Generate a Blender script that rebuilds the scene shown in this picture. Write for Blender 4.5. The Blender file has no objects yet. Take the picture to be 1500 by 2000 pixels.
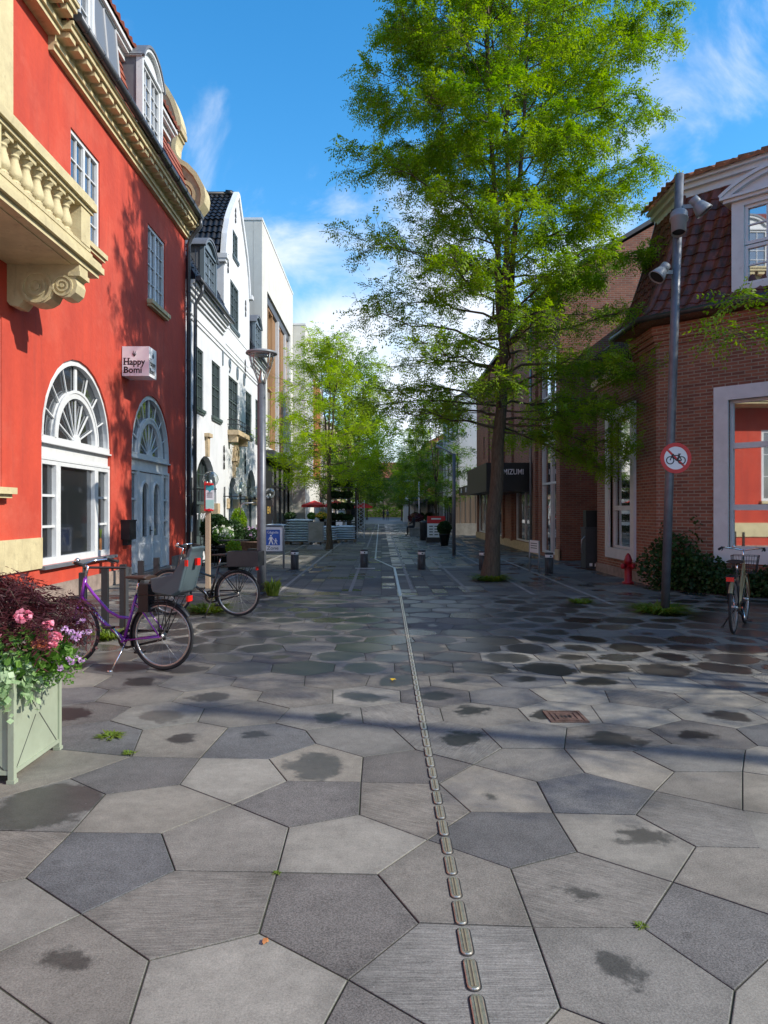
import bpy, bmesh, math, random
import numpy as np
from mathutils import Vector, Matrix
from mathutils.geometry import tessellate_polygon
random.seed(7)
NR = np.random.RandomState(11)
SC = bpy.context.scene
COL = SC.collection
R = math.radians
pi = math.pi

# ------------------------------------------------------------------ materials
def nt(m):
    m.use_nodes = True
    t = m.node_tree
    return t, t.nodes, t.links

def principled(name, color, rough=.6, metal=0., spec=.5, noise=0., nscale=3., bump=0., bscale=40., coat=0., var2=None, stretch=None, alpha=None, trans=0.):
    m = bpy.data.materials.new(name)
    t, N, L = nt(m)
    b = N['Principled BSDF']
    b.inputs['Base Color'].default_value = (*color, 1)
    b.inputs['Roughness'].default_value = rough
    b.inputs['Metallic'].default_value = metal
    b.inputs['Specular IOR Level'].default_value = spec
    if coat: b.inputs['Coat Weight'].default_value = coat
    if trans: b.inputs['Transmission Weight'].default_value = trans
    if noise or bump:
        tc = N.new('ShaderNodeTexCoord')
        src = tc.outputs['Object']
        if stretch:
            mp = N.new('ShaderNodeMapping'); mp.inputs['Scale'].default_value = stretch
            L.new(src, mp.inputs[0]); src = mp.outputs[0]
    if noise:
        n = N.new('ShaderNodeTexNoise'); n.inputs['Scale'].default_value = nscale
        n.inputs['Detail'].default_value = 6; n.inputs['Roughness'].default_value = .62
        L.new(src, n.inputs['Vector'])
        r = N.new('ShaderNodeMapRange'); r.inputs[1].default_value = .32; r.inputs[2].default_value = .68
        L.new(n.outputs['Fac'], r.inputs[0])
        mx = N.new('ShaderNodeMix'); mx.data_type = 'RGBA'
        c2 = var2 or tuple(c * (1 - noise) for c in color)
        mx.inputs['A'].default_value = (*c2, 1)
        mx.inputs['B'].default_value = (*(color if var2 else tuple(min(1, c * (1 + noise * .6)) for c in color)), 1)
        L.new(r.outputs[0], mx.inputs['Factor']); L.new(mx.outputs['Result'], b.inputs['Base Color'])
    if bump:
        n2 = N.new('ShaderNodeTexNoise'); n2.inputs['Scale'].default_value = bscale; n2.inputs['Detail'].default_value = 4
        L.new(tc.outputs['Object'], n2.inputs['Vector'])
        bp = N.new('ShaderNodeBump'); bp.inputs['Strength'].default_value = bump; bp.inputs['Distance'].default_value = .02
        L.new(n2.outputs['Fac'], bp.inputs['Height']); L.new(bp.outputs[0], b.inputs['Normal'])
    return m

def brick_mat(name, c1, c2, mortar, w=.24, h=.067, msz=.011, dark=.25):
    m = bpy.data.materials.new(name)
    t, N, L = nt(m); b = N['Principled BSDF']; b.inputs['Roughness'].default_value = .85
    uv = N.new('ShaderNodeUVMap'); uv.uv_map = 'UVMap'
    br = N.new('ShaderNodeTexBrick')
    br.inputs['Scale'].default_value = 1; br.inputs['Brick Width'].default_value = w; br.inputs['Row Height'].default_value = h
    br.inputs['Mortar Size'].default_value = msz; br.inputs['Mortar Smooth'].default_value = .3
    br.inputs['Color1'].default_value = (*c1, 1); br.inputs['Color2'].default_value = (*c2, 1); br.inputs['Mortar'].default_value = (*mortar, 1)
    br.inputs['Bias'].default_value = -.1
    L.new(uv.outputs[0], br.inputs['Vector'])
    n = N.new('ShaderNodeTexNoise'); n.inputs['Scale'].default_value = 1.3; n.inputs['Detail'].default_value = 7; n.inputs['Roughness'].default_value = .7
    L.new(uv.outputs[0], n.inputs['Vector'])
    mr = N.new('ShaderNodeMapRange'); mr.inputs[1].default_value = .3; mr.inputs[2].default_value = .7
    mr.inputs[3].default_value = 1 - dark; mr.inputs[4].default_value = 1 + dark * .6
    L.new(n.outputs['Fac'], mr.inputs[0])
    mx = N.new('ShaderNodeMix'); mx.data_type = 'RGBA'; mx.blend_type = 'MULTIPLY'; mx.inputs['Factor'].default_value = 1
    L.new(br.outputs['Color'], mx.inputs['A']); L.new(mr.outputs[0], mx.inputs['B'])
    L.new(mx.outputs['Result'], b.inputs['Base Color'])
    bp = N.new('ShaderNodeBump'); bp.inputs['Strength'].default_value = .5; bp.inputs['Distance'].default_value = .012; bp.invert = True
    L.new(br.outputs['Fac'], bp.inputs['Height']); L.new(bp.outputs[0], b.inputs['Normal'])
    return m

def leaf_mat(name, c1, c2, transl=.45, nscale=1.1):
    m = bpy.data.materials.new(name)
    t, N, L = nt(m)
    out = N['Material Output']; b = N['Principled BSDF']
    b.inputs['Roughness'].default_value = .5; b.inputs['Specular IOR Level'].default_value = .3
    tc = N.new('ShaderNodeTexCoord')
    n = N.new('ShaderNodeTexNoise'); n.inputs['Scale'].default_value = nscale; n.inputs['Detail'].default_value = 8; n.inputs['Roughness'].default_value = .75
    L.new(tc.outputs['Object'], n.inputs['Vector'])
    mr = N.new('ShaderNodeMapRange'); mr.inputs[1].default_value = .36; mr.inputs[2].default_value = .64
    L.new(n.outputs['Fac'], mr.inputs[0])
    mx = N.new('ShaderNodeMix'); mx.data_type = 'RGBA'
    mx.inputs['A'].default_value = (*c1, 1); mx.inputs['B'].default_value = (*c2, 1)
    L.new(mr.outputs[0], mx.inputs['Factor'])
    L.new(mx.outputs['Result'], b.inputs['Base Color'])
    tr = N.new('ShaderNodeBsdfTranslucent')
    hs = N.new('ShaderNodeHueSaturation'); hs.inputs['Saturation'].default_value = 1.15; hs.inputs['Value'].default_value = 1.5
    L.new(mx.outputs['Result'], hs.inputs['Color']); L.new(hs.outputs[0], tr.inputs['Color'])
    ms = N.new('ShaderNodeMixShader'); ms.inputs[0].default_value = transl
    L.new(b.outputs[0], ms.inputs[1]); L.new(tr.outputs[0], ms.inputs[2]); L.new(ms.outputs[0], out.inputs['Surface'])
    return m

def glass_clear(name):
    m = bpy.data.materials.new(name)
    t, N, L = nt(m)
    out = N['Material Output']
    tr = N.new('ShaderNodeBsdfTransparent'); tr.inputs[0].default_value = (.9, .93, .92, 1)
    gl = N.new('ShaderNodeBsdfGlossy'); gl.inputs['Roughness'].default_value = .05
    fr = N.new('ShaderNodeLayerWeight'); fr.inputs[0].default_value = .25
    ms = N.new('ShaderNodeMixShader')
    L.new(fr.outputs['Facing'], ms.inputs[0]); L.new(tr.outputs[0], ms.inputs[1]); L.new(gl.outputs[0], ms.inputs[2])
    L.new(ms.outputs[0], out.inputs['Surface'])
    return m

def pane_mat(name, tint=(.02, .023, .025), refl=.14, rough=.02, wob=.0):
    # window glass backed by a dark room: dark body under a mirror-like sheet
    m = bpy.data.materials.new(name)
    t, N, L = nt(m)
    b = N['Principled BSDF']; out = N['Material Output']
    b.inputs['Base Color'].default_value = (*tint, 1); b.inputs['Roughness'].default_value = .4
    gl = N.new('ShaderNodeBsdfGlossy'); gl.inputs['Roughness'].default_value = rough; gl.inputs['Color'].default_value = (.95, .97, 1, 1)
    fr = N.new('ShaderNodeFresnel'); fr.inputs[0].default_value = 1.6
    ad = N.new('ShaderNodeMath'); ad.operation = 'ADD'; ad.use_clamp = True; ad.inputs[1].default_value = refl
    L.new(fr.outputs[0], ad.inputs[0])
    if wob:
        tc = N.new('ShaderNodeTexCoord')
        n = N.new('ShaderNodeTexNoise'); n.inputs['Scale'].default_value = 1.6; n.inputs['Detail'].default_value = 1
        L.new(tc.outputs['Object'], n.inputs['Vector'])
        bp = N.new('ShaderNodeBump'); bp.inputs['Strength'].default_value = wob; bp.inputs['Distance'].default_value = .05
        L.new(n.outputs['Fac'], bp.inputs['Height']); L.new(bp.outputs[0], gl.inputs['Normal'])
    ms = N.new('ShaderNodeMixShader')
    L.new(ad.outputs[0], ms.inputs[0]); L.new(b.outputs[0], ms.inputs[1]); L.new(gl.outputs[0], ms.inputs[2])
    L.new(ms.outputs[0], out.inputs['Surface'])
    return m

M = {}
M['red'] = principled('red_render', (.56, .064, .03), .85, noise=.2, nscale=1.6, bump=.5, bscale=9, var2=(.42, .047, .026), stretch=(1, 1, .35))
M['cream'] = principled('cream_paint', (.63, .54, .31), .75, noise=.12, nscale=3.5, bump=.25, bscale=30, var2=(.5, .42, .24))
M['cream_old'] = principled('weathered_cream', (.55, .44, .25), .8, noise=.3, nscale=3, bump=.2, bscale=40, var2=(.4, .33, .2))
M['white'] = principled('white_paint', (.66, .67, .67), .45, noise=.08, nscale=5)
M['white_wall'] = principled('white_limewash', (.64, .65, .66), .8, noise=.1, nscale=1.1, bump=.15, bscale=24)
M['offwhite'] = principled('offwhite_render', (.58, .565, .51), .85, noise=.1, nscale=1.2, bump=.2, bscale=22)
M['lead'] = principled('lead_grey', (.16, .17, .19), .55, metal=.2, noise=.15, nscale=4)
M['gutter'] = principled('dark_zinc', (.075, .08, .09), .4, metal=.5, noise=.2, nscale=5)
M['slate'] = principled('slate', (.05, .052, .06), .6, noise=.3, nscale=2)
M['tile_red'] = principled('red_clay_tile', (.36, .095, .05), .75, noise=.45, nscale=2.6, bump=.2, bscale=60, var2=(.2, .055, .035))
M['tile_dark'] = principled('weathered_dark_red_tile', (.21, .06, .04), .55, noise=.6, nscale=3.2, bump=.3, bscale=50, var2=(.05, .022, .018))
M['tile_ridge'] = principled('lichen_orange_tile', (.42, .15, .07), .85, noise=.5, nscale=5, bump=.3, bscale=60, var2=(.16, .1, .06))
M['tile_black'] = principled('glazed_black_tile', (.013, .013, .015), .42, spec=.35, noise=.4, nscale=5)
M['stone'] = principled('pink_grey_plinth_stone', (.3, .23, .19), .85, noise=.35, nscale=5, bump=.4, bscale=30)
M['sandstone'] = principled('sandstone', (.52, .4, .25), .85, noise=.25, nscale=7, bump=.3, bscale=30)
M['concrete'] = principled('grey_concrete', (.28, .27, .25), .85, noise=.2, nscale=3, bump=.2, bscale=30)
M['pane'] = pane_mat('window_glass', wob=.02)
M['pane_dark'] = pane_mat('shop_glass', (.012, .014, .016), .06)
M['pane_blue'] = pane_mat('sky_window_glass', (.03, .04, .05), .45, wob=.04)
M['pane_mirror'] = pane_mat('coated_window_glass', (.02, .02, .022), .48)
M['clear'] = glass_clear('clear_acrylic')
M['green_frame'] = principled('dark_green_paint', (.06, .085, .085), .45)
M['sky_pane'] = principled('grey_roof_glass', (.16, .165, .17), .35)  # even matt grey for the roof window glass
M['blue_grey'] = principled('blue_grey_paint', (.13, .17, .2), .5, noise=.1)
M['brick'] = brick_mat('red_brown_brick', (.33, .118, .066), (.19, .068, .044), (.32, .25, .18))
M['brick2'] = brick_mat('dark_red_brick', (.32, .112, .065), (.2, .068, .045), (.26, .19, .14))
M['brick_brown'] = brick_mat('brown_brick', (.3, .2, .14), (.2, .13, .09), (.26, .22, .18))
M['wood_slat'] = principled('cedar_slat', (.42, .23, .1), .65, noise=.45, nscale=2.2, var2=(.24, .125, .055), stretch=(6, 6, .25))
M['wood_orange'] = principled('orange_wood_slat', (.5, .2, .06), .65, noise=.3, nscale=2.2, var2=(.32, .12, .04), stretch=(6, 6, .25))
M['wood_grey'] = principled('weathered_fence_board', (.22, .16, .12), .8, noise=.4, nscale=2, var2=(.13, .1, .08), stretch=(8, 8, .2))
M['wood_post'] = principled('pale_wood', (.45, .33, .22), .75, noise=.25, nscale=3, stretch=(6, 6, .3))
M['black'] = principled('black_metal', (.014, .014, .016), .45)
M['anthracite'] = principled('anthracite_paint', (.045, .048, .053), .45, noise=.15, nscale=6)
M['charcoal'] = principled('charcoal_steel', (.03, .032, .035), .5, noise=.2, nscale=8)
M['pole'] = principled('galvanised_pole', (.125, .135, .155), .42, metal=.25, noise=.25, nscale=7)
M['pole_light'] = principled('pale_galvanised', (.3, .32, .34), .4, metal=.5, noise=.2, nscale=6)
M['lamp_grey'] = principled('lamp_grey_paint', (.22, .235, .25), .45, noise=.1)
M['steel'] = principled('steel', (.5, .49, .47), .42, metal=.9)
M['chrome'] = principled('chrome', (.72, .72, .74), .15, metal=1.)
M['brass'] = principled('brushed_brass_steel', (.62, .5, .32), .42, metal=.75, noise=.2, nscale=30)
M['rubber'] = principled('rubber', (.018, .018, .019), .8)
M['purple'] = principled('purple_paint', (.2, .025, .3), .25, coat=.6)
M['gold_paint'] = principled('champagne_paint', (.38, .28, .15), .35, metal=.4)
M['bike_black'] = principled('black_bike_paint', (.012, .012, .013), .3, coat=.5)
M['seat_grey'] = principled('grey_plastic', (.075, .105, .115), .5)
M['reflector'] = principled('red_reflector', (.75, .02, .015), .25)
M['leather'] = principled('black_vinyl', (.016, .015, .015), .5)
M['brown_leather'] = principled('brown_vinyl', (.05, .03, .022), .5)
M['sign_red'] = principled('sign_red', (.6, .008, .015), .35)
M['sign_white'] = principled('sign_white', (.8, .8, .82), .35)
M['sign_blue'] = principled('sign_blue', (.01, .09, .42), .35)
M['sign_black'] = principled('sign_black', (.008, .008, .01), .5)
M['teal'] = principled('teal_print', (.05, .36, .42), .5)
M['mint'] = principled('mint_print', (.4, .66, .6), .5)
M['gold_text'] = principled('gold_letters', (.6, .4, .1), .4, metal=.3)
M['hydrant'] = principled('red_cast_iron', (.36, .012, .022), .45, noise=.25, nscale=8)
M['planter'] = principled('sage_green_paint', (.31, .35, .255), .5, noise=.12, nscale=5)
M['planter_dark'] = principled('dark_seam', (.05, .055, .045), .7)
M['soil'] = principled('soil', (.03, .022, .016), .95, bump=.5, bscale=60)
M['rust'] = principled('rusty_cast_iron', (.15, .09, .068), .75, noise=.5, nscale=14, bump=.4, bscale=90, metal=.3)
M['bag'] = principled('pale_blue_sack', (.47, .57, .66), .6, noise=.1, nscale=5, bump=.3, bscale=14)
M['pallet'] = principled('pallet_wood', (.2, .14, .09), .8, noise=.3)
M['parasol'] = principled('red_canvas', (.6, .045, .04), .8)
M['yellow'] = principled('yellow_petals', (.8, .5, .02), .6)
M['bark'] = principled('locust_bark', (.1, .074, .05), .9, noise=.45, nscale=9, bump=.7, bscale=30, stretch=(3, 3, .7))
M['leaf'] = leaf_mat('locust_leaf', (.1, .22, .012), (.28, .385, .024), .48)
M['leaf_far'] = leaf_mat('shade_darkened_locust_leaf', (.05, .125, .012), (.15, .25, .02), .42)  # locust green darkened, the shade of the buildings put into the colour
M['leaf_b'] = leaf_mat('fresh_locust_leaf', (.19, .32, .015), (.38, .47, .03), .58)
M['leaf_d'] = leaf_mat('dark_leaf', (.018, .045, .015), (.045, .09, .02), .3)
M['leaf_y'] = leaf_mat('lime_leaf', (.14, .26, .02), (.3, .4, .04), .5)
M['leaf_v'] = leaf_mat('variegated_trailing_leaf', (.16, .3, .1), (.46, .56, .36), .3, 9)
M['leaf_m'] = leaf_mat('purple_maple_leaf', (.035, .01, .015), (.11, .028, .03), .3, 4)
M['leaf_g'] = leaf_mat('geranium_leaf', (.07, .17, .03), (.16, .3, .05), .4, 6)
M['weed'] = leaf_mat('weed_blade', (.1, .18, .02), (.24, .3, .05), .45, 8)
M['pink'] = leaf_mat('pink_petal', (.72, .16, .26), (.85, .42, .5), .3, 16)
M['peach'] = leaf_mat('peach_petal', (.7, .27, .14), (.8, .42, .24), .35, 14)
M['lilac'] = leaf_mat('lilac_petal', (.6, .32, .62), (.8, .6, .78), .35, 18)
M['whiteflower'] = leaf_mat('white_petal', (.6, .62, .5), (.8, .8, .72), .35, 14)
M['skin'] = principled('skin', (.5, .3, .22), .6)
M['cloth_dark'] = principled('dark_cloth', (.025, .027, .035), .9)
M['cloth_grey'] = principled('grey_cloth', (.14, .14, .15), .9)
M['hair'] = principled('brown_hair', (.05, .025, .014), .7)
M['hair_red'] = principled('auburn_hair', (.15, .05, .02), .7)

def add_layer(key, color, scale, lo, hi, amt, stretch=(1, 1, 1)):
    # one more coat of wear over whatever feeds the base colour
    t = M[key].node_tree; N, L = t.nodes, t.links; b = N['Principled BSDF']; inp = b.inputs['Base Color']
    tc = N.new('ShaderNodeTexCoord'); mp = N.new('ShaderNodeMapping'); mp.inputs['Scale'].default_value = stretch; mp.inputs['Location'].default_value = (scale, amt * 7, lo * 3)
    L.new(tc.outputs['Object'], mp.inputs[0])
    n = N.new('ShaderNodeTexNoise'); n.inputs['Scale'].default_value = scale; n.inputs['Detail'].default_value = 8; n.inputs['Roughness'].default_value = .68
    L.new(mp.outputs[0], n.inputs['Vector'])
    r = N.new('ShaderNodeMapRange'); r.inputs[1].default_value = lo; r.inputs[2].default_value = hi; r.inputs[4].default_value = amt
    L.new(n.outputs['Fac'], r.inputs[0])
    mx = N.new('ShaderNodeMix'); mx.data_type = 'RGBA'; mx.inputs['B'].default_value = (*color, 1)
    if inp.links: L.new(inp.links[0].from_socket, mx.inputs['A'])
    else: mx.inputs['A'].default_value = inp.default_value
    L.new(r.outputs[0], mx.inputs['Factor']); L.new(mx.outputs['Result'], inp)
add_layer('red', (.6, .13, .08), .55, .5, .68, .45)
add_layer('red', (.3, .05, .035), 2.2, .56, .72, .5, (2.5, 2.5, .12))
add_layer('red', (.62, .2, .14), 7, .68, .74, .5, (1, 1, .3))
add_layer('cream', (.3, .25, .15), 5, .56, .72, .55)
add_layer('cream', (.24, .2, .13), 3, .58, .72, .5, (3, 3, .3))
add_layer('cream_old', (.2, .18, .13), 5, .5, .7, .6)
add_layer('white_wall', (.42, .42, .4), 1.6, .55, .75, .5, (3, 3, .2))
add_layer('offwhite', (.38, .36, .32), 1.2, .52, .75, .5, (3, 3, .15))
add_layer('white', (.42, .41, .38), 6, .58, .75, .5)
add_layer('planter', (.2, .2, .15), 6, .55, .75, .5)
add_layer('planter', (.16, .13, .09), 22, .66, .72, .5)
add_layer('concrete', (.14, .13, .11), 4, .5, .7, .5)
add_layer('tile_dark', (.02, .018, .016), 6, .52, .66, .8)
add_layer('tile_dark', (.3, .11, .07), 9, .6, .68, .6)
# ------------------------------------------------------------------ mesh builder
WL = {}
class Fr:
    """wall frame: u along the wall, v up, d outwards"""
    def __init__(s, O, U, N, V=(0, 0, 1)):
        s.O, s.U, s.N, s.V = Vector(O), Vector(U).normalized(), Vector(N).normalized(), Vector(V).normalized()
    def p(s, u, v, d=0.):
        return s.O + s.U * u + s.V * v + s.N * d
W0 = Fr((0, 0, 0), (1, 0, 0), (0, 1, 0))       # u=x, v=z, d=y

class MB:
    def __init__(s, *mats):
        s.v, s.f, s.mi, s.sm = [], [], [], []
        s.mats = list(mats)
    def add(s, vs, fs, mat=0, smooth=False):
        b = len(s.v); s.v.extend(Vector(x) for x in vs)
        for f in fs:
            s.f.append([b + i for i in f]); s.mi.append(mat); s.sm.append(smooth)
    def box(s, F, u0, u1, v0, v1, d0, d1, mat=0):
        P = [F.p(u, v, d) for d in (d0, d1) for v in (v0, v1) for u in (u0, u1)]
        s.add(P, [(0, 1, 3, 2), (4, 6, 7, 5), (0, 4, 5, 1), (2, 3, 7, 6), (0, 2, 6, 4), (1, 5, 7, 3)], mat)
    def wbox(s, x0, x1, y0, y1, z0, z1, mat=0):
        s.box(W0, x0, x1, z0, z1, y0, y1, mat)
    def prism(s, F, poly, d0, d1, mat=0, smooth=False):
        n = len(poly)
        A = [F.p(u, v, d0) for u, v in poly]; B = [F.p(u, v, d1) for u, v in poly]
        tr = tessellate_polygon([[Vector((u, v, 0)) for u, v in poly]])
        s.add(A + B, [tuple(t) for t in tr] + [tuple(n + i for i in t) for t in tr], mat)
        s.add(A + B, [(i, (i + 1) % n, n + (i + 1) % n, n + i) for i in range(n)], mat, smooth)
    def strip(s, F, outer, inner, d0, d1, mat=0, closed=False, smooth=False):
        n = len(outer)
        vs = []
        for (a, b) in zip(outer, inner):
            vs += [F.p(*a, d0), F.p(*a, d1), F.p(*b, d1), F.p(*b, d0)]
        fs = []
        m = n if closed else n - 1
        for i in range(m):
            j = (i + 1) % n
            for k in range(4):
                fs.append((4 * i + k, 4 * j + k, 4 * j + (k + 1) % 4, 4 * i + (k + 1) % 4))
        if not closed:
            fs.append((0, 1, 2, 3)); e = 4 * (n - 1); fs.append((e, e + 1, e + 2, e + 3))
        s.add(vs, fs, mat, smooth)
    def ring(s, F, cu, cv, r0, r1, a0, a1, n, d0, d1, mat=0):
        an = [R(a0 + (a1 - a0) * i / n) for i in range(n + 1)]
        full = abs(a1 - a0) >= 359.9
        if full: an = an[:-1]
        s.strip(F, [(cu + r1 * math.cos(a), cv + r1 * math.sin(a)) for a in an], [(cu + r0 * math.cos(a), cv + r0 * math.sin(a)) for a in an], d0, d1, mat, full)
    def tube(s, pts, r, n=8, mat=0, closed=False, cap=True, smooth=True):
        pts = [Vector(p) for p in pts]
        m = len(pts)
        rs = r if isinstance(r, (list, tuple)) else [r] * m
        vs, prev = [], None
        for i, p in enumerate(pts):
            if closed: t = pts[(i + 1) % m] - pts[i - 1]
            else: t = pts[min(i + 1, m - 1)] - pts[max(i - 1, 0)]
            if t.length < 1e-9: t = Vector((0, 0, 1))
            t.normalize()
            if prev is None:
                a = Vector((0, 0, 1)) if abs(t.z) < .9 else Vector((1, 0, 0))
                x = t.cross(a).normalized()
            else:
                x = prev - t * prev.dot(t)
                x = x.normalized() if x.length > 1e-6 else t.orthogonal().normalized()
            prev = x; y = t.cross(x)
            for k in range(n):
                an = 2 * pi * k / n
                vs.append(p + (x * math.cos(an) + y * math.sin(an)) * rs[i])
        fs = []
        for i in range(m if closed else m - 1):
            j = (i + 1) % m
            for k in range(n):
                fs.append((i * n + k, i * n + (k + 1) % n, j * n + (k + 1) % n, j * n + k))
        s.add(vs, fs, mat, smooth)
        if cap and not closed:
            s.add([vs[k] for k in range(n)], [tuple(range(n))], mat)
            s.add([vs[(m - 1) * n + k] for k in range(n)], [tuple(range(n))], mat)
    def lathe(s, prof, O, n=16, mat=0, axis=(0, 0, 1), smooth=True):
        """prof = [(r, h)...] turned about axis through O"""
        O = Vector(O); ax = Vector(axis).normalized(); x = ax.orthogonal().normalized(); y = ax.cross(x)
        vs = []
        for r, h in prof:
            for k in range(n):
                a = 2 * pi * k / n
                vs.append(O + ax * h + (x * math.cos(a) + y * math.sin(a)) * r)
        fs = [(i * n + k, i * n + (k + 1) % n, (i + 1) * n + (k + 1) % n, (i + 1) * n + k) for i in range(len(prof) - 1) for k in range(n)]
        s.add(vs, fs, mat, smooth)
        s.add(vs[:n], [tuple(range(n))], mat); s.add(vs[-n:], [tuple(range(n))], mat)
    def wall(s, F, outer, holes, depth=.22, mat=0, rmat=None, d=0.):
        """flat wall with openings and their reveals"""
        loops = [outer] + holes
        flat = [q for l in loops for q in l]
        tr = tessellate_polygon([[Vector((u, v, 0)) for u, v in l] for l in loops])
        s.add([F.p(u, v, d) for u, v in flat], [tuple(t) for t in tr], mat)
        for h in holes:
            n = len(h)
            s.add([F.p(u, v, d) for u, v in h] + [F.p(u, v, d - depth) for u, v in h],
                  [(i, (i + 1) % n, n + (i + 1) % n, n + i) for i in range(n)], mat if rmat is None else rmat)
    def text(s, F, txt, size, u, v, d, mat=0, bold=0., ext=.004, align='LEFT', sx=1.):
        vs, fs = text_geo(txt, bold, align)
        s.add([F.p(u + x * size * sx, v + y * size, d + (ext if z > 0 else 0)) for x, y, z in vs], fs, mat)
    def build(s, name, parent=None, recalc=True, org=None, uv=True):
        if org is None:
            if parent is not None: org = WL[parent.name]
            else:
                xs = [p.x for p in s.v]; ys = [p.y for p in s.v]
                org = Vector(((min(xs) + max(xs)) / 2, (min(ys) + max(ys)) / 2, min(p.z for p in s.v)))
        org = Vector(org)
        me = bpy.data.meshes.new(name)
        me.from_pydata([tuple(p - org) for p in s.v], [], s.f)
        for m in s.mats: me.materials.append(M[m] if isinstance(m, str) else m)
        me.polygons.foreach_set('material_index', s.mi); me.polygons.foreach_set('use_smooth', s.sm)
        if recalc:
            bm = bmesh.new(); bm.from_mesh(me)
            bmesh.ops.remove_doubles(bm, verts=bm.verts, dist=1e-5) if len(s.v) < 60000 else None
            bmesh.ops.recalc_face_normals(bm, faces=bm.faces); bm.to_mesh(me); bm.free()
        if uv:
            ul = me.uv_layers.new(name='UVMap'); data = np.zeros(len(me.loops) * 2, dtype=np.float32)
            vco = [v.co + org for v in me.vertices]
            for p in me.polygons:
                nn = p.normal
                if abs(nn.z) > .75:
                    for li in p.loop_indices:
                        c = vco[me.loops[li].vertex_index]; data[2 * li] = c.x; data[2 * li + 1] = c.y
                else:
                    tx, ty = -nn.y, nn.x; l = math.hypot(tx, ty) or 1; tx /= l; ty /= l
                    for li in p.loop_indices:
                        c = vco[me.loops[li].vertex_index]; data[2 * li] = c.x * tx + c.y * ty; data[2 * li + 1] = c.z
            ul.data.foreach_set('uv', data)
        me.update()
        o = bpy.data.objects.new(name, me); COL.objects.link(o)
        if parent is not None:
            o.parent = parent; o.location = org - WL[parent.name]
        else: o.location = org
        WL[o.name] = org
        return o

_tc = {}
def text_geo(txt, bold, align):
    k = (txt, bold, align)
    if k in _tc: return _tc[k]
    cu = bpy.data.curves.new('glyphs', 'FONT'); cu.body = txt; cu.size = 1; cu.extrude = .5; cu.offset = bold; cu.align_x = align; cu.resolution_u = 3
    o = bpy.data.objects.new('glyphs', cu); COL.objects.link(o)
    dg = bpy.context.evaluated_depsgraph_get(); dg.update()
    me = bpy.data.meshes.new_from_object(o.evaluated_get(dg))
    vs = [tuple(v.co) for v in me.vertices]; fs = [tuple(p.vertices) for p in me.polygons]
    bpy.data.objects.remove(o); bpy.data.curves.remove(cu); bpy.data.meshes.remove(me)
    _tc[k] = (vs, fs); return _tc[k]

def tag(o, label=None, cat=None, group=None, kind=None):
    if label: o['label'] = label
    if cat: o['category'] = cat
    if group: o['group'] = group
    if kind: o['kind'] = kind
    return o
def thing(name, label, cat, loc=(0, 0, 0), group=None):
    o = bpy.data.objects.new(name, None); o.empty_display_size = .2
    COL.objects.link(o); o.location = loc; WL[o.name] = Vector(loc)
    return tag(o, label, cat, group)
def copy_tree(o, parent=None):
    c = o.copy(); COL.objects.link(c)
    if parent is not None: c.parent = parent
    for ch in list(o.children): copy_tree(ch, c)
    return c
def kids(o):
    return [x for x in bpy.data.objects if x.parent == o]

def raw_mesh(name, verts, faces_n, mats, mat_idx=None, parent=None, loc=(0, 0, 0), smooth=False):
    """numpy mesh: verts (N,3), faces (F,k) all with the same corner count"""
    verts = np.asarray(verts, np.float32); faces = np.asarray(faces_n, np.int32)
    me = bpy.data.meshes.new(name)
    me.vertices.add(len(verts)); me.vertices.foreach_set('co', verts.ravel())
    k = faces.shape[1]
    me.loops.add(faces.size); me.loops.foreach_set('vertex_index', faces.ravel())
    me.polygons.add(len(faces)); me.polygons.foreach_set('loop_start', np.arange(0, faces.size, k, dtype=np.int32))
    try: me.polygons.foreach_set('loop_total', np.full(len(faces), k, np.int32))
    except Exception: pass
    for m in mats: me.materials.append(M[m])
    if mat_idx is not None: me.polygons.foreach_set('material_index', np.asarray(mat_idx, np.int32))
    if smooth: me.polygons.foreach_set('use_smooth', np.ones(len(faces), bool))
    me.update(); me.validate()
    o = bpy.data.objects.new(name, me); COL.objects.link(o); o.location = loc
    WL[o.name] = Vector(loc)
    if parent is not None:
        o.parent = parent; WL[o.name] = WL[parent.name] + Vector(loc)
    return o

def pantiles(mb, A, B, C, D, rows, cols, amp=.035, lift=.03, mat=0, prof=None, seg=6):
    """A,B = lower edge ends, C,D = upper edge ends (above A, B); rows of overlapping wavy tiles"""
    A, B, C, D = map(Vector, (A, B, C, D))
    nrm = (B - A).cross(C - A).normalized()
    if nrm.z < 0: nrm = -nrm
    def P(s, t):
        lo = A.lerp(B, s); hi = C.lerp(D, s)
        if prof:
            h, z = prof(t)
            return Vector((lo.x + (hi.x - lo.x) * h, lo.y + (hi.y - lo.y) * h, lo.z + (hi.z - lo.z) * z))
        return lo.lerp(hi, t)
    nu = cols * seg
    for r in range(rows):
        t0 = r / rows - .012; t1 = (r + 1) / rows
        vs = []
        for (t, l) in ((max(t0, 0), 0.), (max(t0, 0), lift), (t1, .004)):
            for i in range(nu + 1):
                s_ = i / nu; ph = (i % seg) / seg
                w = amp * (.5 - .5 * math.cos(2 * pi * ph)) if seg > 2 else 0
                if l == 0.: w *= .2
                jit = math.sin(r * 12.9 + (i // seg) * 78.2) * .004
                vs.append(P(s_, t) + nrm * (w + l + jit))
        m = nu + 1
        fs = []
        for k in range(2):
            for i in range(nu): fs.append((k * m + i, k * m + i + 1, (k + 1) * m + i + 1, (k + 1) * m + i))
        mb.add(vs, fs, mat, False)

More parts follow.
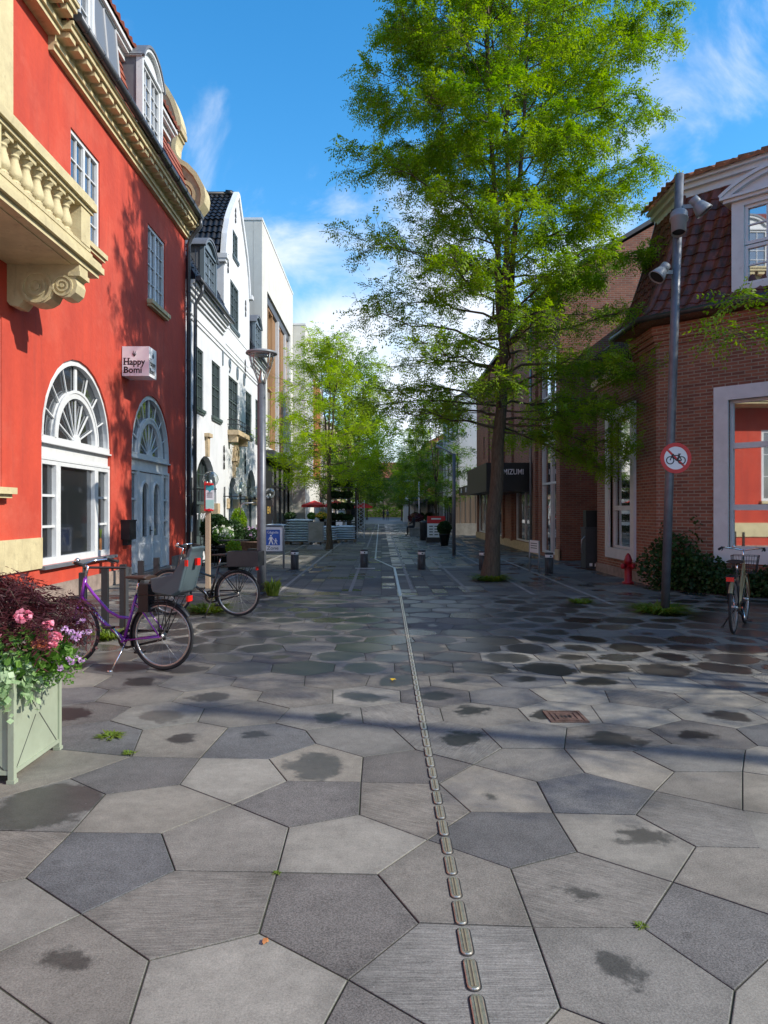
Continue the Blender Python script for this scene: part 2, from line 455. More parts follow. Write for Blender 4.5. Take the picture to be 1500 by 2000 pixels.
def rect(u0, u1, v0, v1): return [(u0, v0), (u1, v0), (u1, v1), (u0, v1)]
def arch(u0, u1, v0, vs, n=14):
    c = (u0 + u1) / 2; r = (u1 - u0) / 2
    return [(u0, v0), (u1, v0)] + [(c + r * math.cos(pi * i / n), vs + r * math.sin(pi * i / n)) for i in range(n + 1)]

def window(F, parent, u0, u1, v0, v1, d=-.1, fw=.06, cols=2, rows=3, mat='white', glass='pane', mun=.022, split=True, name='window', sill=None, smat='cream', transom=None, ft=.07):
    """frame mesh with glazing bars; its pane and sill are children"""
    w = MB(mat)
    t = ft
    w.box(F, u0, u0 + fw, v0, v1, d, d + t); w.box(F, u1 - fw, u1, v0, v1, d, d + t)
    w.box(F, u0 + fw, u1 - fw, v0, v0 + fw, d, d + t - .002); w.box(F, u0 + fw, u1 - fw, v1 - fw, v1, d, d + t - .002)
    iu0, iu1, iv0, iv1 = u0 + fw, u1 - fw, v0 + fw, v1 - fw
    mid = (iu0 + iu1) / 2
    secs = [(iu0, iu1)]
    if split:
        w.box(F, mid - fw * .55, mid + fw * .55, iv0, iv1, d, d + t - .006); secs = [(iu0, mid - fw * .55), (mid + fw * .55, iu1)]
    vs = [iv0, iv1]
    if transom:
        for tz in transom:
            w.box(F, iu0, iu1, tz - fw * .5, tz + fw * .5, d, d + t - .004)
    for a, b in secs:
        n = max(1, cols // len(secs))
        for i in range(1, n):
            x = a + (b - a) * i / n; w.box(F, x - mun / 2, x + mun / 2, iv0, iv1, d + .01, d + t - .02)
        for j in range(1, rows):
            z = iv0 + (iv1 - iv0) * j / rows; w.box(F, a, b, z - mun / 2, z + mun / 2, d + .012, d + t - .022)
    o = w.build(name, parent, org=F.p((u0 + u1) / 2, v0, d))
    g = MB(glass); g.box(F, u0 + fw * .4, u1 - fw * .4, v0 + fw * .4, v1 - fw * .4, d - .012, d + .018)
    g.build('pane', o)
    if sill:
        s = MB(smat); s.box(F, u0 - .08, u1 + .08, v0 - .1, v0 - .001, -.05, sill); s.box(F, u0 - .04, u1 + .04, v0 - .16, v0 - .1, -.05, sill * .7)
        s.build('sill', o)
    return o
# ------------------------------------------------------------------ ground
EYE, VX, VY, FPX = 1.6, 745., 997., 1400.
def gp(px, py):
    Y = EYE * FPX / (py - VY); return ((px - VX) * Y / FPX, Y)

def paving_mat(name):
    m = bpy.data.materials.new(name); t, N, L = nt(m); b = N['Principled BSDF']
    def math_(op, a, b_=None, clamp=False):
        n = N.new('ShaderNodeMath'); n.operation = op; n.use_clamp = clamp
        for i, x in enumerate((a, b_)):
            if x is None: continue
            if isinstance(x, (int, float)): n.inputs[i].default_value = x
            else: L.new(x, n.inputs[i])
        return n.outputs[0]
    def att(nm):
        a = N.new('ShaderNodeAttribute'); a.attribute_name = nm; return a
    tc = N.new('ShaderNodeTexCoord'); obj = tc.outputs['Object']
    uv = N.new('ShaderNodeUVMap'); uv.uv_map = 'tileuv'
    col = att('tcol').outputs['Color']; wet = att('wet').outputs['Fac']; stri = att('stri').outputs['Fac']; spk = att('spk').outputs['Fac']
    def noise(scale, detail=4, rough=.6, vec=None):
        n = N.new('ShaderNodeTexNoise'); n.inputs['Scale'].default_value = scale; n.inputs['Detail'].default_value = detail; n.inputs['Roughness'].default_value = rough
        L.new(vec or obj, n.inputs['Vector']); return n.outputs['Fac']
    # granite grain
    gr = noise(130, 3, .85)
    gm = N.new('ShaderNodeMapRange'); gm.inputs[1].default_value = .36; gm.inputs[2].default_value = .64; L.new(gr, gm.inputs[0])
    g1 = math_('MULTIPLY', math_('SUBTRACT', gm.outputs[0], .5), math_('MULTIPLY', spk, 3.4))
    big = math_('MULTIPLY', math_('SUBTRACT', noise(2.2, 6, .7), .5), .75)
    mid = math_('MULTIPLY', math_('SUBTRACT', noise(14, 5, .75), .5), .8)
    # chiselled grooves along each slab's own direction
    mp = N.new('ShaderNodeMapping'); mp.inputs['Scale'].default_value = (2.2, 44, 1); L.new(uv.outputs[0], mp.inputs[0])
    gv = noise(1.0, 3, .6, mp.outputs[0])
    gs = N.new('ShaderNodeMapRange'); gs.inputs[1].default_value = .42; gs.inputs[2].default_value = .55; L.new(gv, gs.inputs[0])
    groove = math_('MULTIPLY', math_('SUBTRACT', 1., gs.outputs[0]), stri)
    f = math_('ADD', math_('ADD', math_('ADD', 1., g1), math_('ADD', big, mid)), math_('MULTIPLY', groove, -.26))
    # pale specks of grit
    vo = N.new('ShaderNodeTexVoronoi'); vo.inputs['Scale'].default_value = 16; L.new(obj, vo.inputs['Vector'])
    sp = N.new('ShaderNodeMapRange'); sp.inputs[1].default_value = .05; sp.inputs[2].default_value = .035; L.new(vo.outputs['Distance'], sp.inputs[0])
    sel = math_('GREATER_THAN', noise(9, 0, 0), .6)
    speck = math_('MULTIPLY', math_('MULTIPLY', sp.outputs[0], sel), .5)
    # dark dirt spots
    ds = N.new('ShaderNodeMapRange'); ds.inputs[1].default_value = .66; ds.inputs[2].default_value = .74; L.new(noise(5.5, 5, .6), ds.inputs[0])
    f = math_('MULTIPLY', f, math_('SUBTRACT', 1., math_('MULTIPLY', ds.outputs[0], .3)))
    # grime gathered along the rims, and broad stains that run on from slab to slab
    l0 = N.new('ShaderNodeVectorMath'); l0.operation = 'LENGTH'; uv0 = N.new('ShaderNodeUVMap'); uv0.uv_map = 'rimuv'; L.new(uv0.outputs[0], l0.inputs[0])
    rim = N.new('ShaderNodeMapRange'); rim.inputs[1].default_value = .62; rim.inputs[2].default_value = 1.05; rim.inputs[4].default_value = .24
    L.new(math_('ADD', l0.outputs['Value'], math_('MULTIPLY', math_('SUBTRACT', noise(9, 5, .7), .5), .8)), rim.inputs[0])
    f = math_('MULTIPLY', f, math_('SUBTRACT', 1., rim.outputs[0]))
    st_ = N.new('ShaderNodeMapRange'); st_.inputs[1].default_value = .5; st_.inputs[2].default_value = .72; st_.inputs[4].default_value = .3; L.new(noise(.8, 8, .66), st_.inputs[0])
    f = math_('MULTIPLY', f, math_('SUBTRACT', 1., st_.outputs[0]))
    gum = N.new('ShaderNodeTexVoronoi'); gum.inputs['Scale'].default_value = 2.3; L.new(obj, gum.inputs['Vector'])
    gr_ = N.new('ShaderNodeMapRange'); gr_.inputs[1].default_value = .058; gr_.inputs[2].default_value = .045; gr_.inputs[4].default_value = .22; L.new(gum.outputs['Distance'], gr_.inputs[0])
    f = math_('MULTIPLY', f, math_('SUBTRACT', 1.05, gr_.outputs[0]))
    # damp patch lying in the dished middle of a slab
    ln = N.new('ShaderNodeVectorMath'); ln.operation = 'LENGTH'; L.new(uv.outputs[0], ln.inputs[0])
    edge = math_('ADD', ln.outputs['Value'], math_('MULTIPLY', math_('SUBTRACT', noise(6, 7, .68), .5), 1.15))
    wr = N.new('ShaderNodeMapRange'); wr.interpolation_type = 'SMOOTHSTEP'
    L.new(math_('SUBTRACT', wet, edge), wr.inputs[0]); wr.inputs[1].default_value = -.1; wr.inputs[2].default_value = .1
    wm = math_('MULTIPLY', wr.outputs[0], math_('GREATER_THAN', wet, .01))
    wmc = math_('MULTIPLY', wm, att('wdark').outputs['Fac'])
    f2 = math_('MULTIPLY', f, math_('SUBTRACT', 1., wmc))
    mx = N.new('ShaderNodeMix'); mx.data_type = 'RGBA'; mx.blend_type = 'MULTIPLY'; mx.inputs['Factor'].default_value = 1
    L.new(col, mx.inputs['A']); L.new(f2, mx.inputs['B'])
    ad = N.new('ShaderNodeMix'); ad.data_type = 'RGBA'; ad.inputs['B'].default_value = (.5, .5, .48, 1)
    L.new(mx.outputs['Result'], ad.inputs['A']); L.new(speck, ad.inputs['Factor'])
    L.new(ad.outputs['Result'], b.inputs['Base Color'])
    ro = N.new('ShaderNodeMapRange'); ro.inputs[3].default_value = .78; L.new(wm, ro.inputs[0])
    L.new(att('wrough').outputs['Fac'], ro.inputs[4])
    L.new(ro.outputs[0], b.inputs['Roughness'])
    b.inputs['Specular IOR Level'].default_value = .42
    bh = math_('ADD', math_('MULTIPLY', groove, -.6), math_('MULTIPLY', noise(150, 3, .7), .5))
    bp = N.new('ShaderNodeBump'); bp.inputs['Distance'].default_value = .004
    L.new(math_('SUBTRACT', .55, math_('MULTIPLY', wm, .45)), bp.inputs['Strength'])
    L.new(bh, bp.inputs['Height']); L.new(bp.outputs[0], b.inputs['Normal'])
    return m
M['paving'] = paving_mat('granite_paving')
M['joint'] = principled('sand_and_moss_joint', (.055, .05, .04), .95, noise=.6, nscale=5, var2=(.035, .042, .018))
M['far_slabs'] = principled('far_paving', (.13, .13, .13), .5, noise=.35, nscale=.8)
M['asphalt'] = principled('far_ground', (.06, .06, .06), .9, noise=.2)

def slab_mesh(name, polys, props, joint=.006):
    """each polygon becomes one slab with chamfered rim; props = dict per slab"""
    vs, fs, uvs, rims, pp = [], [], [], [], []
    for poly, pr in zip(polys, props):
        n = len(poly)
        cx = sum(p[0] for p in poly) / n; cy = sum(p[1] for p in poly) / n
        rad = (sum(math.hypot(p[0] - cx, p[1] - cy) for p in poly) / n)
        def inset(q):
            out = []
            for i in range(n):
                a, b, c = poly[i - 1], poly[i], poly[(i + 1) % n]
                e1 = Vector((b[0] - a[0], b[1] - a[1])); e2 = Vector((c[0] - b[0], c[1] - b[1]))
                if e1.length < 1e-6 or e2.length < 1e-6: out.append(b); continue
                n1 = Vector((-e1.y, e1.x)).normalized(); n2 = Vector((-e2.y, e2.x)).normalized()
                k = n1 + n2; l = k.dot(n1)
                k = k / max(l, .35); out.append((b[0] + k.x * q, b[1] + k.y * q))
            return out
        b0 = len(vs)
        ang = pr['ang']; ca, sa = math.cos(ang), math.sin(ang)
        for q, z in ((joint * .5, -.008), (joint * .5, -.0015), (joint * .5 + .003, 0.)):
            for x, y in inset(q):
                vs.append((x, y, z + pr.get('dz', 0)))
                dx, dy = (x - cx) / rad, (y - cy) / rad; rims.append((dx, dy))
                uvs.append((dx * ca + dy * sa + pr['off'][0], (-dx * sa + dy * ca) * pr['off'][2] + pr['off'][1]))
        fs.append([b0 + 2 * n + i for i in range(n)]); pp.append(pr)
        for k in range(2):
            for i in range(n):
                fs.append([b0 + k * n + i, b0 + k * n + (i + 1) % n, b0 + (k + 1) * n + (i + 1) % n, b0 + (k + 1) * n + i]); pp.append(pr)
    me = bpy.data.meshes.new(name); me.from_pydata(vs, [], fs); me.materials.append(M['paving'])
    ul = me.uv_layers.new(name='tileuv')
    d = np.array([uvs[l.vertex_index] for l in me.loops], np.float32).ravel(); ul.data.foreach_set('uv', d)
    ul = me.uv_layers.new(name='rimuv'); ul.data.foreach_set('uv', np.array([rims[l.vertex_index] for l in me.loops], np.float32).ravel())
    for key in ('wet', 'stri', 'spk', 'wdark', 'wrough'):
        a = me.attributes.new(key, 'FLOAT', 'FACE'); a.data.foreach_set('value', [p[key] for p in pp])
    a = me.attributes.new('tcol', 'FLOAT_COLOR', 'FACE'); a.data.foreach_set('color', np.array([(*p['col'], 1) for p in pp], np.float32).ravel())
    o = bpy.data.objects.new(name, me); COL.objects.link(o); return tag(o, kind='structure')

# measured slab corners of the square, as pixels of the photograph brought down to the ground plane
PV = dict(a=(50,1714),b=(140,1625),c=(315,1627),d=(342,1700),e=(159,1785),f=(454,1571),g=(564,1616),h=(541,1703),i=(506,1822),j=(291,1875),
 k=(206,1551),l=(351,1532),m=(391,1480),n=(257,1477),o=(136,1520),p=(525,1482),q=(560,1525),r=(709,1478),s=(705,1527),t=(617,1452),
 u=(702,1591),v=(835,1640),w=(737,1707),x=(818,1802),y=(680,1913),A=(919,1585),B=(857,1530),C=(925,1493),D=(812,1464),E=(1048,1526),F=(1080,1587),
 G=(1127,1663),H=(997,1696),I=(1040,1810),J=(1314,1722),K=(1255,1811),L=(1359,1653),M=(1242,1591),N=(1280,1545),O=(1142,1509),P=(1450,1582),
 R=(1317,1507),S=(1450,1507),T=(980,1461),U=(1102,1462),V=(1235,1467),W=(1435,1934),X=(1095,1967),
 a1=(-60,1885),a2=(-60,1735),a3=(-60,1620),a4=(-60,1575),z1=(-260,2090),z2=(1760,2090),z3=(-200,1700),a5=(225,2090),a6=(585,2090),a7=(985,2090),a8=(1412,2090),a9=(1570,1657),b1=(1570,1650),b2=(1570,1545),b3=(1570,1808),
 c1=(285,1391),c2=(205,1334),c3=(344,1334),c4=(420,1360),c5=(317,1361),c6=(437,1388),c7=(530,1420),c8=(548,1385),c9=(655,1398),
 d1=(600,1425),d2=(650,1350),d3=(720,1395),d4=(808,1400),d5=(690,1422),d6=(646,1352),d7=(556,1358),d8=(245,1440),d9=(170,1400),e1=(393,1449))
PG = {k: gp(*v) for k, v in PV.items()}
# (corner letters, tone, damp size)  tones: 0 dark blue-grey, 1 mid grey, 2 warm grey, 3 chiselled
TILES = [('abcde',0,0),('cfghd',1,0),(['d','h','i','j','e'],3,0),('bklfc',2,0),('onmlk',0,0),('mpqfl',2,0),('ptrsq',2,.62),('qsugf',0,0),('guvwh',2,0),
 ('hwxyi',0,0),(['j','i','y','a6','a5'],2,0),(['e','j','a5','a1'],1,.18),(['a','e','a1','a2'],2,0),(['b','a','a2','a3'],3,0),(['o','k','b','a3','a4'],1,.8),
 ('sBAvu',3,0),('rDCBs',0,0),('BCEFA',2,.12),('AFGHv',0,0),('vHIxw',1,0),('HGJKI',3,.2),('FMLJG',2,.34),('EONMF',0,0),(['M','N','P','b1','a9','L'],3,0),
 ('NRSP',1,0),('CTUOE',1,0),('UVRNO',2,0),(['L','a9','b3','J'],1,0),(['J','b3','W','K'],0,0),(['I','K','W','a8','X'],1,.3),(['x','I','X','a7','y'],3,0),(['a1','a5','z1'],1,0),(['y','a7','a6'],0,0),(['X','a8','a7'],2,0),(['W','b3','z2','a8'],2,0)]
def area_c(poly):
    A = cx = cy = 0
    for i in range(len(poly)):
        x0, y0 = poly[i - 1]; x1, y1 = poly[i]; c = x0 * y1 - x1 * y0; A += c; cx += (x0 + x1) * c; cy += (y0 + y1) * c
    return A / 2, cx / (3 * A), cy / (3 * A)
tile_polys = [[PG[k] for k in t[0]] for t in TILES]
fixed = []
for pl in tile_polys:
    A, cx, cy = area_c(pl); fixed.append((cx, cy))
X0, X1, Y0, Y1 = -6.4, 8.6, .4, 14.6
def clip(poly, n, c):
    out = []
    for i in range(len(poly)):
        a, b = poly[i - 1], poly[i]
        da = a[0] * n[0] + a[1] * n[1] - c; db = b[0] * n[0] + b[1] * n[1] - c
        if (da <= 0) != (db <= 0):
            t = da / (da - db); out.append((a[0] + (b[0] - a[0]) * t, a[1] + (b[1] - a[1]) * t))
        if db <= 0: out.append(b)
    return out
def voronoi(seeds):
    S = np.array(seeds); cells = []
    for i, (x, y) in enumerate(seeds):
        d2 = ((S - S[i]) ** 2).sum(1); order = np.argsort(d2)[1:22]
        poly = [(x - 1.6, y - 1.6), (x + 1.6, y - 1.6), (x + 1.6, y + 1.6), (x - 1.6, y + 1.6)]
        for j in order:
            qx, qy = seeds[j]; n = (qx - x, qy - y); c = (qx * qx + qy * qy - x * x - y * y) / 2
            poly = clip(poly, n, c)
            if not poly: break
        cells.append(poly)
    return cells
rr = random.Random(5)
seeds = list(fixed)
sp = .62
row = 0; y = Y0 - .6
def inside_fixed(x, y):
    return min((x - a) ** 2 + (y - b) ** 2 for a, b in fixed) < .30 ** 2 * 1.0
while y < Y1 + .8:
    x = X0 - .6 + (sp / 2 if row % 2 else 0)
    while x < X1 + .6:
        px, py = x + rr.uniform(-.15, .15), y + rr.uniform(-.13, .13)
        if not (any((px - a) ** 2 + (py - b) ** 2 < .40 ** 2 for a, b in fixed)): seeds.append((px, py))
        x += sp
    y += sp * .86; row += 1
# drop free seeds that fall inside a measured slab
def in_poly(x, y, pl):
    c = False
    for i in range(len(pl)):
        (x0, y0), (x1, y1) = pl[i - 1], pl[i]
        if (y0 > y) != (y1 > y) and x < (x1 - x0) * (y - y0) / (y1 - y0) + x0: c = not c
    return c
nfix = len(fixed)
seeds = seeds[:nfix] + [q for q in seeds[nfix:] if not any(in_poly(q[0], q[1], pl) for pl in tile_polys)]
def mirror_seeds():
    pass
for it in range(3):
    cells = voronoi(seeds)
    for i in range(nfix, len(seeds)):
        x, y = seeds[i]
        if X0 < x < X1 and Y0 < y < Y1 and len(cells[i]) > 2:
            A, cx, cy = area_c(cells[i]); seeds[i] = (x + (cx - x) * .6, y + (cy - y) * .6)
cells = voronoi(seeds)
# measured slabs keep their measured corners; their neighbours are pulled to the same corners
allc = [p for pl in tile_polys for p in pl]
edges = []
for pl in tile_polys:
    for i in range(len(pl)): edges.append((pl[i - 1], pl[i]))
def snap(p, own_tiles):
    best, bd = None, .30
    for c in allc:
        d = math.hypot(c[0] - p[0], c[1] - p[1])
        if d < bd: best, bd = c, d
    if best is not None and bd < .2: return best
    for pl in tile_polys:                       # still inside a measured slab: push to its border
        if in_poly(p[0], p[1], pl):
            bq, bd2 = None, 9
            for i in range(len(pl)):
                a, b = Vector(pl[i - 1]), Vector(pl[i]); ab = b - a; t = max(0, min(1, (Vector(p) - a).dot(ab) / ab.length_squared)); q = a + ab * t
                dd = (Vector(p) - q).length
                if dd < bd2: bq, bd2 = (q.x, q.y), dd
            return bq
    return p
final, props = [], []
TONES = [((.114, .112, .108), .3, 0), ((.168, .16, .141), .2, 0), ((.214, .202, .172), .13, 0), ((.192, .181, .159), .15, 1)]
def slab_props(tone, wet, x, y, r, wdark=.62):
    c, spk, st = TONES[tone]; k = r.uniform(.9, 1.1); w = r.uniform(-.006, .006)
    return dict(col=((c[0] + w) * k, c[1] * k, (c[2] - w) * k), spk=spk, stri=st, wet=wet, off=(r.uniform(-.3, .3) * (1 if wet < .6 else .4), r.uniform(-.3, .3) * (1 if wet < .6 else .4), r.uniform(1., 1.5)), ang=r.uniform(0, pi), wdark=wdark, wrough=.45 if y < 6.5 else r.uniform(.26, .42), dz=r.uniform(-.0015, .0015))
YEDGE = 13.55
for i, c in enumerate(cells):
    x, y = seeds[i]
    if i < nfix:
        pl = tile_polys[i]
        if area_c(pl)[0] < 0: pl = pl[::-1]
        final.append(pl); pr = slab_props(TILES[i][1], TILES[i][2], x, y, rr)
        if TILES[i][1] == 3: pr['ang'] = rr.uniform(-.5, .3)
        props.append(pr); continue
    if not (X0 < x < X1 and Y0 < y < Y1): continue
    pl = [snap(p, None) if y < 6.3 else p for p in c]
    q = []
    for p in pl:
        if not q or math.hypot(p[0] - q[-1][0], p[1] - q[-1][1]) > .02: q.append(p)
    if len(q) > 2 and math.hypot(q[0][0] - q[-1][0], q[0][1] - q[-1][1]) < .02: q.pop()
    if len(q) > 2: q = clip(q, (0, 1), YEDGE)
    if len(q) < 3: continue
    A = area_c(q)[0]
    if abs(A) < .012: continue
    if A < 0: q = q[::-1]
    wet = 0.
    if y > 4.6:
        k = min(1, (y - 4.6) / 4)
        wet = rr.uniform(.25, .75) if rr.random() < .35 + .6 * k else 0.
        if y > 7: wet = rr.uniform(.62, .95) if rr.random() < .86 else rr.choice((0., .3, .45, 1.6))
    final.append(q); props.append(slab_props(rr.choices((0, 1, 2, 3), (.3, .28, .24, .18))[0], wet, x, y, rr, rr.choice((rr.uniform(.4, .6), rr.uniform(.7, .88), rr.uniform(.7, .88), rr.uniform(.7, .88)))))
# odd leftover wedges between measured and free slabs get a cut slab of their own
gx, gy = np.meshgrid(np.arange(-6.0, 8.2, .03), np.arange(.5, 6.6, .03)); cov = np.zeros(gx.shape, bool)
for pl in final:
    px_ = [p[0] for p in pl]; py_ = [p[1] for p in pl]
    i0, i1 = max(0, int((min(px_) + 6) / .03) - 1), int((max(px_) + 6) / .03) + 2; j0, j1 = max(0, int((min(py_) - .5) / .03) - 1), int((max(py_) - .5) / .03) + 2
    if i1 <= 0 or j1 <= 0: continue
    X_, Y_ = gx[j0:j1, i0:i1], gy[j0:j1, i0:i1]; ins = np.zeros(X_.shape, bool)
    for k in range(len(pl)):
        (xa_, ya_), (xb_, yb_) = pl[k - 1], pl[k]
        if abs(yb_ - ya_) < 1e-9: continue
        ins ^= ((ya_ > Y_) != (yb_ > Y_)) & (X_ < (xb_ - xa_) * (Y_ - ya_) / (yb_ - ya_) + xa_)
    cov[j0:j1, i0:i1] |= ins
seen = cov.copy()
for j in range(seen.shape[0]):
    for i in range(seen.shape[1]):
        if seen[j, i]: continue
        st, comp = [(j, i)], []; seen[j, i] = True
        while st:
            a, b = st.pop(); comp.append((float(gx[a, b]), float(gy[a, b])))
            for c, d in ((a + 1, b), (a - 1, b), (a, b + 1), (a, b - 1)):
                if 0 <= c < seen.shape[0] and 0 <= d < seen.shape[1] and not seen[c, d]: seen[c, d] = True; st.append((c, d))
        if len(comp) < 4 or len(comp) > 6000: continue
        pts_ = sorted(comp)
        def half(ps):
            h = []
            for p in ps:
                while len(h) > 1 and (h[-1][0] - h[-2][0]) * (p[1] - h[-2][1]) - (h[-1][1] - h[-2][1]) * (p[0] - h[-2][0]) <= 0: h.pop()
                h.append(p)
            return h[:-1]
        hull = half(pts_) + half(pts_[::-1])
        if len(hull) < 3: continue
        mx_ = sum(p[0] for p in hull) / len(hull); my_ = sum(p[1] for p in hull) / len(hull)
        hull = [(p[0] + (p[0] - mx_) / max(.05, math.hypot(p[0] - mx_, p[1] - my_)) * .02, p[1] + (p[1] - my_) / max(.05, math.hypot(p[0] - mx_, p[1] - my_)) * .02) for p in hull]
        final.append(hull); pr = slab_props(rr.choice((0, 1, 2)), 0, mx_, my_, rr); pr['dz'] = -.0035; props.append(pr)
slab_mesh('plaza_paving', final, props, .0075)

# street beyond: straight courses of rectangular slabs
polys, props = [], []
xs = [-6.0]
while xs[-1] < 6.4: xs.append(xs[-1] + rr.choice((.3, .4, .4, .5)))
lines = (-2.02, -.62, .62, 1.72, 2.9)
for a, b in zip(xs[:-1], xs[1:]):
    y = YEDGE
    y += 0
    while y < 84:
        l = rr.uniform(.35, .8) if y < 30 else rr.uniform(.6, 1.3)
        y2 = y + l
        cxm = (a + b) / 2
        wetz = .35 <= cxm <= 2.6
        wet = 0; wr = .3; wd = .3
        if wetz and y > 20:
            if rr.random() < .72: wet = rr.choice((1.9, 1.9, .8)); wr = rr.uniform(.24, .34); wd = rr.uniform(.1, .4)
        elif rr.random() < (.2 if cxm < 3 else .35): wet = rr.uniform(.5, 1.6); wr = rr.uniform(.18, .3); wd = .45
        pr = slab_props(rr.choices((0, 1, 2), (.4, .45, .15))[0], wet, cxm, 10, rr, wd); pr['wrough'] = wr; pr['ang'] = 0
        pr['col'] = tuple(v * .82 for v in pr['col'])
        polys.append([(a, y), (b, y), (b, y2), (a, y2)]); props.append(pr)
        y = y2
slab_mesh('street_paving', polys, props, .008)
g = MB('joint'); g.add([(-30, -12, -.005), (30, -12, -.005), (30, 84, -.005), (-30, 84, -.005)], [(0, 1, 2, 3)])
tag(g.build('paving_bed', org=(0, 0, -.005)), kind='structure')
g = MB('asphalt'); g.add([(-900, -900, -.03), (900, -900, -.03), (900, 2500, -.03), (-900, 2500, -.03)], [(0, 1, 2, 3)])
tag(g.build('ground', org=(0, 0, -.03)), kind='structure')
g = MB('far_slabs'); g.add([(-30, 84, -.005), (30, 84, -.005), (30, 400, -.005), (-30, 400, -.005)], [(0, 1, 2, 3)])
tag(g.build('far_street', org=(0, 84, -.005)), kind='structure')
# thin pale stone lines running down the street
g = MB('concrete')
for x in lines:
    g.wbox(x - .035, x + .035, YEDGE + rr.uniform(0, .6), 84, -.01, .0035)
g.wbox(3.9, 3.97, 12.2, 40, -.01, .0035); g.wbox(-3.6, -3.53, 15.5, 40, -.01, .0035)
tag(g.build('stone_lines', org=(0, 40, -.01)), kind='structure')

# tactile guide bars
M['steel_dull'] = principled('worn_steel', (.74, .65, .52), .3, metal=.85, noise=.3, nscale=60)
M['groove'] = principled('dirty_groove', (.1, .085, .06), .7)
def guide_bar():
    mb = MB('steel_dull', 'brass', 'groove', 'rubber')
    w, l = .0225, .085
    def pill(k, z):
        pts = []
        for i in range(9): a = -pi / 2 + pi * i / 8 + pi / 2; pts.append(((w - k) * math.cos(a), l - w + (w - k) * math.sin(a), z))
        for i in range(9): a = pi + pi * i / 8; pts.append(((w - k) * math.cos(a), -(l - w) + (w - k) * math.sin(a), z))
        return pts
    ringz = [pill(0, -.002), pill(.0005, .006), pill(.004, .0085)]
    n = 18; vs = sum(ringz, [])
    mb.add(vs, [(r * n + i, r * n + (i + 1) % n, (r + 1) * n + (i + 1) % n, (r + 1) * n + i) for r in range(2) for i in range(n)], 0, False)
    mb.add(pill(-.0055, .0024), [tuple(range(n))], 3); mb.add(ringz[2], [tuple(range(n))], 0)
    mb.wbox(-.0095, .0095, -l + .014, l - .014, .0075, .0089, 2)
    for x in (-.006, .006): mb.wbox(x - .0028, x + .0028, -l + .016, l - .016, .0075, .0103, 1)
    return mb.build('guide_bar', org=(0, 0, 0))
bar = guide_bar()
tag(bar, 'steel rimmed brass guide bar in the straight line of bars across the slabs', 'guide bar', 'tactile guide bars set in a line across the square')
y = 1.90; first = True; k = 0
while y < 13.4:
    o = bar if first else copy_tree(bar); first = False
    o.location = (.31 + (0.0055 * (y - 5)) * (1 if y > 5 else 0), y, 0); o.rotation_euler.z = -.005
    y += .1895
g = MB('concrete', 'steel')
pts = [(.357, 13.45), (.36, 20.0), (-.2, 23.5), (-.33, 84)]
for (xa, ya), (xb, yb) in zip(pts[:-1], pts[1:]):
    d = Vector((xb - xa, yb - ya, 0)); n = Vector((-d.y, d.x, 0)).normalized() * .028
    a, b = Vector((xa, ya, 0)), Vector((xb, yb, 0))
    g.add([a - n, a + n, b + n, b - n, *(q + Vector((0, 0, .007)) for q in (a - n, a + n, b + n, b - n))], [(4, 5, 6, 7), (0, 1, 5, 4), (1, 2, 6, 5), (2, 3, 7, 6), (3, 0, 4, 7)], 1)
tag(g.build('guide_line', org=(0, 13.4, 0)), kind='structure')

# drain cover
mb = MB('rust', 'black')
x0, x1, y0, y1 = 1.28, 1.57, 5.4, 5.7
mb.wbox(x0, x1, y0, y1, -.01, .004)
for k in (0, .042, .08):
    z = .006 + .001 * (k > 0)
    for (a, b, c, d) in ((x0 + k, x1 - k, y0 + k, y0 + k + .025), (x0 + k, x1 - k, y1 - k - .025, y1 - k), (x0 + k, x0 + k + .025, y0 + k + .025, y1 - k - .025), (x1 - k - .025, x1 - k, y0 + k + .025, y1 - k - .025)):
        mb.wbox(a, b, c, d, .003, .009)
for k in range(3): mb.wbox(x0 + .105 + .032 * k, x0 + .122 + .032 * k, y0 + .12, y1 - .12, .003, .0055, 1)
tag(mb.build('drain_cover'), 'small square rusty iron drain cover set among the grey slabs', 'drain cover')
# ------------------------------------------------------------------ red corner house on the left
XF = -5.8
FR_ = Fr((XF, 0, 0), (0, 1, 0), (1, 0, 0))
red = thing('red_house', 'red rendered house with cream cornice, balcony, arched windows and scrolled gable', 'house', (XF, 10, 0))
AW = (12.23, 15.38, .65, 2.9); DR = (16.64, 19.7, .1, 2.97)
UW = [(13.38, 14.76, 6.86, 8.77), (17.8, 19.2, 6.84, 8.75), (3.2, 4.6, 6.86, 8.77), (-.4, 1., 6.86, 8.77)]
GW = [(8.9, 10.95, 1.95, 4.6), (4.75, 6.75, 1.95, 4.6)]
mb = MB('red', 'red')
holes = [arch(*AW), arch(*DR)] + [rect(*q) for q in UW] + [rect(*q) for q in GW] + [rect(8.0, 10.2, 5.72, 8.6)]
mb.wall(FR_, rect(-4, 21.2, 0, 9.9), holes, .26)
mb.wbox(-16, XF - .27, -4, 21.2, 0, 11.5)
mb.add([(XF, 21.2, 0), (XF, 21.2, 9.9), (XF - .3, 21.2, 9.9), (XF - .3, 21.2, 0)], [(0, 1, 2, 3)])
mb.build('wall', red)
for q in ((-4, 16.5, -.02, .3, -.1, .05), (19.82, 21.2, -.02, .33, -.1, .05)): mb = MB('stone'); mb.box(FR_, *q); mb.build('base_course', red)
mb = MB('stone'); mb.box(FR_, 16.5, 19.82, -.02, .1, -.28, .12); mb.build('doorstep', red)
mb = MB('cream'); mb.box(FR_, -4, 12.17, .62, 1.14, -.05, .05); mb.build('cream_band', red)
for a in (10.5, 7.1): mb = MB('cream'); mb.box(FR_, a, a + .56, 5.73, 9.85, -.05, .12); mb.build('pilaster', red)

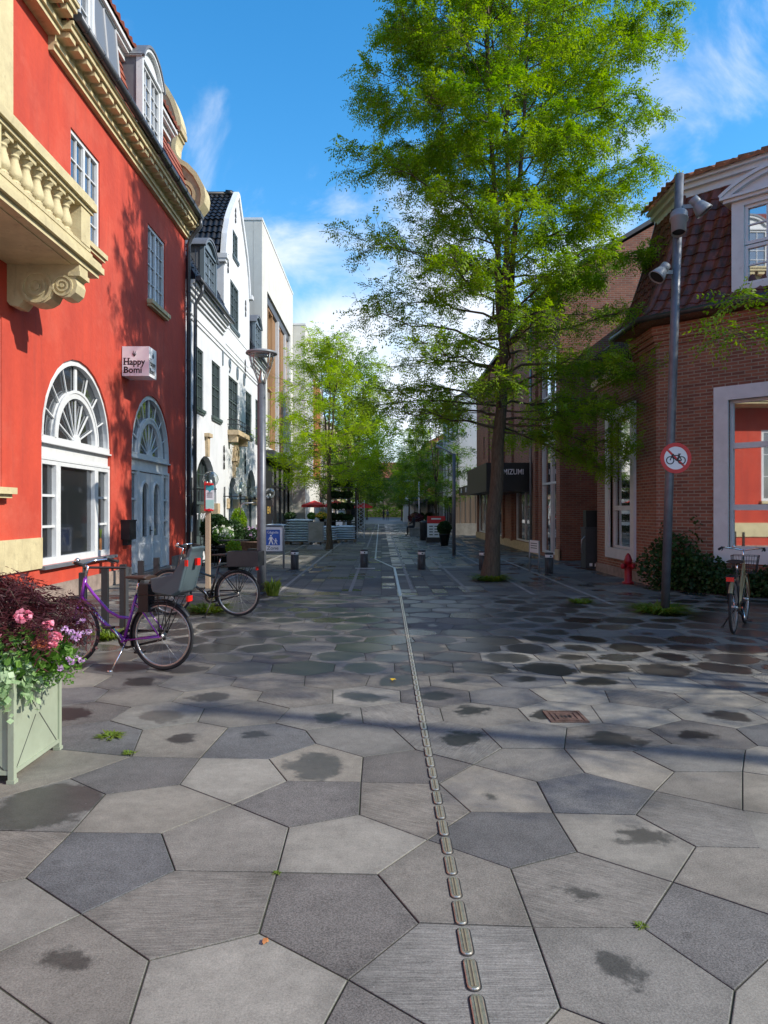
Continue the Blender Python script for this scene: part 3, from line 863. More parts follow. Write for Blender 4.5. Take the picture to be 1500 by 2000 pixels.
def semi_window(parent, u0, u1, vs, mat='white', glass='pane', d=-.13, name='fanlight'):
    c, r = (u0 + u1) / 2, (u1 - u0) / 2
    w = MB(mat)
    w.ring(FR_, c, vs, r - .11, r - .005, 0, 180, 28, d, d + .09)
    w.ring(FR_, c, vs, r - .115, r - .075, 0, 180, 28, d + .088, d + .11)
    w.ring(FR_, c, vs, r * .535, r * .62, 0, 180, 22, d, d + .085); w.ring(FR_, c, vs, r * .60, r * .635, 0, 180, 22, d + .083, d + .1)
    w.ring(FR_, c, vs, .0, .15, 0, 180, 10, d, d + .08)
    def spoke(a, ra, rb, t):
        a = R(a); ca, sa = math.cos(a), math.sin(a); px, pv = -sa * t, ca * t
        q = [(c + ca * ra + px, vs + sa * ra + pv), (c + ca * rb + px, vs + sa * rb + pv), (c + ca * rb - px, vs + sa * rb - pv), (c + ca * ra - px, vs + sa * ra - pv)]
        w.prism(FR_, q, d + .02, d + .045)
    for k in range(1, 8): spoke(180 * k / 8, .13, r * .55, .011)
    for a in (22, 44, 67, 113, 136, 158): spoke(a, r * .6, r - .09, .011)
    spoke(90, r * .6, r - .09, .055)
    w.box(FR_, u0 + .01, u1 - .01, vs - .1, vs + .012, d, d + .1); w.box(FR_, u0, u1, vs - .13, vs - .1, d - .02, d + .14)
    w.box(FR_, u0 + .01, u1 - .01, vs - .36, vs - .13, d, d + .06)
    w.box(FR_, u0, u1, vs - .41, vs - .36, d - .02, d + .1)
    o = w.build(name, parent, org=FR_.p(c, vs - .4, d))
    g = MB(glass); g.prism(FR_, [(c + (r - .05) * math.cos(pi * i / 24), vs + (r - .05) * math.sin(pi * i / 24)) for i in range(25)], d - .02, d + .006)
    g.build('pane', o)
    return o
# arched shop window
u0, u1, v0, vs = AW
semi_window(red, u0, u1, vs)
w = MB('white'); d = -.13; vt = vs - .42
x = [u0, u0 + .09, u0 + .62, u0 + .8, u1 - .8, u1 - .62, u1 - .09, u1]
for a, b in ((x[0], x[1]), (x[2], x[3]), (x[4], x[5]), (x[6], x[7])): w.box(FR_, a, b, v0, vt, d, d + .1)
for a, b in ((x[1], x[2]), (x[3], x[4]), (x[5], x[6])):
    w.box(FR_, a, b, v0, v0 + .12, d, d + .096); w.box(FR_, a, b, vt - .07, vt, d, d + .096)
for a, b in ((x[1], x[2]), (x[5], x[6])):
    for k in (1, 2):
        z = v0 + .12 + (vt - v0 - .19) * k / 3; w.box(FR_, a, b, z - .022, z + .022, d + .01, d + .07)
sw = w.build('shop_window', red, org=FR_.p((u0 + u1) / 2, v0, d))
g = MB('pane_dark'); g.box(FR_, u0 + .05, u1 - .05, v0 + .05, vt - .03, d - .02, d + .02); g.build('pane', sw)
g = MB('lead'); g.box(FR_, u0 - .08, u1 + .12, v0 - .06, v0 - .001, -.2, .1); g.build('sill', sw)
# orange carrot sticker in the narrow light
g = MB('wood_orange', 'weed'); cu = u1 - .3
g.prism(FR_, [(cu - .07, 1.0), (cu - .045, .7), (cu, .62), (cu + .045, .7), (cu + .07, 1.0), (cu, 1.03)], d + .021, d + .025)
g.prism(FR_, [(cu - .03, 1.03), (cu + .03, 1.03), (cu + .08, 1.22), (cu, 1.16), (cu - .07, 1.24)], d + .021, d + .025, 1); g.build('sticker', sw)
# double door
u0, u1, v0, vs = DR
semi_window(red, u0, u1, vs)
w = MB('white'); vt = vs - .42; c = (u0 + u1) / 2
for a, b in ((u0, u0 + .08), (u0 + .5, u0 + .64), (u1 - .64, u1 - .5), (u1 - .08, u1)): w.box(FR_, a, b, v0, vt, d, d + .1)
w.box(FR_, u0, u1, vt, vt + .03, d, d + .104); w.box(FR_, u0 + .08, u1 - .08, v0 - .02, v0, d - .02, d + .1); w.box(FR_, u0 + .08, u0 + .5, v0, v0 + .75, d, d + .05); w.box(FR_, u1 - .5, u1 - .08, v0, v0 + .75, d, d + .05)
w.box(FR_, u0 + .14, u0 + .44, v0 + .12, v0 + .62, d + .045, d + .065); w.box(FR_, u1 - .44, u1 - .14, v0 + .12, v0 + .62, d + .045, d + .065)
for a, b in ((u0 + .08, u0 + .5), (u1 - .5, u1 - .08)):
    for z in (v0 + .75, v0 + 1.2, v0 + 1.75, vt - .07): w.box(FR_, a, b, z, z + .05, d + .002, d + .07)
dr = w.build('door', red, org=FR_.p(c, v0, d))
for a, b in ((u0 + .05, u0 + .52), (u1 - .52, u1 - .05)): g = MB('pane_dark'); g.box(FR_, a, b, v0 + .7, vt, d - .02, d + .02); g.build('sidelight_pane', dr)
for a, b in ((u0 + .645, c - .004), (c + .004, u1 - .645)):
    w = MB('white'); m0, m1 = a + .2, b - .2
    w.wall(FR_, rect(a, b, v0, vt - .02), [arch(m0, m1, v0 + .85, vt - .5, 10)], .05, d=d + .08)
    w.box(FR_, a, b, v0, v0 + .8, d, d + .079); w.box(FR_, a + .12, b - .12, v0 + .14, v0 + .68, d + .075, d + .1)
    w.ring(FR_, (m0 + m1) / 2, vt - .5, (m1 - m0) / 2 - .005, (m1 - m0) / 2 + .045, 0, 180, 10, d + .075, d + .105)
    w.box(FR_, m0 - .045, m0, v0 + .85, vt - .5, d + .076, d + .104); w.box(FR_, m1, m1 + .045, v0 + .85, vt - .5, d + .076, d + .104)
    lf = w.build('door_leaf', dr, org=FR_.p((a + b) / 2, v0, d))
    # glass and handle belong to the leaf but the tree stops at three levels
    lf.parent = red; lf.location = WL[lf.name] - WL[red.name]
    g = MB('pane_dark'); g.box(FR_, m0 - .02, m1 + .02, v0 + .83, vt - .25, d + .02, d + .045); g.build('pane', lf)
    if a < c - .5:
        g = MB('black'); g.tube([FR_.p(b - .06, v0 + 1.0, d + .1), FR_.p(b - .06, v0 + 1.0, d + .15), FR_.p(b - .16, v0 + 1.0, d + .15)], .012); g.box(FR_, b - .085, b - .035, v0 + .88, v0 + 1.1, d + .075, d + .095); g.build('handle', lf)
for q in UW[:2] + UW[2:]:
    window(FR_, red, *q, d=-.1, fw=.075, cols=4, rows=4, mun=.024, sill=.14)
for q in GW: window(FR_, red, *q, d=-.1, fw=.1, cols=2, rows=3, sill=.2)
window(FR_, red, 8.0, 10.2, 5.72, 8.6, d=-.1, fw=.1, cols=4, rows=4)

# cornice with blocks
mb = MB('cream')
def cornice(ua, ub, z, out):
    mb.box(FR_, ua, ub, z, z + .09, -.05, .1 + out); mb.box(FR_, ua, ub, z + .09, z + .15, -.05, .15 + out)
    mb.box(FR_, ua, ub, z + .15, z + .36, -.05, .12 + out)
    n = int((ub - ua) / .36)
    for k in range(n):
        uu = ua + (ub - ua) * (k + .5) / n; mb.box(FR_, uu - .12, uu + .12, z + .25, z + .345, .1 + out, .35 + out)
    mb.box(FR_, ua, ub, z + .36, z + .45, -.05, .4 + out); mb.box(FR_, ua, ub, z + .45, z + .51, -.05, .44 + out)
cornice(12.47, 21.25, 9.62, 0); cornice(-4, 12.45, 9.86, .12)
mb.build('cornice', red)
mb = MB('gutter'); mb.tube([FR_.p(12.5, 10.22, .5), FR_.p(21.1, 10.2, .5)], .085, 10)
for k in range(12): mb.tube([FR_.p(12.8 + .72 * k, 10.21, .5), FR_.p(12.83 + .72 * k, 10.21, .5)], .094, 10)
mb.build('gutter', red)
mb = MB('gutter'); mb.tube([FR_.p(21.0, 10.15, .5), FR_.p(21.02, 9.95, .5), FR_.p(21.05, 9.8, .36), FR_.p(21.08, 9.6, .2), FR_.p(21.08, 9.4, .13), FR_.p(21.08, .1, .13)], .06, 10)
for z in (2, 4, 6, 8): mb.tube([FR_.p(21.08, z, .13), FR_.p(21.08, z + .04, .13)], .07, 10)
mb.build('downpipe', red)
mb = MB('gutter'); mb.tube([FR_.p(21.12, 9.3, .32), FR_.p(21.14, .1, .3)], .012, 6); mb.build('cable', red)
# mansard with clay tiles, upper cornice and upper roof
mb = MB('tile_red', 'red')
pantiles(mb, FR_.p(-4, 10.12, .34), FR_.p(20.75, 10.12, .34), FR_.p(-4, 11.62, -.02), FR_.p(20.75, 11.62, -.02), 7, 120, .012, .03, 0, None, 2)
mb.build('roof', red)
mb = MB('white'); mb.box(FR_, -4, 19.4, 11.58, 11.72, -.3, .1); mb.box(FR_, -4, 19.45, 11.72, 11.8, -.3, .2); mb.box(FR_, -4, 19.5, 11.8, 11.88, -.3, .26)
mb.build('roof_cornice', red)
mb = MB('tile_red', 'slate')
pantiles(mb, FR_.p(-4, 11.9, .3), FR_.p(19.5, 11.9, .3), FR_.p(-4, 13.9, -3.6), FR_.p(19.5, 13.9, -3.6), 12, 96, .05, .04, 0)
pantiles(mb, FR_.p(19.5, 12.2, -.42), FR_.p(20.75, 12.2, -.42), FR_.p(19.5, 13.9, -3.6), FR_.p(20.75, 13.9, -3.6), 11, 5, .05, .04, 0)
mb.wbox(-16, XF - 3.6, -4, 20.75, 11.5, 13.6, 1)
mb.build('upper_roof', red)

def dormer(F, parent, u0, u1, z0, z1, front, back, mat='white', side='lead', wcols=4, wrows=4, glass='pane', rise=.45, name='dormer'):
    b = MB(mat, side)
    b.box(F, u0, u0 + .05, z0, z1, back, front - .09, 1); b.box(F, u1 - .05, u1, z0, z1, back, front - .09, 1)
    c = (u0 + u1) / 2; h = (u1 - u0) / 2; rad = (h * h + rise * rise) / (2 * rise); cv = z1 + rise - rad; a = math.degrees(math.asin(min(1, h / rad)))
    arcp = [(c + rad * math.sin(R(-a + 2 * a * i / 14)), cv + rad * math.cos(R(-a + 2 * a * i / 14))) for i in range(15)]
    b.prism(F, [(u0, z1)] + arcp + [(u1, z1)], front - .12, front - .06)
    b.prism(F, [(u0, z1)] + arcp + [(u1, z1)], back, front - .13, 1)
    b.ring(F, c, cv, rad, rad + .06, 90 - a - 4, 90 + a + 4, 16, back, front + .06, 1)
    b.ring(F, c, cv, rad - .07, rad - .002, 90 - a, 90 + a, 16, front - .07, front + .03, 0)
    b.box(F, u0 - .06, u1 + .06, z1 - .05, z1 + .015, back, front, 0)
    b.box(F, u0 - .02, u0 + .08, z0, z1 - .05, front - .14, front, 0); b.box(F, u1 - .08, u1 + .02, z0, z1 - .05, front - .14, front, 0)
    o = b.build(name, parent, org=F.p(c, z0, front))
    wn = window(F, o, u0 + .08, u1 - .08, z0, z1 - .06, d=front - .12, fw=.06, cols=wcols, rows=wrows, mat=mat, glass=glass, mun=.02)
    for ch in list(wn.children): bpy.data.objects.remove(ch)
    g = MB(glass); g.box(F, u0 + .1, u1 - .1, z0 + .03, z1 - .1, front - .135, front - .1); g.build('pane', o)
    return o
for (a, b) in ((15.95, 17.4), (11.75, 13.25), (6.5, 8.0)):
    dm = dormer(FR_, red, a, b, 10.25, 11.75, .49, -.6)
    s = MB('steel')
    for k in range(24):
        t = -.5 + .04 * k; s.tube([FR_.p(a + .7 + .02 * (k % 3), 12.24, -.1 + t * .5), FR_.p(a + .62 + .1 * (k % 3), 12.42, -.1 + t * .5)], .003, 3)
    s.build('bird_spikes', dm)
# roof window propped open
s = MB('lead'); A = FR_.p(13.5, 10.4, .42); B = FR_.p(14.75, 10.4, .42); C = FR_.p(13.5, 11.5, .32); D = FR_.p(14.75, 11.5, .32)
for p, q in ((A, B), (C, D), (A, C), (B, D), (A.lerp(B, .5), C.lerp(D, .5))): s.tube([p, q], .022, 4, smooth=False)
sk_ = s.build('roof_window', red)
s = MB('sky_pane'); s.add([A, B, D, C], [(0, 1, 2, 3)]); s.build('pane', sk_)
# scrolled gable
FG = Fr((0, 20.7, 0), (1, 0, 0), (0, -1, 0))
out = [(-9.2, 15.2), (-8.2, 15.1), (-7.3, 14.75), (-6.75, 14.35), (-6.43, 14.07), (-6.17, 13.72), (-6.02, 13.45), (-5.93, 13.2), (-5.84, 12.9), (-5.82, 12.73), (-5.86, 12.66), (-5.9, 12.43), (-5.97, 12.2), (-5.985, 12.0), (-5.93, 11.83), (-5.83, 11.7), (-5.72, 11.63), (-5.6, 11.56), (-5.5, 11.45), (-5.36, 11.3), (-5.25, 11.1), (-5.15, 10.9), (-5.12, 10.7), (-5.15, 10.45), (-5.34, 10.2)]
def offs(pl, k):
    r = []
    for i, p in enumerate(pl):
        a, b = Vector(pl[max(i - 1, 0)]), Vector(pl[min(i + 1, len(pl) - 1)]); t = (b - a).normalized(); r.append((p[0] - abs(t.y) * k - (.0 if t.y else 0), p[1] - abs(t.x) * k * (1 if True else 0)))
    return r
inn = offs(out, .27)
mb = MB('red'); mb.prism(FG, inn + [(-5.7, 9.9), (-9.2, 9.9)], -.42, -.06); sgw = mb.build('gable', red, org=(XF, 20.9, 9.9))
mb = MB('cream', 'cream_old')
mb.strip(FG, out, offs(out, .3), -.5, .0, 1); mb.strip(FG, offs(out, -.05), offs(out, .08), -.54, .06, 0)
mb.box(FG, -6.5, -5.76, 12.52, 12.68, -.56, .1, 1); mb.box(FG, -6.4, -5.82, 12.42, 12.519, -.53, .06, 1)
for q, r1 in ((.0, .44), (.03, .3), (.06, .17)): mb.ring(FG, -5.8, 10.72, max(r1 - .1, .0), r1, 0, 360, 22, -.1, .02 + q, 1)
mb.build('coping', sgw)

# balcony
bal = MB('cream')
bal.box(FR_, 4.2, 11.82, 5.42, 5.5, 0, 1.14); bal.box(FR_, 4.1, 11.9, 5.5, 5.6, 0, 1.2); bal.box(FR_, 4.14, 11.86, 5.6, 5.66, 0, 1.17); bal.box(FR_, 4.4, 11.56, 5.66, 5.72, .0, 1.14)
bal.box(FR_, 4.8, 11.4, 5.404, 5.42, .2, 1.0)
bo = bal.build('balcony', red, org=FR_.p(8, 5.4, 0))
r_ = MB('cream')
for v0, v1, a, b in ((6.32, 6.38, .88, 1.18), (6.38, 6.5, .83, 1.23), (6.5, 6.55, .86, 1.2)):
    r_.box(FR_, 4.5, 11.5 + (.03 if v0 == 6.38 else 0), v0, v1, a, b); r_.box(FR_, 11.1, 11.5, v0, v1, 0, a - .001)
r_.box(FR_, 4.5, 11.46, 5.72, 5.77, .92, 1.15)
r_.build('rail', bo)
def baluster(u, dd):
    b = MB('cream')
    q = .1
    b.box(FR_, u - q, u + q, 6.25, 6.32, dd - q, dd + q); b.box(FR_, u - .085, u + .085, 5.77, 5.81, dd - .085, dd + .085)
    prof = [(.06, .025), (.085, .03), (.085, .05), (.062, .06), (.07, .07), (.1, .095), (.104, .12), (.095, .16), (.075, .21), (.058, .255), (.056, .285), (.07, .29), (.07, .3), (.058, .305), (.068, .32), (.095, .345), (.098, .353)]
    b.lathe([(r, h * 1.36) for r, h in prof], FR_.p(u, 5.77, dd), 14)
    return b.build('baluster', bo, org=FR_.p(u, 5.77, dd))
us = [10.78 - .3 * k for k in range(7)] + [7.7 - .3 * k for k in range(9)]
b0 = baluster(us[0], 1.04)
for u in us[1:] :
    c_ = copy_tree(b0, bo); c_.location = b0.location + Vector((0, u - us[0], 0))
for dd in (.2, .5):
    c_ = copy_tree(b0, bo); c_.location = b0.location + Vector((dd - 1.04, 11.27 - us[0], 0))
for a, b in ((11.08, 11.42), (4.6, 4.95), (8.02, 8.75)):
    p_ = MB('cream'); p_.box(FR_, a, b, 5.77, 6.32, .9, 1.16)
    if a != 8.02: p_.build('pier', bo)
if True: p_.box(FR_, 8.1, 8.67, 5.86, 6.26, 1.159, 1.175)
for k in range(5):
    a = 2 * pi * k / 5; p_.ring(FR_, 8.385 + .1 * math.cos(a), 6.06 + .08 * math.sin(a), .02, .06, 0, 360, 10, 1.17, 1.195)
p_.build('pier', bo)
prof = [(0, 5.42), (0, 4.84), (.05, 4.78), (.18, 4.76), (.26, 4.86), (.34, 4.82), (.46, 4.8), (.58, 4.82), (.68, 4.88), (.74, 5.0), (.8, 4.93), (.88, 4.9), (.98, 4.91), (1.06, 4.98), (1.09, 5.1), (1.06, 5.2), (1.1, 5.23), (1.12, 5.3), (1.12, 5.42)]
for uu in (11.1, 4.9):
    FB = Fr((XF, uu, 0), (1, 0, 0), (0, -1, 0))
    k_ = MB('cream'); k_.prism(FB, prof, -.32, 0)
    for (cx, cz, r1) in ((.46, 5.06, .26), (.86, 5.08, .17)):
        for q in range(2): k_.ring(FB, cx, cz, r1 * (.78 - .4 * q), r1 * (.95 - .4 * q), 0, 360, 20, -.01, .022)
        k_.ring(FB, cx, cz, 0, r1 * .2, 0, 360, 12, -.01, .03)
    k_.box(FB, .95, 1.14, 5.23, 5.3, -.34, .02)
    k_.build('bracket', bo)
g = MB('cream'); g.tube([FR_.p(9.4, 5.42, .7), FR_.p(9.4, 5.3, .7)], .035, 8); g.build('spout', bo)

# sign cube
cx0, cx1, cy0, cy1, cz0, cz1 = XF + .02, XF + .62, 15.98, 16.5, 4.6, 5.26
mb = MB('sign_white', 'sign_black', 'steel')
mb.wbox(cx0, cx1, cy0, cy1, cz0, cz1)
FS = Fr((cx0, cy0, cz0), (1, 0, 0), (0, -1, 0)); FS2 = Fr((cx1, cy0, cz0), (0, 1, 0), (1, 0, 0))
def cube_txt(F, sc):
    mb.text(F, 'Happy', .2 * sc, .03, .25, .001, 1, .022, .003, sx=.92); mb.text(F, 'Bomi', .2 * sc, .03, .07, .001, 1, .022, .003, sx=.98)
    for (a, b) in ((.045, .25), (.13, .25), (.045, .39), (.13, .39), (.045, .07)): mb.box(F, a - .015, a + .05, b, b + .012, .001, .004, 1)
    for k, (a, l) in enumerate(((-.5, .1), (-.15, .14), (.25, .13), (.6, .09))):
        p0 = F.p(.27, .43, .003); p1 = F.p(.27 + l * math.sin(a), .43 + l * math.cos(a), .003); mb.tube([p0, p0.lerp(p1, .5), p1], [.003, .009, .001], 5, 1)
cube_txt(FS, 1.); cube_txt(FS2, .86)
mb.build('bracket_arm', None) if False else None
o = mb.build('shop_sign', None, uv=False)
tag(o, 'white cube shop sign reading Happy Bomi on the red wall above the arched door', 'sign')
# letter box
mb = MB('black'); mb.box(FR_, 15.95, 16.36, .95, 1.37, .0, .2); mb.box(FR_, 15.94, 16.37, 1.36, 1.39, .0, .22); mb.box(FR_, 16.0, 16.31, 1.27, 1.29, .2, .205); mb.box(FR_, 16.05, 16.3, .82, .948, .0, .12)
tag(mb.build('letter_box'), 'black letter box on the red wall beside the white double door', 'letter box')
# ------------------------------------------------------------------ white gabled house
wh = thing('white_house', 'white gabled house with black tiles, dark windows and iron numerals reading 1900', 'house', (XF, 28, 0))
Y0w, Y1w = 21.25, 34.78
outline = [(Y0w, 0), (Y1w, 0), (Y1w, 8.45), (31.5, 8.45), (31.5, 11.0), (31.25, 11.9), (30.85, 12.6), (30.25, 13.25), (29.1, 14.4), (28.8, 14.4), (27.6, 13.25), (27.0, 12.6), (26.62, 11.9), (26.38, 11.0), (26.35, 8.45), (Y0w, 8.45)]
FWn = [(22.1, 23.35, 4.84, 6.76), (24.5, 25.8, 4.85, 6.76), (27.2, 29.0, 4.8, 6.74), (30.6, 32.0, 4.84, 6.74), (33.0, 34.2, 4.84, 6.74)]
GWn = [(27.5, 29.1, 8.77, 10.5), (27.95, 28.95, 11.6, 12.6)]
AR = [(22.2, 25.2, .25, 1.9), (27.2, 28.8, .15, 2.1), (30.8, 33.1, .25, 2.25)]
mb = MB('white_wall')
mb.wall(FR_, outline, [rect(*q) for q in FWn + GWn] + [arch(*a) for a in AR], .3)
mb.wbox(-15, XF - .31, Y0w, Y1w, 0, 8.5); mb.wbox(-15, XF - .31, 26.35, 31.5, 8.5, 11.0)
mb.add([(XF, 26.35, 8.45), (XF, 26.35, 11.0), (XF - .32, 26.35, 11), (XF - .32, 26.35, 8.45)], [(0, 1, 2, 3)])
gp_ = outline[4:14]
mb.strip(FR_, gp_, [(u, v - .02) for u, v in gp_], -.14, .0)
mb.build('wall', wh)
mb = MB('white_wall')
mb.strip(FR_, gp_, [(u + (.14 if u < 28.9 else -.14), v - .16) for u, v in gp_], .0, .07)
for z, dd in ((8.0, .06), (8.12, .13), (8.24, .2), (8.35, .27)):
    mb.box(FR_, Y0w, 26.2, z, z + .11, -.02, dd); mb.box(FR_, 31.65, Y1w, z, z + .11, -.02, dd)
mb.box(FR_, 26.2, 26.5, 10.85, 11.02, -.3, .16); mb.box(FR_, 31.35, 31.65, 10.85, 11.02, -.3, .16); mb.box(FR_, 26.22, 26.5, 10.72, 10.849, -.3, .1)
mb.box(FR_, Y0w, Y1w, 7.42, 7.47, -.02, .035); mb.box(FR_, Y0w, Y1w, 7.58, 7.62, -.02, .03)
for a, b, c, d in ((26.7, 31.2, 7.8, 7.83), (26.7, 31.2, 8.5, 8.53)): mb.box(FR_, a, b, c, d, -.02, .02)
mb.build('mouldings', wh)
for a, b in ((Y0w, 22.18), (25.22, 27.18), (28.82, 30.78), (33.12, Y1w)): mb = MB('concrete'); mb.box(FR_, a, b, -.02, .95, -.1, .04); mb.build('base_course', wh)
for i, q in enumerate(FWn):
    window(FR_, wh, *q, d=-.1, fw=.05, cols=4, rows=5, mat='green_frame', mun=.02, transom=[q[2] + 1.05], sill=.08, smat='green_frame')
for q in GWn: window(FR_, wh, *q, d=-.09, fw=.06, cols=4, rows=4, mat='green_frame', mun=.02, sill=.06, smat='green_frame')
# arched openings
for i, (u0, u1, v0, vs) in enumerate(AR):
    c, r = (u0 + u1) / 2, (u1 - u0) / 2
    w = MB('green_frame' if i != 1 else 'blue_grey')
    w.ring(FR_, c, vs, r - .08, r - .004, 0, 180, 16, -.28, -.2); w.box(FR_, u0 + .01, u1 - .01, vs - .1, vs, -.28, -.18)
    w.box(FR_, u0, u0 + .08, v0, vs - .1, -.28, -.2); w.box(FR_, u1 - .08, u1, v0, vs - .1, -.28, -.2); w.box(FR_, u0 + .08, u1 - .08, v0, v0 + .5, -.28, -.21)
    n = 7 if i == 0 else (5 if i == 2 else 3)
    for k in range(1, n):
        x = u0 + (u1 - u0) * k / n; h = math.sqrt(max(0, r * r - (x - c) ** 2)); w.box(FR_, x - .015, x + .015, vs, vs + h - .03, -.27, -.22)
    for z in (vs + .45, vs + .9):
        if z < vs + r - .2:
            h = math.sqrt(r * r - (z - vs) ** 2); w.box(FR_, c - h + .05, c + h - .05, z - .013, z + .013, -.268, -.223)
    if i == 1: w.box(FR_, u0 + .08, u1 - .08, v0 + .5, vs - .1, -.28, -.215); w.prism(FR_, arch(u0 + .02, u1 - .02, vs - .05, vs, 12), -.29, -.23)
    else: w.box(FR_, c - .05, c + .05, v0 + .5, vs - .1, -.279, -.2)
    ow = w.build('arched_window' if i != 1 else 'arched_door', wh, org=FR_.p(c, v0, -.28))
    if i != 1:
        g = MB('pane_dark'); g.prism(FR_, arch(u0 + .03, u1 - .03, v0 + .3, vs, 14), -.285, -.25); g.build('pane', ow)
    for a, b in ((u0 - .36, u0 + .02), (u1 - .02, u1 + .36)): k_ = MB('sandstone'); k_.box(FR_, a, b, vs - .42, vs - .05, -.18, .05); k_.build('impost', wh)
    if i < 2:
        z = vs + r; k_ = MB('sandstone'); k_.prism(FR_, [(c - .1, z - .02), (c + .1, z - .02), (c + .16, z + .62), (c - .16, z + .62)], -.1, .1); k_.box(FR_, c - .24, c + .24, z + .62, z + .74, -.05, .17)
        k_.build('keystone', wh)
for a, b in ((21.3, 26.3), (31.6, 34.7)): mb = MB('gutter'); mb.tube([FR_.p(a, 8.51, .36), FR_.p(b, 8.5, .36)], .08, 10); mb.build('gutter', wh)
mb = MB('gutter'); mb.tube([FR_.p(21.75, 8.45, .36), FR_.p(21.75, 8.2, .36), FR_.p(21.8, 7.85, .14), FR_.p(21.8, .1, .12)], .055, 10)
mb.build('downpipe', wh)
mb = MB('tile_black')
pantiles(mb, FR_.p(Y0w, 8.55, .26), FR_.p(26.35, 8.55, .26), FR_.p(Y0w, 12.2, -1.5), FR_.p(26.35, 12.2, -1.5), 12, 20, .05, .04)
mb.build('roof', wh); mb = MB('tile_black')
pantiles(mb, FR_.p(31.5, 8.55, .26), FR_.p(Y1w, 8.55, .26), FR_.p(31.5, 12.2, -1.5), FR_.p(Y1w, 12.2, -1.5), 12, 12, .05, .04)
mb.build('roof', wh)
mb = MB('tile_black', 'white_wall')
xa, xb = XF - .12, XF - 7
pantiles(mb, (xb, 26.05, 11.0), (xa, 26.05, 11.0), (xb, 26.95, 12.5), (xa, 26.95, 12.5), 5, 34, .05, .05)
pantiles(mb, (xb, 26.93, 12.5), (xa, 26.93, 12.5), (xb, 28.9, 14.3), (xa, 28.9, 14.3), 8, 34, .05, .05)
pantiles(mb, (xa, 30.93, 12.5), (xb, 30.93, 12.5), (xa, 28.9, 14.3), (xb, 28.9, 14.3), 7, 24, .05, .05)
pantiles(mb, (xa, 31.8, 11.05), (xb, 31.8, 11.05), (xa, 30.93, 12.5), (xb, 30.93, 12.5), 4, 24, .05, .05)
mb.tube([(xb, 28.9, 14.36), (xa, 28.9, 14.36)], .1, 8)
for k in range(7): mb.tube([(xa - .1 - k, 28.9, 14.38), (xa - .35 - k, 28.9, 14.4)], .13, 8)
mb.build('cross_roof', wh)
dormer(FR_, wh, 22.6, 24.3, 8.6, 10.0, .22, -.9, 'blue_grey', 'lead', 4, 4, 'pane_blue', .38)
dormer(FR_, wh, 31.75, 33.3, 8.6, 10.0, .22, -.9, 'blue_grey', 'lead', 4, 4, 'pane_blue', .38)
mb = MB('blue_grey')
for z, ch, u in ((7.0, '1', 25.95), (6.95, '9', 27.15), (6.95, '0', 28.6), (6.95, '0', 30.0)): mb = MB('blue_grey'); mb.text(FR_, ch, .75, u, z - .1, .01, 0, .01, .03); mb.build('numeral', wh)
def anchor(u, z, s=1.):
    mb = MB('black')
    for k in range(3):
        for sg in (-1, 1):
            mb.tube([FR_.p(u + sg * .12 * s * math.sin(a * .7) * (1 - .2 * abs(k - 1)), z + (k - 1) * .3 * s + .12 * s * math.cos(a), .03) for a in np.linspace(0, 5, 10)], .012, 4)
    mb.tube([FR_.p(u, z - .45 * s, .03), FR_.p(u, z + .45 * s, .03)], .014, 4)
    mb.build('wall_anchor', wh)
for u, z, s in ((22.0, 3.7, 1), (26.3, 3.55, 1), (30.4, 7.6, .9), (30.5, 10.2, .8), (27.0, 10.9, .8), (28.4, 13.3, .7), (30.4, 3.6, 1)): anchor(u, z, s)
mb = MB('sandstone'); mb.ring(FR_, 28.3, 3.75, .0, .42, 0, 360, 18, 0, .08); mb.ring(FR_, 28.3, 3.75, .3, .44, 0, 360, 18, .079, .12); mb.box(FR_, 28.15, 28.45, 3.55, 3.98, .079, .11); mb.build('medallion', wh)
mb = MB('sandstone'); mb.box(FR_, 27.0, 29.4, 4.46, 4.64, 0, .42); mb.box(FR_, 27.1, 27.35, 4.2, 4.46, 0, .34); mb.box(FR_, 29.05, 29.3, 4.2, 4.46, 0, .34); bo2 = mb.build('balcony', wh)
mb = MB('black')
for z in (4.85, 5.02): mb.tube([FR_.p(27.0, z, 0), FR_.p(27.0, z, .4), FR_.p(29.4, z, .4), FR_.p(29.4, z, 0)], .016, 5, smooth=False)
for k in range(7): mb.tube([FR_.p(27.0 + 2.4 * k / 6, 4.64, .4), FR_.p(27.0 + 2.4 * k / 6, 5.02, .4)], .012, 5)
mb.build('railing', bo2)
# lettering on the shop glass
mb = MB('sign_white'); mb.text(FR_, 'KING TORVS', .3, 22.45, 1.3, -.245, 0, .0, .003, sx=1.25); mb.build('window_lettering', wh)
# globe lamps on wall arms
gl0 = None
for n_, (u, z) in enumerate(((21.75, 2.25), (26.3, 2.12), (29.3, 2.05), (33.3, 2.1))):
    where = ['beside the downpipe', 'right of the tall arched window', 'right of the small arched door', 'nearest the black shop panel'][n_]
    t_ = thing('globe_lamp', 'clear glass globe lamp on an iron arm ' + where, 'wall lamp', (XF, u, z), 'globe lamps along the white house')
    mb = MB('clear'); mb.lathe([(.01, -.24), (.12, -.21), (.2, -.13), (.245, 0), (.2, .13), (.12, .21), (.01, .24)], (XF + .62, u, z + .3), 16); mb.build('globe', t_)
    mb = MB('black'); mb.tube([(XF, u, z), (XF + .8, u, z)], .02, 6); mb.tube([(XF + .05, u, z + .35), (XF + .05, u, z - .8)], .025, 6); mb.tube([(XF + .62, u, z), (XF + .62, u, z + .12)], .05, 8); mb.build('arm', t_)
    mb = MB('sign_white'); mb.lathe([(.01, 0), (.04, .03), (.045, .08), (.02, .14)], (XF + .62, u, z + .14), 10); mb.build('bulb', t_)

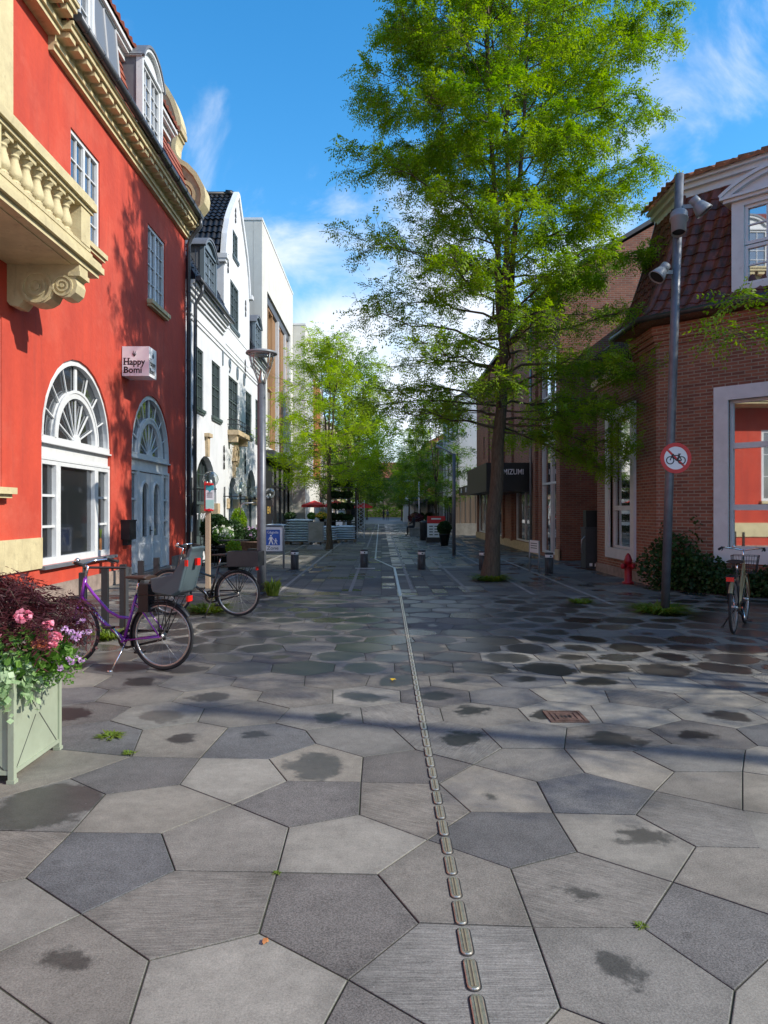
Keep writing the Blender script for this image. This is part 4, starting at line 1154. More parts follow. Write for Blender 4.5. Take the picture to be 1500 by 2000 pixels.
# ------------------------------------------------------------------ modern block with slatted bays
md = thing('modern_block', 'tall offwhite rendered block with a recessed bay of brown vertical slats', 'building', (XF, 40.8, 0))
Ya, Yb = 34.8, 46.9
mb = MB('offwhite')
mb.wall(FR_, rect(Ya, Yb, 0, 15.7), [rect(36.4, 45.7, 4.85, 12.75), rect(35.0, 46.7, .05, 4.2)], .4)
mb.wbox(-22, XF - .42, Ya, Yb, 0, 15.7)
mb.add([(XF, Ya, 0), (XF, Ya, 15.7), (XF - .43, Ya, 15.7), (XF - .43, Ya, 0)], [(0, 1, 2, 3)]); mb.add([(XF, Yb, 0), (XF, Yb, 15.7), (XF - .43, Yb, 15.7), (XF - .43, Yb, 0)], [(0, 1, 2, 3)])
mb.build('wall', md)
mb = MB('white'); mb.wbox(-22, XF + .03, Ya - .03, Yb + .03, 15.7, 15.82); mb.build('coping', md)
def slats(F, ua, ub, va, vb, d, mat, parent, step=.3, skip=()):
    mb = MB(mat); u = ua
    while u < ub - .1:
        if not any(a <= u <= b for a, b in skip): mb.box(F, u, u + step * .62, va, vb, d, d + .09 + .05 * ((int(u * 7)) % 2))
        u += step
    return mb.build('slat_screen', parent)
slats(FR_, 36.45, 45.7, 4.87, 12.2, -.3, 'wood_slat', md, .3, ((37.3, 38.9),))
for a, b in ((37.5, 39.0), (41.4, 42.1)): window(FR_, md, a, b, 8.0 if a < 38 else 6, 12.2, d=-.32, fw=.07, cols=1, rows=1, mat='wood_slat', glass='pane_blue', split=False, ft=.2)
for u in (40.6, 43.6, 45.4): mb = MB('white'); mb.box(FR_, u, u + .16, 4.86, 12.3, -.38, -.02); mb.build('fin', md)
mb = MB('anthracite'); mb.box(FR_, 36.4, 45.7, 12.3, 12.74, -.39, -.1); mb.box(FR_, 34.9, 46.8, 4.2, 4.55, -.3, .55); mb.build('canopy', md)
w = MB('black'); 
for k in range(7): x = 35.0 + 11.7 * k / 6; w.box(FR_, x, x + .1, .05, 4.2, -.3, -.2)
w.box(FR_, 35.0, 46.7, 2.9, 3.0, -.3, -.21)
sf = w.build('shopfront', md)
g = MB('pane_dark'); g.box(FR_, 35.0, 46.7, .05, 4.2, -.33, -.27); g.build('pane', sf)
mb = MB('black', 'gold_text'); mb.box(FR_, 34.85, 37.6, .05, 3.9, -.05, .06); mb.text(FR_, 'EN', .5, 36.0, 1.45, .062, 1, .02, .01, sx=1.6); mb.build('sign_panel', md)

def block(name, label, cat, xf, ya, yb, h, wallm, winm, floors, nwin, shop=True, roof=None, gl='pane', awn=None, side=1, slat=None, z0=3.2):
    """a house further down the street; side=1 left row (faces +x), -1 right row"""
    F = Fr((xf, 0, 0), (0, 1, 0), (side, 0, 0))
    t = thing(name, label, cat, (xf, (ya + yb) / 2, 0))
    hs_ = []
    fh = (h - z0 - .3) / max(floors, 1)
    ww = (yb - ya) / nwin * .45
    for f in range(floors):
        for k in range(nwin):
            c = ya + (yb - ya) * (k + .5) / nwin; hs_.append((c - ww / 2, c + ww / 2, z0 + fh * f + fh * .28, z0 + fh * f + fh * .85))
    sh = (ya + .5, yb - .5, .1, 2.7)
    mb = MB(wallm); mb.wall(F, rect(ya, yb, 0, h), [rect(*q) for q in hs_] + ([rect(*sh)] if shop else []), .2)
    xi = xf - side * .22
    mb.wbox(min(xi, xi - side * 12), max(xi, xi - side * 12), ya, yb, 0, h)
    for yy in (ya, yb): mb.add([(xf, yy, 0), (xf, yy, h), (xi, yy, h), (xi, yy, 0)], [(0, 1, 2, 3)])
    mb.build('wall', t)
    if hs_:
        for q in hs_: window(F, t, *q, d=-.15, fw=.07, cols=2, rows=2, mat=winm, glass=gl)
    if shop:
        w = MB(winm)
        n = max(3, int((yb - ya) / 2.2))
        for k in range(n + 1): x = ya + .5 + (yb - ya - 1.1) * k / n; w.box(F, x, x + .1, .1, 2.7, -.18, -.08)
        w.box(F, ya + .5, yb - .5, .1, .5, -.18, -.09)
        so_ = w.build('shopfront', t); g = MB('pane_dark'); g.box(F, ya + .5, yb - .5, .1, 2.7, -.19, -.14); g.build('pane', so_)
    if awn:
        a = MB(awn); a.add([F.p(ya + .3, 3.0, 0), F.p(yb - .3, 3.0, 0), F.p(yb - .3, 2.55, 1.4), F.p(ya + .3, 2.55, 1.4), F.p(ya + .3, 2.9, 0), F.p(yb - .3, 2.9, 0), F.p(yb - .3, 2.3, 1.4), F.p(ya + .3, 2.3, 1.4)], [(0, 1, 2, 3), (4, 5, 6, 7), (0, 1, 5, 4), (1, 2, 6, 5), (2, 3, 7, 6), (3, 0, 4, 7)]); a.build('awning', t)
    if roof:
        r = MB(roof); dp = 5.
        pantiles(r, F.p(ya, h, .3), F.p(yb, h, .3), F.p(ya, h + 2.8, -dp), F.p(yb, h + 2.8, -dp), 10, int((yb - ya) * 2.2), .04, .04)
        r.add([F.p(ya, h, .2), F.p(ya, h + 2.75, -dp), F.p(ya, h, -dp)], [(0, 1, 2)]); r.add([F.p(yb, h, .2), F.p(yb, h + 2.75, -dp), F.p(yb, h, -dp)], [(0, 1, 2)])
        r.build('roof', t)
    else:
        r = MB('white'); r.wbox(min(xf + side * .04, xi - side * 12), max(xf + side * .04, xi - side * 12), ya - .03, yb + .03, h, h + .12); r.build('coping', t)
    if slat:
        slats(F, ya + 2.5, yb - .6, 4.0, h - 2.6, .02, slat, t, .34)
        for a in (ya + 2.2, yb - .5): f = MB('white'); f.box(F, a, a + .2, 3.9, h - 2.4, .0, .3); f.build('fin', t)
    return t
block('slatted_block', 'offwhite block with orange wooden slats between white fins, beyond the brown slats', 'building', -5.0, 46.95, 58, 13.75, 'offwhite', 'white', 0, 1, False, None, slat='wood_orange')
block('brown_brick_building', 'brown brick building behind the nearest left hand street tree', 'building', -5.0, 58.1, 76, 9.6, 'brick_brown', 'white', 2, 5, True, None)
block('cream_shop_building', 'cream rendered shop building far along the left side of the street', 'building', -5.0, 76.1, 100, 10.5, 'cream_old', 'white', 2, 7, True, 'tile_red')
block('pale_terrace', 'pale rendered terrace at the far left end of the street', 'building', -5.0, 100.1, 150, 11, 'white_wall', 'anthracite', 2, 10, True, 'slate', awn='cloth_dark')

# ------------------------------------------------------------------ right side: corner house
XR = 5.75
FL = Fr((XR, 0, 0), (0, 1, 0), (-1, 0, 0))
s2 = math.sqrt(.5)
FD = Fr((XR, 15, 0), (s2, -s2, 0), (-s2, -s2, 0))
cb = thing('corner_house', 'brown brick corner house with dark red mansard, white framed windows and dormer', 'house', (8, 16, 0))
LW = (16.42, 18.0, .68, 3.83); DW = (1.45, 3.2, .85, 3.75)
mb = MB('brick')
mb.wall(FL, [(15, 0), (19.1, 0), (19.1, 4.85), (16.35, 4.85), (16.35, 5.42), (15, 5.42)], [rect(*LW)], .2)
mb.wall(FD, rect(0, 7, 0, 5.42), [rect(*DW)], .2)
P0 = FD.p(7, 0, 0)
core = [(XR + .22, 19.1), (XR + .22, 15.1), (P0.x + .15, P0.y + .2), (P0.x + 14, P0.y + .2), (P0.x + 14, 22.9), (XR + .22, 22.9)]
zc = [Vector((x, y, 0)) for x, y in core]
def extr(pl, z0, z1): mb.prism(Fr((0, 0, 0), (1, 0, 0), (0, 0, 1), (0, 1, 0)), pl, z0, z1)
extr([(XR + .21, 19.1), (XR + .21, 15.09), (P0.x + .15, P0.y + .15), (P0.x + 14, P0.y + .15), (P0.x + 14, 22.8), (XR + 2.5, 22.8), (XR + 2.5, 19.1)], 0, 4.86)
extr([(XR + .21, 16.35), (XR + .21, 15.09), (P0.x + .15, P0.y + .15), (P0.x + 14, P0.y + .15), (P0.x + 14, 22.8), (XR + 1.8, 22.8), (XR + 1.8, 16.35)], 4.86, 5.45)
mb.add([(XR, 19.1, 0), (XR, 19.1, 4.85), (XR + .3, 19.1, 4.85), (XR + .3, 19.1, 0)], [(0, 1, 2, 3)])
mb.add([P0, P0 + Vector((14, 0, 0)), P0 + Vector((14, 0, 5.42)), P0 + Vector((0, 0, 5.42))], [(0, 1, 2, 3)])
# corbelled frieze and stone foot
for z0, z1, o_ in ((5.02, 5.12, .03), (5.12, 5.24, .07), (5.24, 5.42, .11)):
    mb.box(FL, 15 - o_ * .41, 16.36, z0, z1, -.05, o_); mb.box(FD, -o_ * .41, 7, z0, z1, -.05, o_ + .002)
mb.build('wall', cb)
mb = MB('stone'); mb.box(FL, 15, 19.1, -.02, .22, -.05, .035); mb.build('base_course', cb); mb = MB('stone'); mb.box(FD, 0, 7, -.02, .22, -.05, .034); mb.build('base_course', cb)
mb = MB('sandstone'); mb.box(FL, 16.36, 19.2, 4.86, 5.02, -.5, .14); mb.box(FL, 16.36, 19.16, 4.78, 4.859, -.3, .07); pr_ = mb.build('parapet', cb)
mb = MB('black')
for k in range(22): y = 16.5 + 2.6 * k / 21; mb.tube([(XR - .02, y, 5.02), (XR - .02, y, 5.72)], .011, 5)
mb.tube([(XR - .02, 16.45, 5.72), (XR - .02, 19.15, 5.72)], .02, 6); mb.tube([(XR - .02, 16.45, 5.1), (XR - .02, 19.15, 5.1)], .014, 6); mb.build('railing', pr_)
def white_window(F, q, sur):
    u0, u1, v0, v1 = q
    w = MB('white')
    w.box(F, u0 - sur, u0, v0 - sur, v1 + sur, -.05, .06); w.box(F, u1, u1 + sur, v0 - sur, v1 + sur, -.05, .06)
    w.box(F, u0, u1, v0 - sur, v0, -.05, .058); w.box(F, u0, u1, v1, v1 + sur, -.05, .058)
    f = .055
    w.box(F, u0, u0 + f, v0, v1, -.16, -.06); w.box(F, u1 - f, u1, v0, v1, -.16, -.06); w.box(F, u0 + f, u1 - f, v0, v0 + f, -.16, -.062); w.box(F, u0 + f, u1 - f, v1 - f, v1, -.16, -.062)
    for z in (1.66, 2.86): w.box(F, u0 + f, u1 - f, z - .055, z + .055, -.16, -.058)
    o = w.build('window', cb, org=F.p((u0 + u1) / 2, v0, 0))
    g = MB('pane_mirror'); g.box(F, u0 + .02, u1 - .02, v0 + .02, v1 - .02, -.15, -.11); g.build('pane', o)
white_window(FL, LW, .25); white_window(FD, DW, .27)
# mansard
EZ, TZ = 5.5, 8.08
cB = Vector((5.35, 14.84, EZ)); lB = Vector((5.35, 16.55, EZ)); rB = cB + Vector((s2, -s2, 0)) * 7
cT = Vector((6.3, 14.9, TZ)); lT = Vector((6.3, 16.3, TZ)); rT = cT + Vector((s2, -s2, 0)) * 7
prof = lambda t_: (t_ ** .62, t_)
mb = MB('tile_dark')
pantiles(mb, cB, rB, cT, rT, 12, 28, .05, .035, 0, prof)
pantiles(mb, lB, cB, lT, cT, 12, 7, .05, .035, 0, prof)
pantiles(mb, lB + Vector((3, .0, 0)), lB, lT + Vector((3, -.05, 0)), lT, 12, 10, .04, .035, 0, prof)
for a, b in ((cB, cT), (lB, lT)):
    mb.tube([Vector((a.x + (b.x - a.x) * t ** .62, a.y + (b.y - a.y) * t ** .62, a.z + (b.z - a.z) * t + .03)) for t in [i / 10 for i in range(11)]], .085, 7)
mb.build('mansard_roof', cb)
mb = MB('gutter'); up = Vector((0, 0, .03)); go = Vector((-.05, 0, 0))
mb.tube([lB + go + up, cB + go + Vector((0, -.03, .03)), rB + Vector((-.03, -.04, .03))], .062, 8)
mb.build('gutter', cb)
mb = MB('brick'); mb.add([cB + Vector((.05, .05, 0)), lB, lB + Vector((.6, 0, -.05)), cB + Vector((.6, .3, -.05)), rB, rB + Vector((.5, .5, -.05))], [(0, 1, 2, 3), (0, 3, 5, 4)]); mb.build('soffit', cb)
mb = MB('white')
for z0, z1, o_ in ((TZ - .02, TZ + .12, .06), (TZ + .12, TZ + .22, .15), (TZ + .22, TZ + .3, .24)):
    FcL = Fr((cT.x, 0, 0), (0, 1, 0), (-1, 0, 0)); FcD = Fr((cT.x, cT.y, 0), (s2, -s2, 0), (-s2, -s2, 0))
    mb.box(FcL, cT.y - o_ * .41, lT.y + .1, z0, z1, -.5, o_); mb.box(FcD, -o_ * .41, 7, z0 + .001, z1 + .001, -.5, o_ + .002)
mb.build('roof_cornice', cb)
mb = MB('tile_ridge')
q0 = cT + Vector((-.33, -.1, .27)); q1 = lT + Vector((-.33, .15, .27)); q2 = rT + Vector((-.23, -.23, .27))
pantiles(mb, q0, q2, q0 + Vector((.9, 1.1, .55)), q2 + Vector((.75, .75, .55)), 4, 32, .055, .04)
pantiles(mb, q1, q0, q1 + Vector((.9, 0, .55)), q0 + Vector((.9, 1.1, .55)), 4, 7, .055, .04)
for a, b in ((q0 + Vector((.2, .25, .15)), q2 + Vector((.18, .18, .15))),):
    d_ = b - a; n_ = 17
    for k in range(n_): mb.tube([a + d_ * (k / n_) + Vector((0, 0, .02)), a + d_ * ((k + 1.12) / n_) + Vector((0, 0, -.01))], [.1, .085], 8)
mb.wbox(7.0, 20, 14.0, 22.8, 8.2, 8.6) if False else None
mb.build('upper_roof', cb)
mb = MB('slate'); mb.prism(Fr((0, 0, 0), (1, 0, 0), (0, 0, 1), (0, 1, 0)), [(6.4, 16.2), (6.4, 15.2), (11.0, 10.6), (24, 10.3), (24, 22.7), (8.5, 22.7), (8.5, 16.2)], 5.5, 8.2); mb.build('roof_body', cb)
# dormer window on the cut corner
u0, u1, z0, z1 = 1.62, 3.5, 5.75, 7.45
dmw = MB('white', 'lead'); fr_ = .3
dmw.box(FD, u0 - .02, u0 + .2, z0, z1, fr_ - .35, fr_); dmw.box(FD, u1 - .2, u1, z0, z1, fr_ - .35, fr_); dmw.box(FD, u0 + .2, u1 - .2, z0, z0 + .1, fr_ - .2, fr_ - .003); dmw.box(FD, u0 + .2, u1 - .2, z1 - .1, z1, fr_ - .2, fr_ - .003)
dmw.box(FD, u0, u1, z0, z1, -1.0, fr_ - .36, 1)
dmw.box(FD, u0 - .15, u1 + .15, z1, z1 + .06, -.9, fr_ + .08); dmw.box(FD, u0 - .2, u1 + .2, z1 + .06, z1 + .11, -.9, fr_ + .13)
c = (u0 + u1) / 2; h = (u1 - u0) / 2 + .19; rise = .36; rad = (h * h + rise * rise) / (2 * rise); cv = z1 + .11 + rise - rad; a = math.degrees(math.asin(h / rad))
dmw.ring(FD, c, cv, rad - .08, rad, 90 - a, 90 + a, 18, -.9, fr_ + .08); dmw.ring(FD, c, cv, rad - .002, rad + .06, 90 - a, 90 + a, 18, -.9, fr_ + .13)
dmw.prism(FD, [(c + (rad - .05) * math.sin(R(-a + 2 * a * i / 14)), cv + (rad - .05) * math.cos(R(-a + 2 * a * i / 14))) for i in range(15)], -.8, fr_ - .02)
do = dmw.build('dormer', cb, org=FD.p(c, z0, fr_))
for a_, b_ in ((z0 + .1, (z0 + z1) / 2 - .01), ((z0 + z1) / 2 + .01, z1 - .1)):
    wn = window(FD, do, u0 + .2, u1 - .2, a_, b_, d=fr_ - .12, fw=.06, cols=4, rows=2, mat='white', glass='pane_mirror', mun=.026)
    for ch in list(wn.children): bpy.data.objects.remove(ch)
    g = MB('pane_mirror'); g.box(FD, u0 + .22, u1 - .22, a_ + .02, b_ - .02, fr_ - .13, fr_ - .1); g.build('pane', do)

# ------------------------------------------------------------------ brick shop building
XM = 5.7; FM = Fr((XM, 0, 0), (0, 1, 0), (-1, 0, 0))
bs = thing('brick_shop_building', 'dark red brick building with slit windows, black canopy and MIZUMI sign', 'building', (XM, 33, 0))
ya, yb, hh = 22.9, 42.9, 9.0
slit = [(u, u + .45, z, z + 1.25) for u in (27.4, 31.4, 35.6, 39.6) for z in (4.45, 7.15)]
SHP = [(27.1, 30.7, .35, 2.85), (33.5, 37.6, .35, 2.85), (38.0, 42.4, .35, 2.85)]
BAY = (23.4, 25.7, .12, 7.2)
mb = MB('brick2'); mb.wall(FM, rect(ya, yb, 0, hh), [rect(*q) for q in slit + SHP + [BAY]], .25)
mb.wbox(XM + .27, 16, ya + .01, yb, 0, hh)
mb.add([(XM, ya, 0), (16, ya, 0), (16, ya, 9), (10.6, ya, 11.8), (XM, ya, hh)], [(0, 1, 2, 3, 4)]); mb.add([(XM, yb, 0), (16, yb, 0), (16, yb, 9), (10.6, yb, 11.8), (XM, yb, hh)], [(0, 1, 2, 3, 4)])
for u in (26.1, 30.9, 33.1, 37.65): mb.box(FM, u, u + .35, .3, hh - .4, -.05, .1)
mb.build('wall', bs)
mb = MB('slate'); 
for sg in (0,):
    mb.add([(XM - .25, ya - .1, hh - .12), (XM - .25, yb + .1, hh - .12), (10.6, yb + .1, 11.95), (10.6, ya - .1, 11.95), (XM - .25, ya - .1, hh + .02), (XM - .25, yb + .1, hh + .02), (10.6, yb + .1, 12.1), (10.6, ya - .1, 12.1)], [(0, 1, 2, 3), (4, 5, 6, 7), (0, 1, 5, 4), (1, 2, 6, 5), (2, 3, 7, 6), (3, 0, 4, 7)])
    mb.add([(16.2, ya - .1, 8.9), (16.2, yb + .1, 8.9), (10.6, yb + .1, 12.1), (10.6, ya - .1, 12.1)], [(0, 1, 2, 3)])
mb.build('roof', bs)
for a, b in ((ya, 23.39), (25.72, yb)): mb = MB('sandstone'); mb.box(FM, a, b, -.02, .34, -.05, .05); mb.build('base_course', bs)
for q in slit: window(FM, bs, *q, d=-.2, fw=.05, cols=1, rows=1, mat='anthracite', split=False)
for q in SHP: window(FM, bs, *q, d=-.15, fw=.06, cols=2, rows=1, mat='white', glass='pane_dark')
w = MB('white'); u0, u1, v0, v1 = BAY
for x in (u0, u0 + .95, u1 - .07): w.box(FM, x, x + .07, v0, v1, -.18, -.06)
for z in (v0, 2.5, 3.9, 5.5, v1 - .07): w.box(FM, u0 + .07, u1 - .07, z, z + .07, -.18, -.063)
by = w.build('glazed_bay', bs, org=FM.p(24.5, v0, -.18)); g = MB('pane_blue'); g.box(FM, u0 + .02, u1 - .02, v0 + .02, v1 - .02, -.17, -.13); g.build('pane', by)
g = MB('black'); g.tube([FM.p(u0 + 1.1, 1.0, -.06), FM.p(u0 + 1.1, 1.0, 0), FM.p(u0 + 1.1, 1.3, 0), FM.p(u0 + 1.1, 1.3, -.06)], .02, 6); g.build('handle', by)
mb = MB('pole_light'); mb.tube([FM.p(26.6, .1, .16), FM.p(26.6, 8.9, .16)], .045, 8); mb.build('downpipe', bs)
mb = MB('black', 'sign_white', 'sign_red')
mb.wbox(3.95, XM - .02, 27.0, 33.0, 2.32, 3.4); FC = Fr((3.95, 27.0, 2.32), (1, 0, 0), (0, -1, 0))
mb.text(FC, 'MIZUMI', .29, .62, .64, .001, 1, .012, .01, sx=.8); mb.ring(FC, .36, .75, .1, .17, 0, 360, 18, .0, .014, 2)
mb.wbox(4.6, XM - .02, 33.05, 42.6, 2.5, 2.95)
mb.build('canopy', bs)
for yy in (34.5, 36.6, 38.8, 41): mb = MB('sign_white'); mb.wbox(4.57, 4.6, yy, yy + .35, 2.6, 2.85); mb.build('canopy_label', bs)

# beyond the gap
t_ = thing('board_fence', 'grey brown fence of upright boards closing the gap in the right hand row', 'fence', (6, 47.5, 0))
mb = MB('wood_grey')
for k in range(16): mb.wbox(4.9 + k * .17, 5.06 + k * .17, 47.4 + .02 * (k % 2), 47.46 + .02 * (k % 2), .5, 2.95)
mb.build('boards', t_); mb = MB('concrete'); mb.wbox(4.7, 7.7, 46.9, 47.3, 0, .75); mb.build('low_wall', t_)
block('white_mansard_house', 'white house with dark slate roof rising beyond the gap on the right', 'house', 5.5, 50.5, 64, 9.6, 'white_wall', 'anthracite', 2, 4, True, 'slate', side=-1)
block('grey_shop_building', 'grey shop building with black awning on the right beyond the white house', 'building', 5.2, 64.1, 82, 7.8, 'concrete', 'anthracite', 1, 5, True, None, awn='cloth_dark', side=-1)
block('brick_terrace', 'red brick terrace with pale awning far along the right side', 'building', 5.2, 82.1, 112, 9.2, 'brick', 'white', 2, 7, True, 'tile_red', awn='cloth_grey', side=-1)
block('far_white_terrace', 'white terrace at the far right end of the street', 'building', 5.2, 112.1, 160, 10, 'white_wall', 'anthracite', 2, 9, True, 'slate', side=-1)
# unseen house added out of view on the right to shade the square
t_ = block('added_shade_house', 'unseen brick house with tiled roof, added right of the overhanging tree for its shadow', 'house', 12.6, 5.6, 9.9, 9.0, 'brick', 'white', 2, 3, True, 'tile_red', side=-1)

FE = Fr((0, 172, 0), (1, 0, 0), (0, -1, 0))
t_ = thing('end_building', 'brick building closing the far end of the street', 'building', (0, 172, 0))
mb = MB('brick_brown'); hs_ = [(-13 + 4 * k, -11.6 + 4 * k, z, z + 1.6) for k in range(7) for z in (3.6, 6.8)]
mb.wall(FE, rect(-15, 15, 0, 9.5), [rect(*q) for q in hs_], .2); mb.wbox(-15, 15, 172.25, 184, 0, 9.5); mb.build('wall', t_)
for q in hs_: window(FE, t_, *q, d=-.15, fw=.08, cols=2, rows=2)
mb = MB('tile_red'); mb.prism(Fr((-15.3, 0, 0), (0, 1, 0), (1, 0, 0)), [(171.6, 9.45), (184.4, 9.45), (178, 13.5)], 0, 30.6); mb.build('roof', t_)
# ------------------------------------------------------------------ foliage tools
def norm_(a): return a / np.maximum(np.linalg.norm(a, axis=-1, keepdims=True), 1e-9)
UPV = np.array([0, 0, 1.])
def frond_quads(P, D, Ln, pairs, ll, lw, rng, droop=.35):
    N = len(P); D = norm_(D)
    side = norm_(np.cross(D, UPV) + rng.normal(0, .25, (N, 3)))
    out = []
    for i in range(pairs):
        s = (i + .7) / pairs
        base = P + D * (Ln * s)[:, None] - UPV * (droop * Ln * s * s)[:, None]
        for sg in (-1, 1):
            l = ll * rng.uniform(.75, 1.2, N) * (1 - .35 * s)
            tip = base + side * (sg * l)[:, None] + D * (l * .45)[:, None] - UPV * (l * rng.uniform(.0, .6, N))[:, None]
            w = D * (lw * .5)
            mid = (base + tip) / 2
            out.append(np.stack([base, mid + w, tip, mid - w], 1))
    return np.concatenate(out, 0)
def quads_object(name, Q, mats, parent=None, loc=(0, 0, 0), idx=None):
    Q = np.asarray(Q, np.float32); n = len(Q)
    return raw_mesh(name, Q.reshape(-1, 3), np.arange(n * 4).reshape(-1, 4), mats, idx, parent, loc)
def leaf_quads(P, size, rng, up=.6, aspect=.7, out=None):
    N = len(P)
    nrm = norm_(rng.normal(0, 1, (N, 3)) + UPV * up + (0 if out is None else out))
    a = norm_(np.cross(nrm, rng.normal(0, 1, (N, 3)))); b = np.cross(nrm, a)
    s = size * rng.uniform(.6, 1.25, N)[:, None]
    return np.stack([P - a * s, P + b * s * aspect, P + a * s, P - b * s * aspect], 1)
def ball_pts(n, c, r, rng, shell=.45):
    d = norm_(rng.normal(0, 1, (n, 3))); rad = (shell + (1 - shell) * rng.uniform(0, 1, n) ** .5)[:, None]
    return np.array(c) + d * rad * np.array(r)

def make_tree(name, label, loc, seed, H, prof, z0, trunk_r, nlimb, nsec, ntwig, nfr, pairs, ll, lw, fl, leafm, lean=(0, 0), leaders=3, split=.33, group=None, dens=None, extra=None, twig_r=.008, cat='tree'):
    rng = np.random.RandomState(seed)
    t = thing(name, label, cat, loc, group)
    mb = MB('bark')
    zs = H * split
    def axis(z):
        k = z / zs; return np.array([lean[0] * min(k, 1.6), lean[1] * min(k, 1.6), z])
    tp, tr_ = [], []
    for i in range(12):
        z = zs * i / 11; p = axis(z) + np.array([.02 * math.sin(i * 1.7), .02 * math.cos(i * 2.1), 0]); tp.append(p)
        tr_.append(trunk_r * (1.0 + .35 * math.exp(-z * 4)) * (1 - .42 * z / zs))
    mb.tube(tp, tr_, 12); trunk = mb.build('trunk', t, org=loc) if False else None
    mb2 = MB('bark')
    LD = []
    for k in range(leaders):
        az = 2 * pi * k / leaders + rng.uniform(0, 1); sp_ = rng.uniform(.25, .6) * H / 14
        pts = [axis(zs * .93) + (axis(zs) - axis(zs * .93)) * 0]
        for i in range(1, 9):
            f = i / 8; hh_ = zs + (H * rng.uniform(.93, 1.) - zs) * f if i < 8 else zs + (H * .97 - zs)
            pts.append(np.array([axis(zs)[0] + math.cos(az) * sp_ * f ** .8 * 1.6 + rng.uniform(-.06, .06), axis(zs)[1] + math.sin(az) * sp_ * f ** .8 * 1.6 + rng.uniform(-.06, .06), zs * .93 + (H * .97 - zs * .93) * f]))
        LD.append(np.array(pts)); mb2.tube(pts, [trunk_r * (.46 - .42 * i / 8) for i in range(9)], 7)
    FP, FD_, FL_ = [], [], []
    def at_axis(z):
        if z < zs: return axis(z), None
        l = LD[rng.randint(len(LD))]; i = np.searchsorted(l[:, 2], z); i = min(max(i, 1), len(l) - 1)
        a, b = l[i - 1], l[i]; k = (z - a[2]) / max(b[2] - a[2], 1e-6); return a + (b - a) * min(max(k, 0), 1), None
    ga = rng.uniform(0, 6)
    def limb(start, end, r0, sag, dn):
        start, end = np.array(start), np.array(end); d = end - start; Lh = np.linalg.norm(d)
        pts = []
        wob = rng.normal(0, .05, (7, 3)) * Lh * .5
        for i in range(7):
            f = i / 6; p = start + d * f + UPV * (sag * 4 * f * (1 - f)) + wob[i] * (f > 0); pts.append(p)
        mb2.tube(pts, [r0 * (1 - .8 * i / 6) for i in range(7)], 5, cap=False)
        pts = np.array(pts)
        hd = norm_(np.array([d[0], d[1], 0.]))
        for j in range(nsec):
            f = .22 + .78 * (j + rng.uniform(0, .9)) / nsec; f = min(f, .995); i = min(int(f * 6), 5); q = pts[i] + (pts[i + 1] - pts[i]) * (f * 6 - i)
            sgn = 1 if j % 2 else -1
            sd_ = np.cross(hd, UPV) * sgn
            v = norm_(hd * rng.uniform(.3, 1.) + sd_ * rng.uniform(.2, 1.1) + UPV * rng.uniform(-.15, .4))
            ls = (.55 + .45 * (1 - f)) * rng.uniform(.5, 1.) * min(1.5, .42 * Lh)
            q2 = q + v * ls * .55 + UPV * .02; q3 = q + v * ls + UPV * (-.05 * ls)
            mb2.tube([q, q2, q3], [r0 * .22 + .004, r0 * .12 + .003, .003], 4, cap=False)
            for m in range(ntwig):
                g_ = (m + rng.uniform(.1, 1.)) / ntwig; qq = q + (q3 - q) * g_
                tv = norm_(v * .7 + np.cross(v, UPV) * rng.uniform(-1, 1) + UPV * rng.uniform(-.3, .35)); tl = rng.uniform(.22, .5) * fl / .24
                qe = qq + tv * tl - UPV * .06
                if twig_r: mb2.tube([qq, qe], [twig_r * .6, twig_r * .3], 3, cap=False)
                n_ = rng.poisson(nfr * dn)
                for _ in range(n_):
                    fr = rng.uniform(.1, 1.05); FP.append(qq + (qe - qq) * fr)
                    FD_.append(tv * .6 + rng.normal(0, .55, 3) + UPV * rng.uniform(-.55, .15)); FL_.append(fl * rng.uniform(.7, 1.25))
    for k in range(nlimb):
        f = (k + rng.uniform(.0, .8)) / nlimb
        z = z0 + (H * .93 - z0) * f
        st, _ = at_axis(z)
        az = ga + k * 2.39996
        ang = .1 + .75 * f
        ze = z + (.25 + 1.5 * f) * rng.uniform(.6, 1.2) * H / 14
        ze = min(ze, H * 1.0)
        Rr = np.interp(ze, [p[0] for p in prof], [p[1] for p in prof]) * rng.uniform(.72, 1.06)
        en = np.array([axis(min(z, zs))[0] + math.cos(az) * Rr, axis(min(z, zs))[1] + math.sin(az) * Rr, ze])
        lv_ = rng.uniform(.45, 1.45)
        limb(st, en, max(.011, trunk_r * .2 * (1 - .6 * f)), .1 * Rr * .3, lv_ * (1. if dens is None else np.interp(ze, [p[0] for p in dens], [p[1] for p in dens])))
    if extra:
        for st, en, r0, dn in extra: limb(st, en, r0, .12, dn)
    for q_ in range(len(LD)):
        limb(LD[q_][5], LD[q_][8] + rng.normal(0, .2, 3), trunk_r * .1, .0, 1.)
    mb.v += []
    n0 = len(mb.v)
    mb.v.extend(mb2.v); mb.f.extend([[i + n0 for i in f] for f in mb2.f]); mb.mi.extend(mb2.mi); mb.sm.extend(mb2.sm)
    loc = Vector(loc); mb.v = [p + loc for p in mb.v]
    mb.build('trunk', t, recalc=False, uv=False)
    Q = frond_quads(np.array(FP), np.array(FD_), np.array(FL_), pairs, ll, lw, rng)
    quads_object('crown', Q, [leafm], t)
    return t, len(FP)

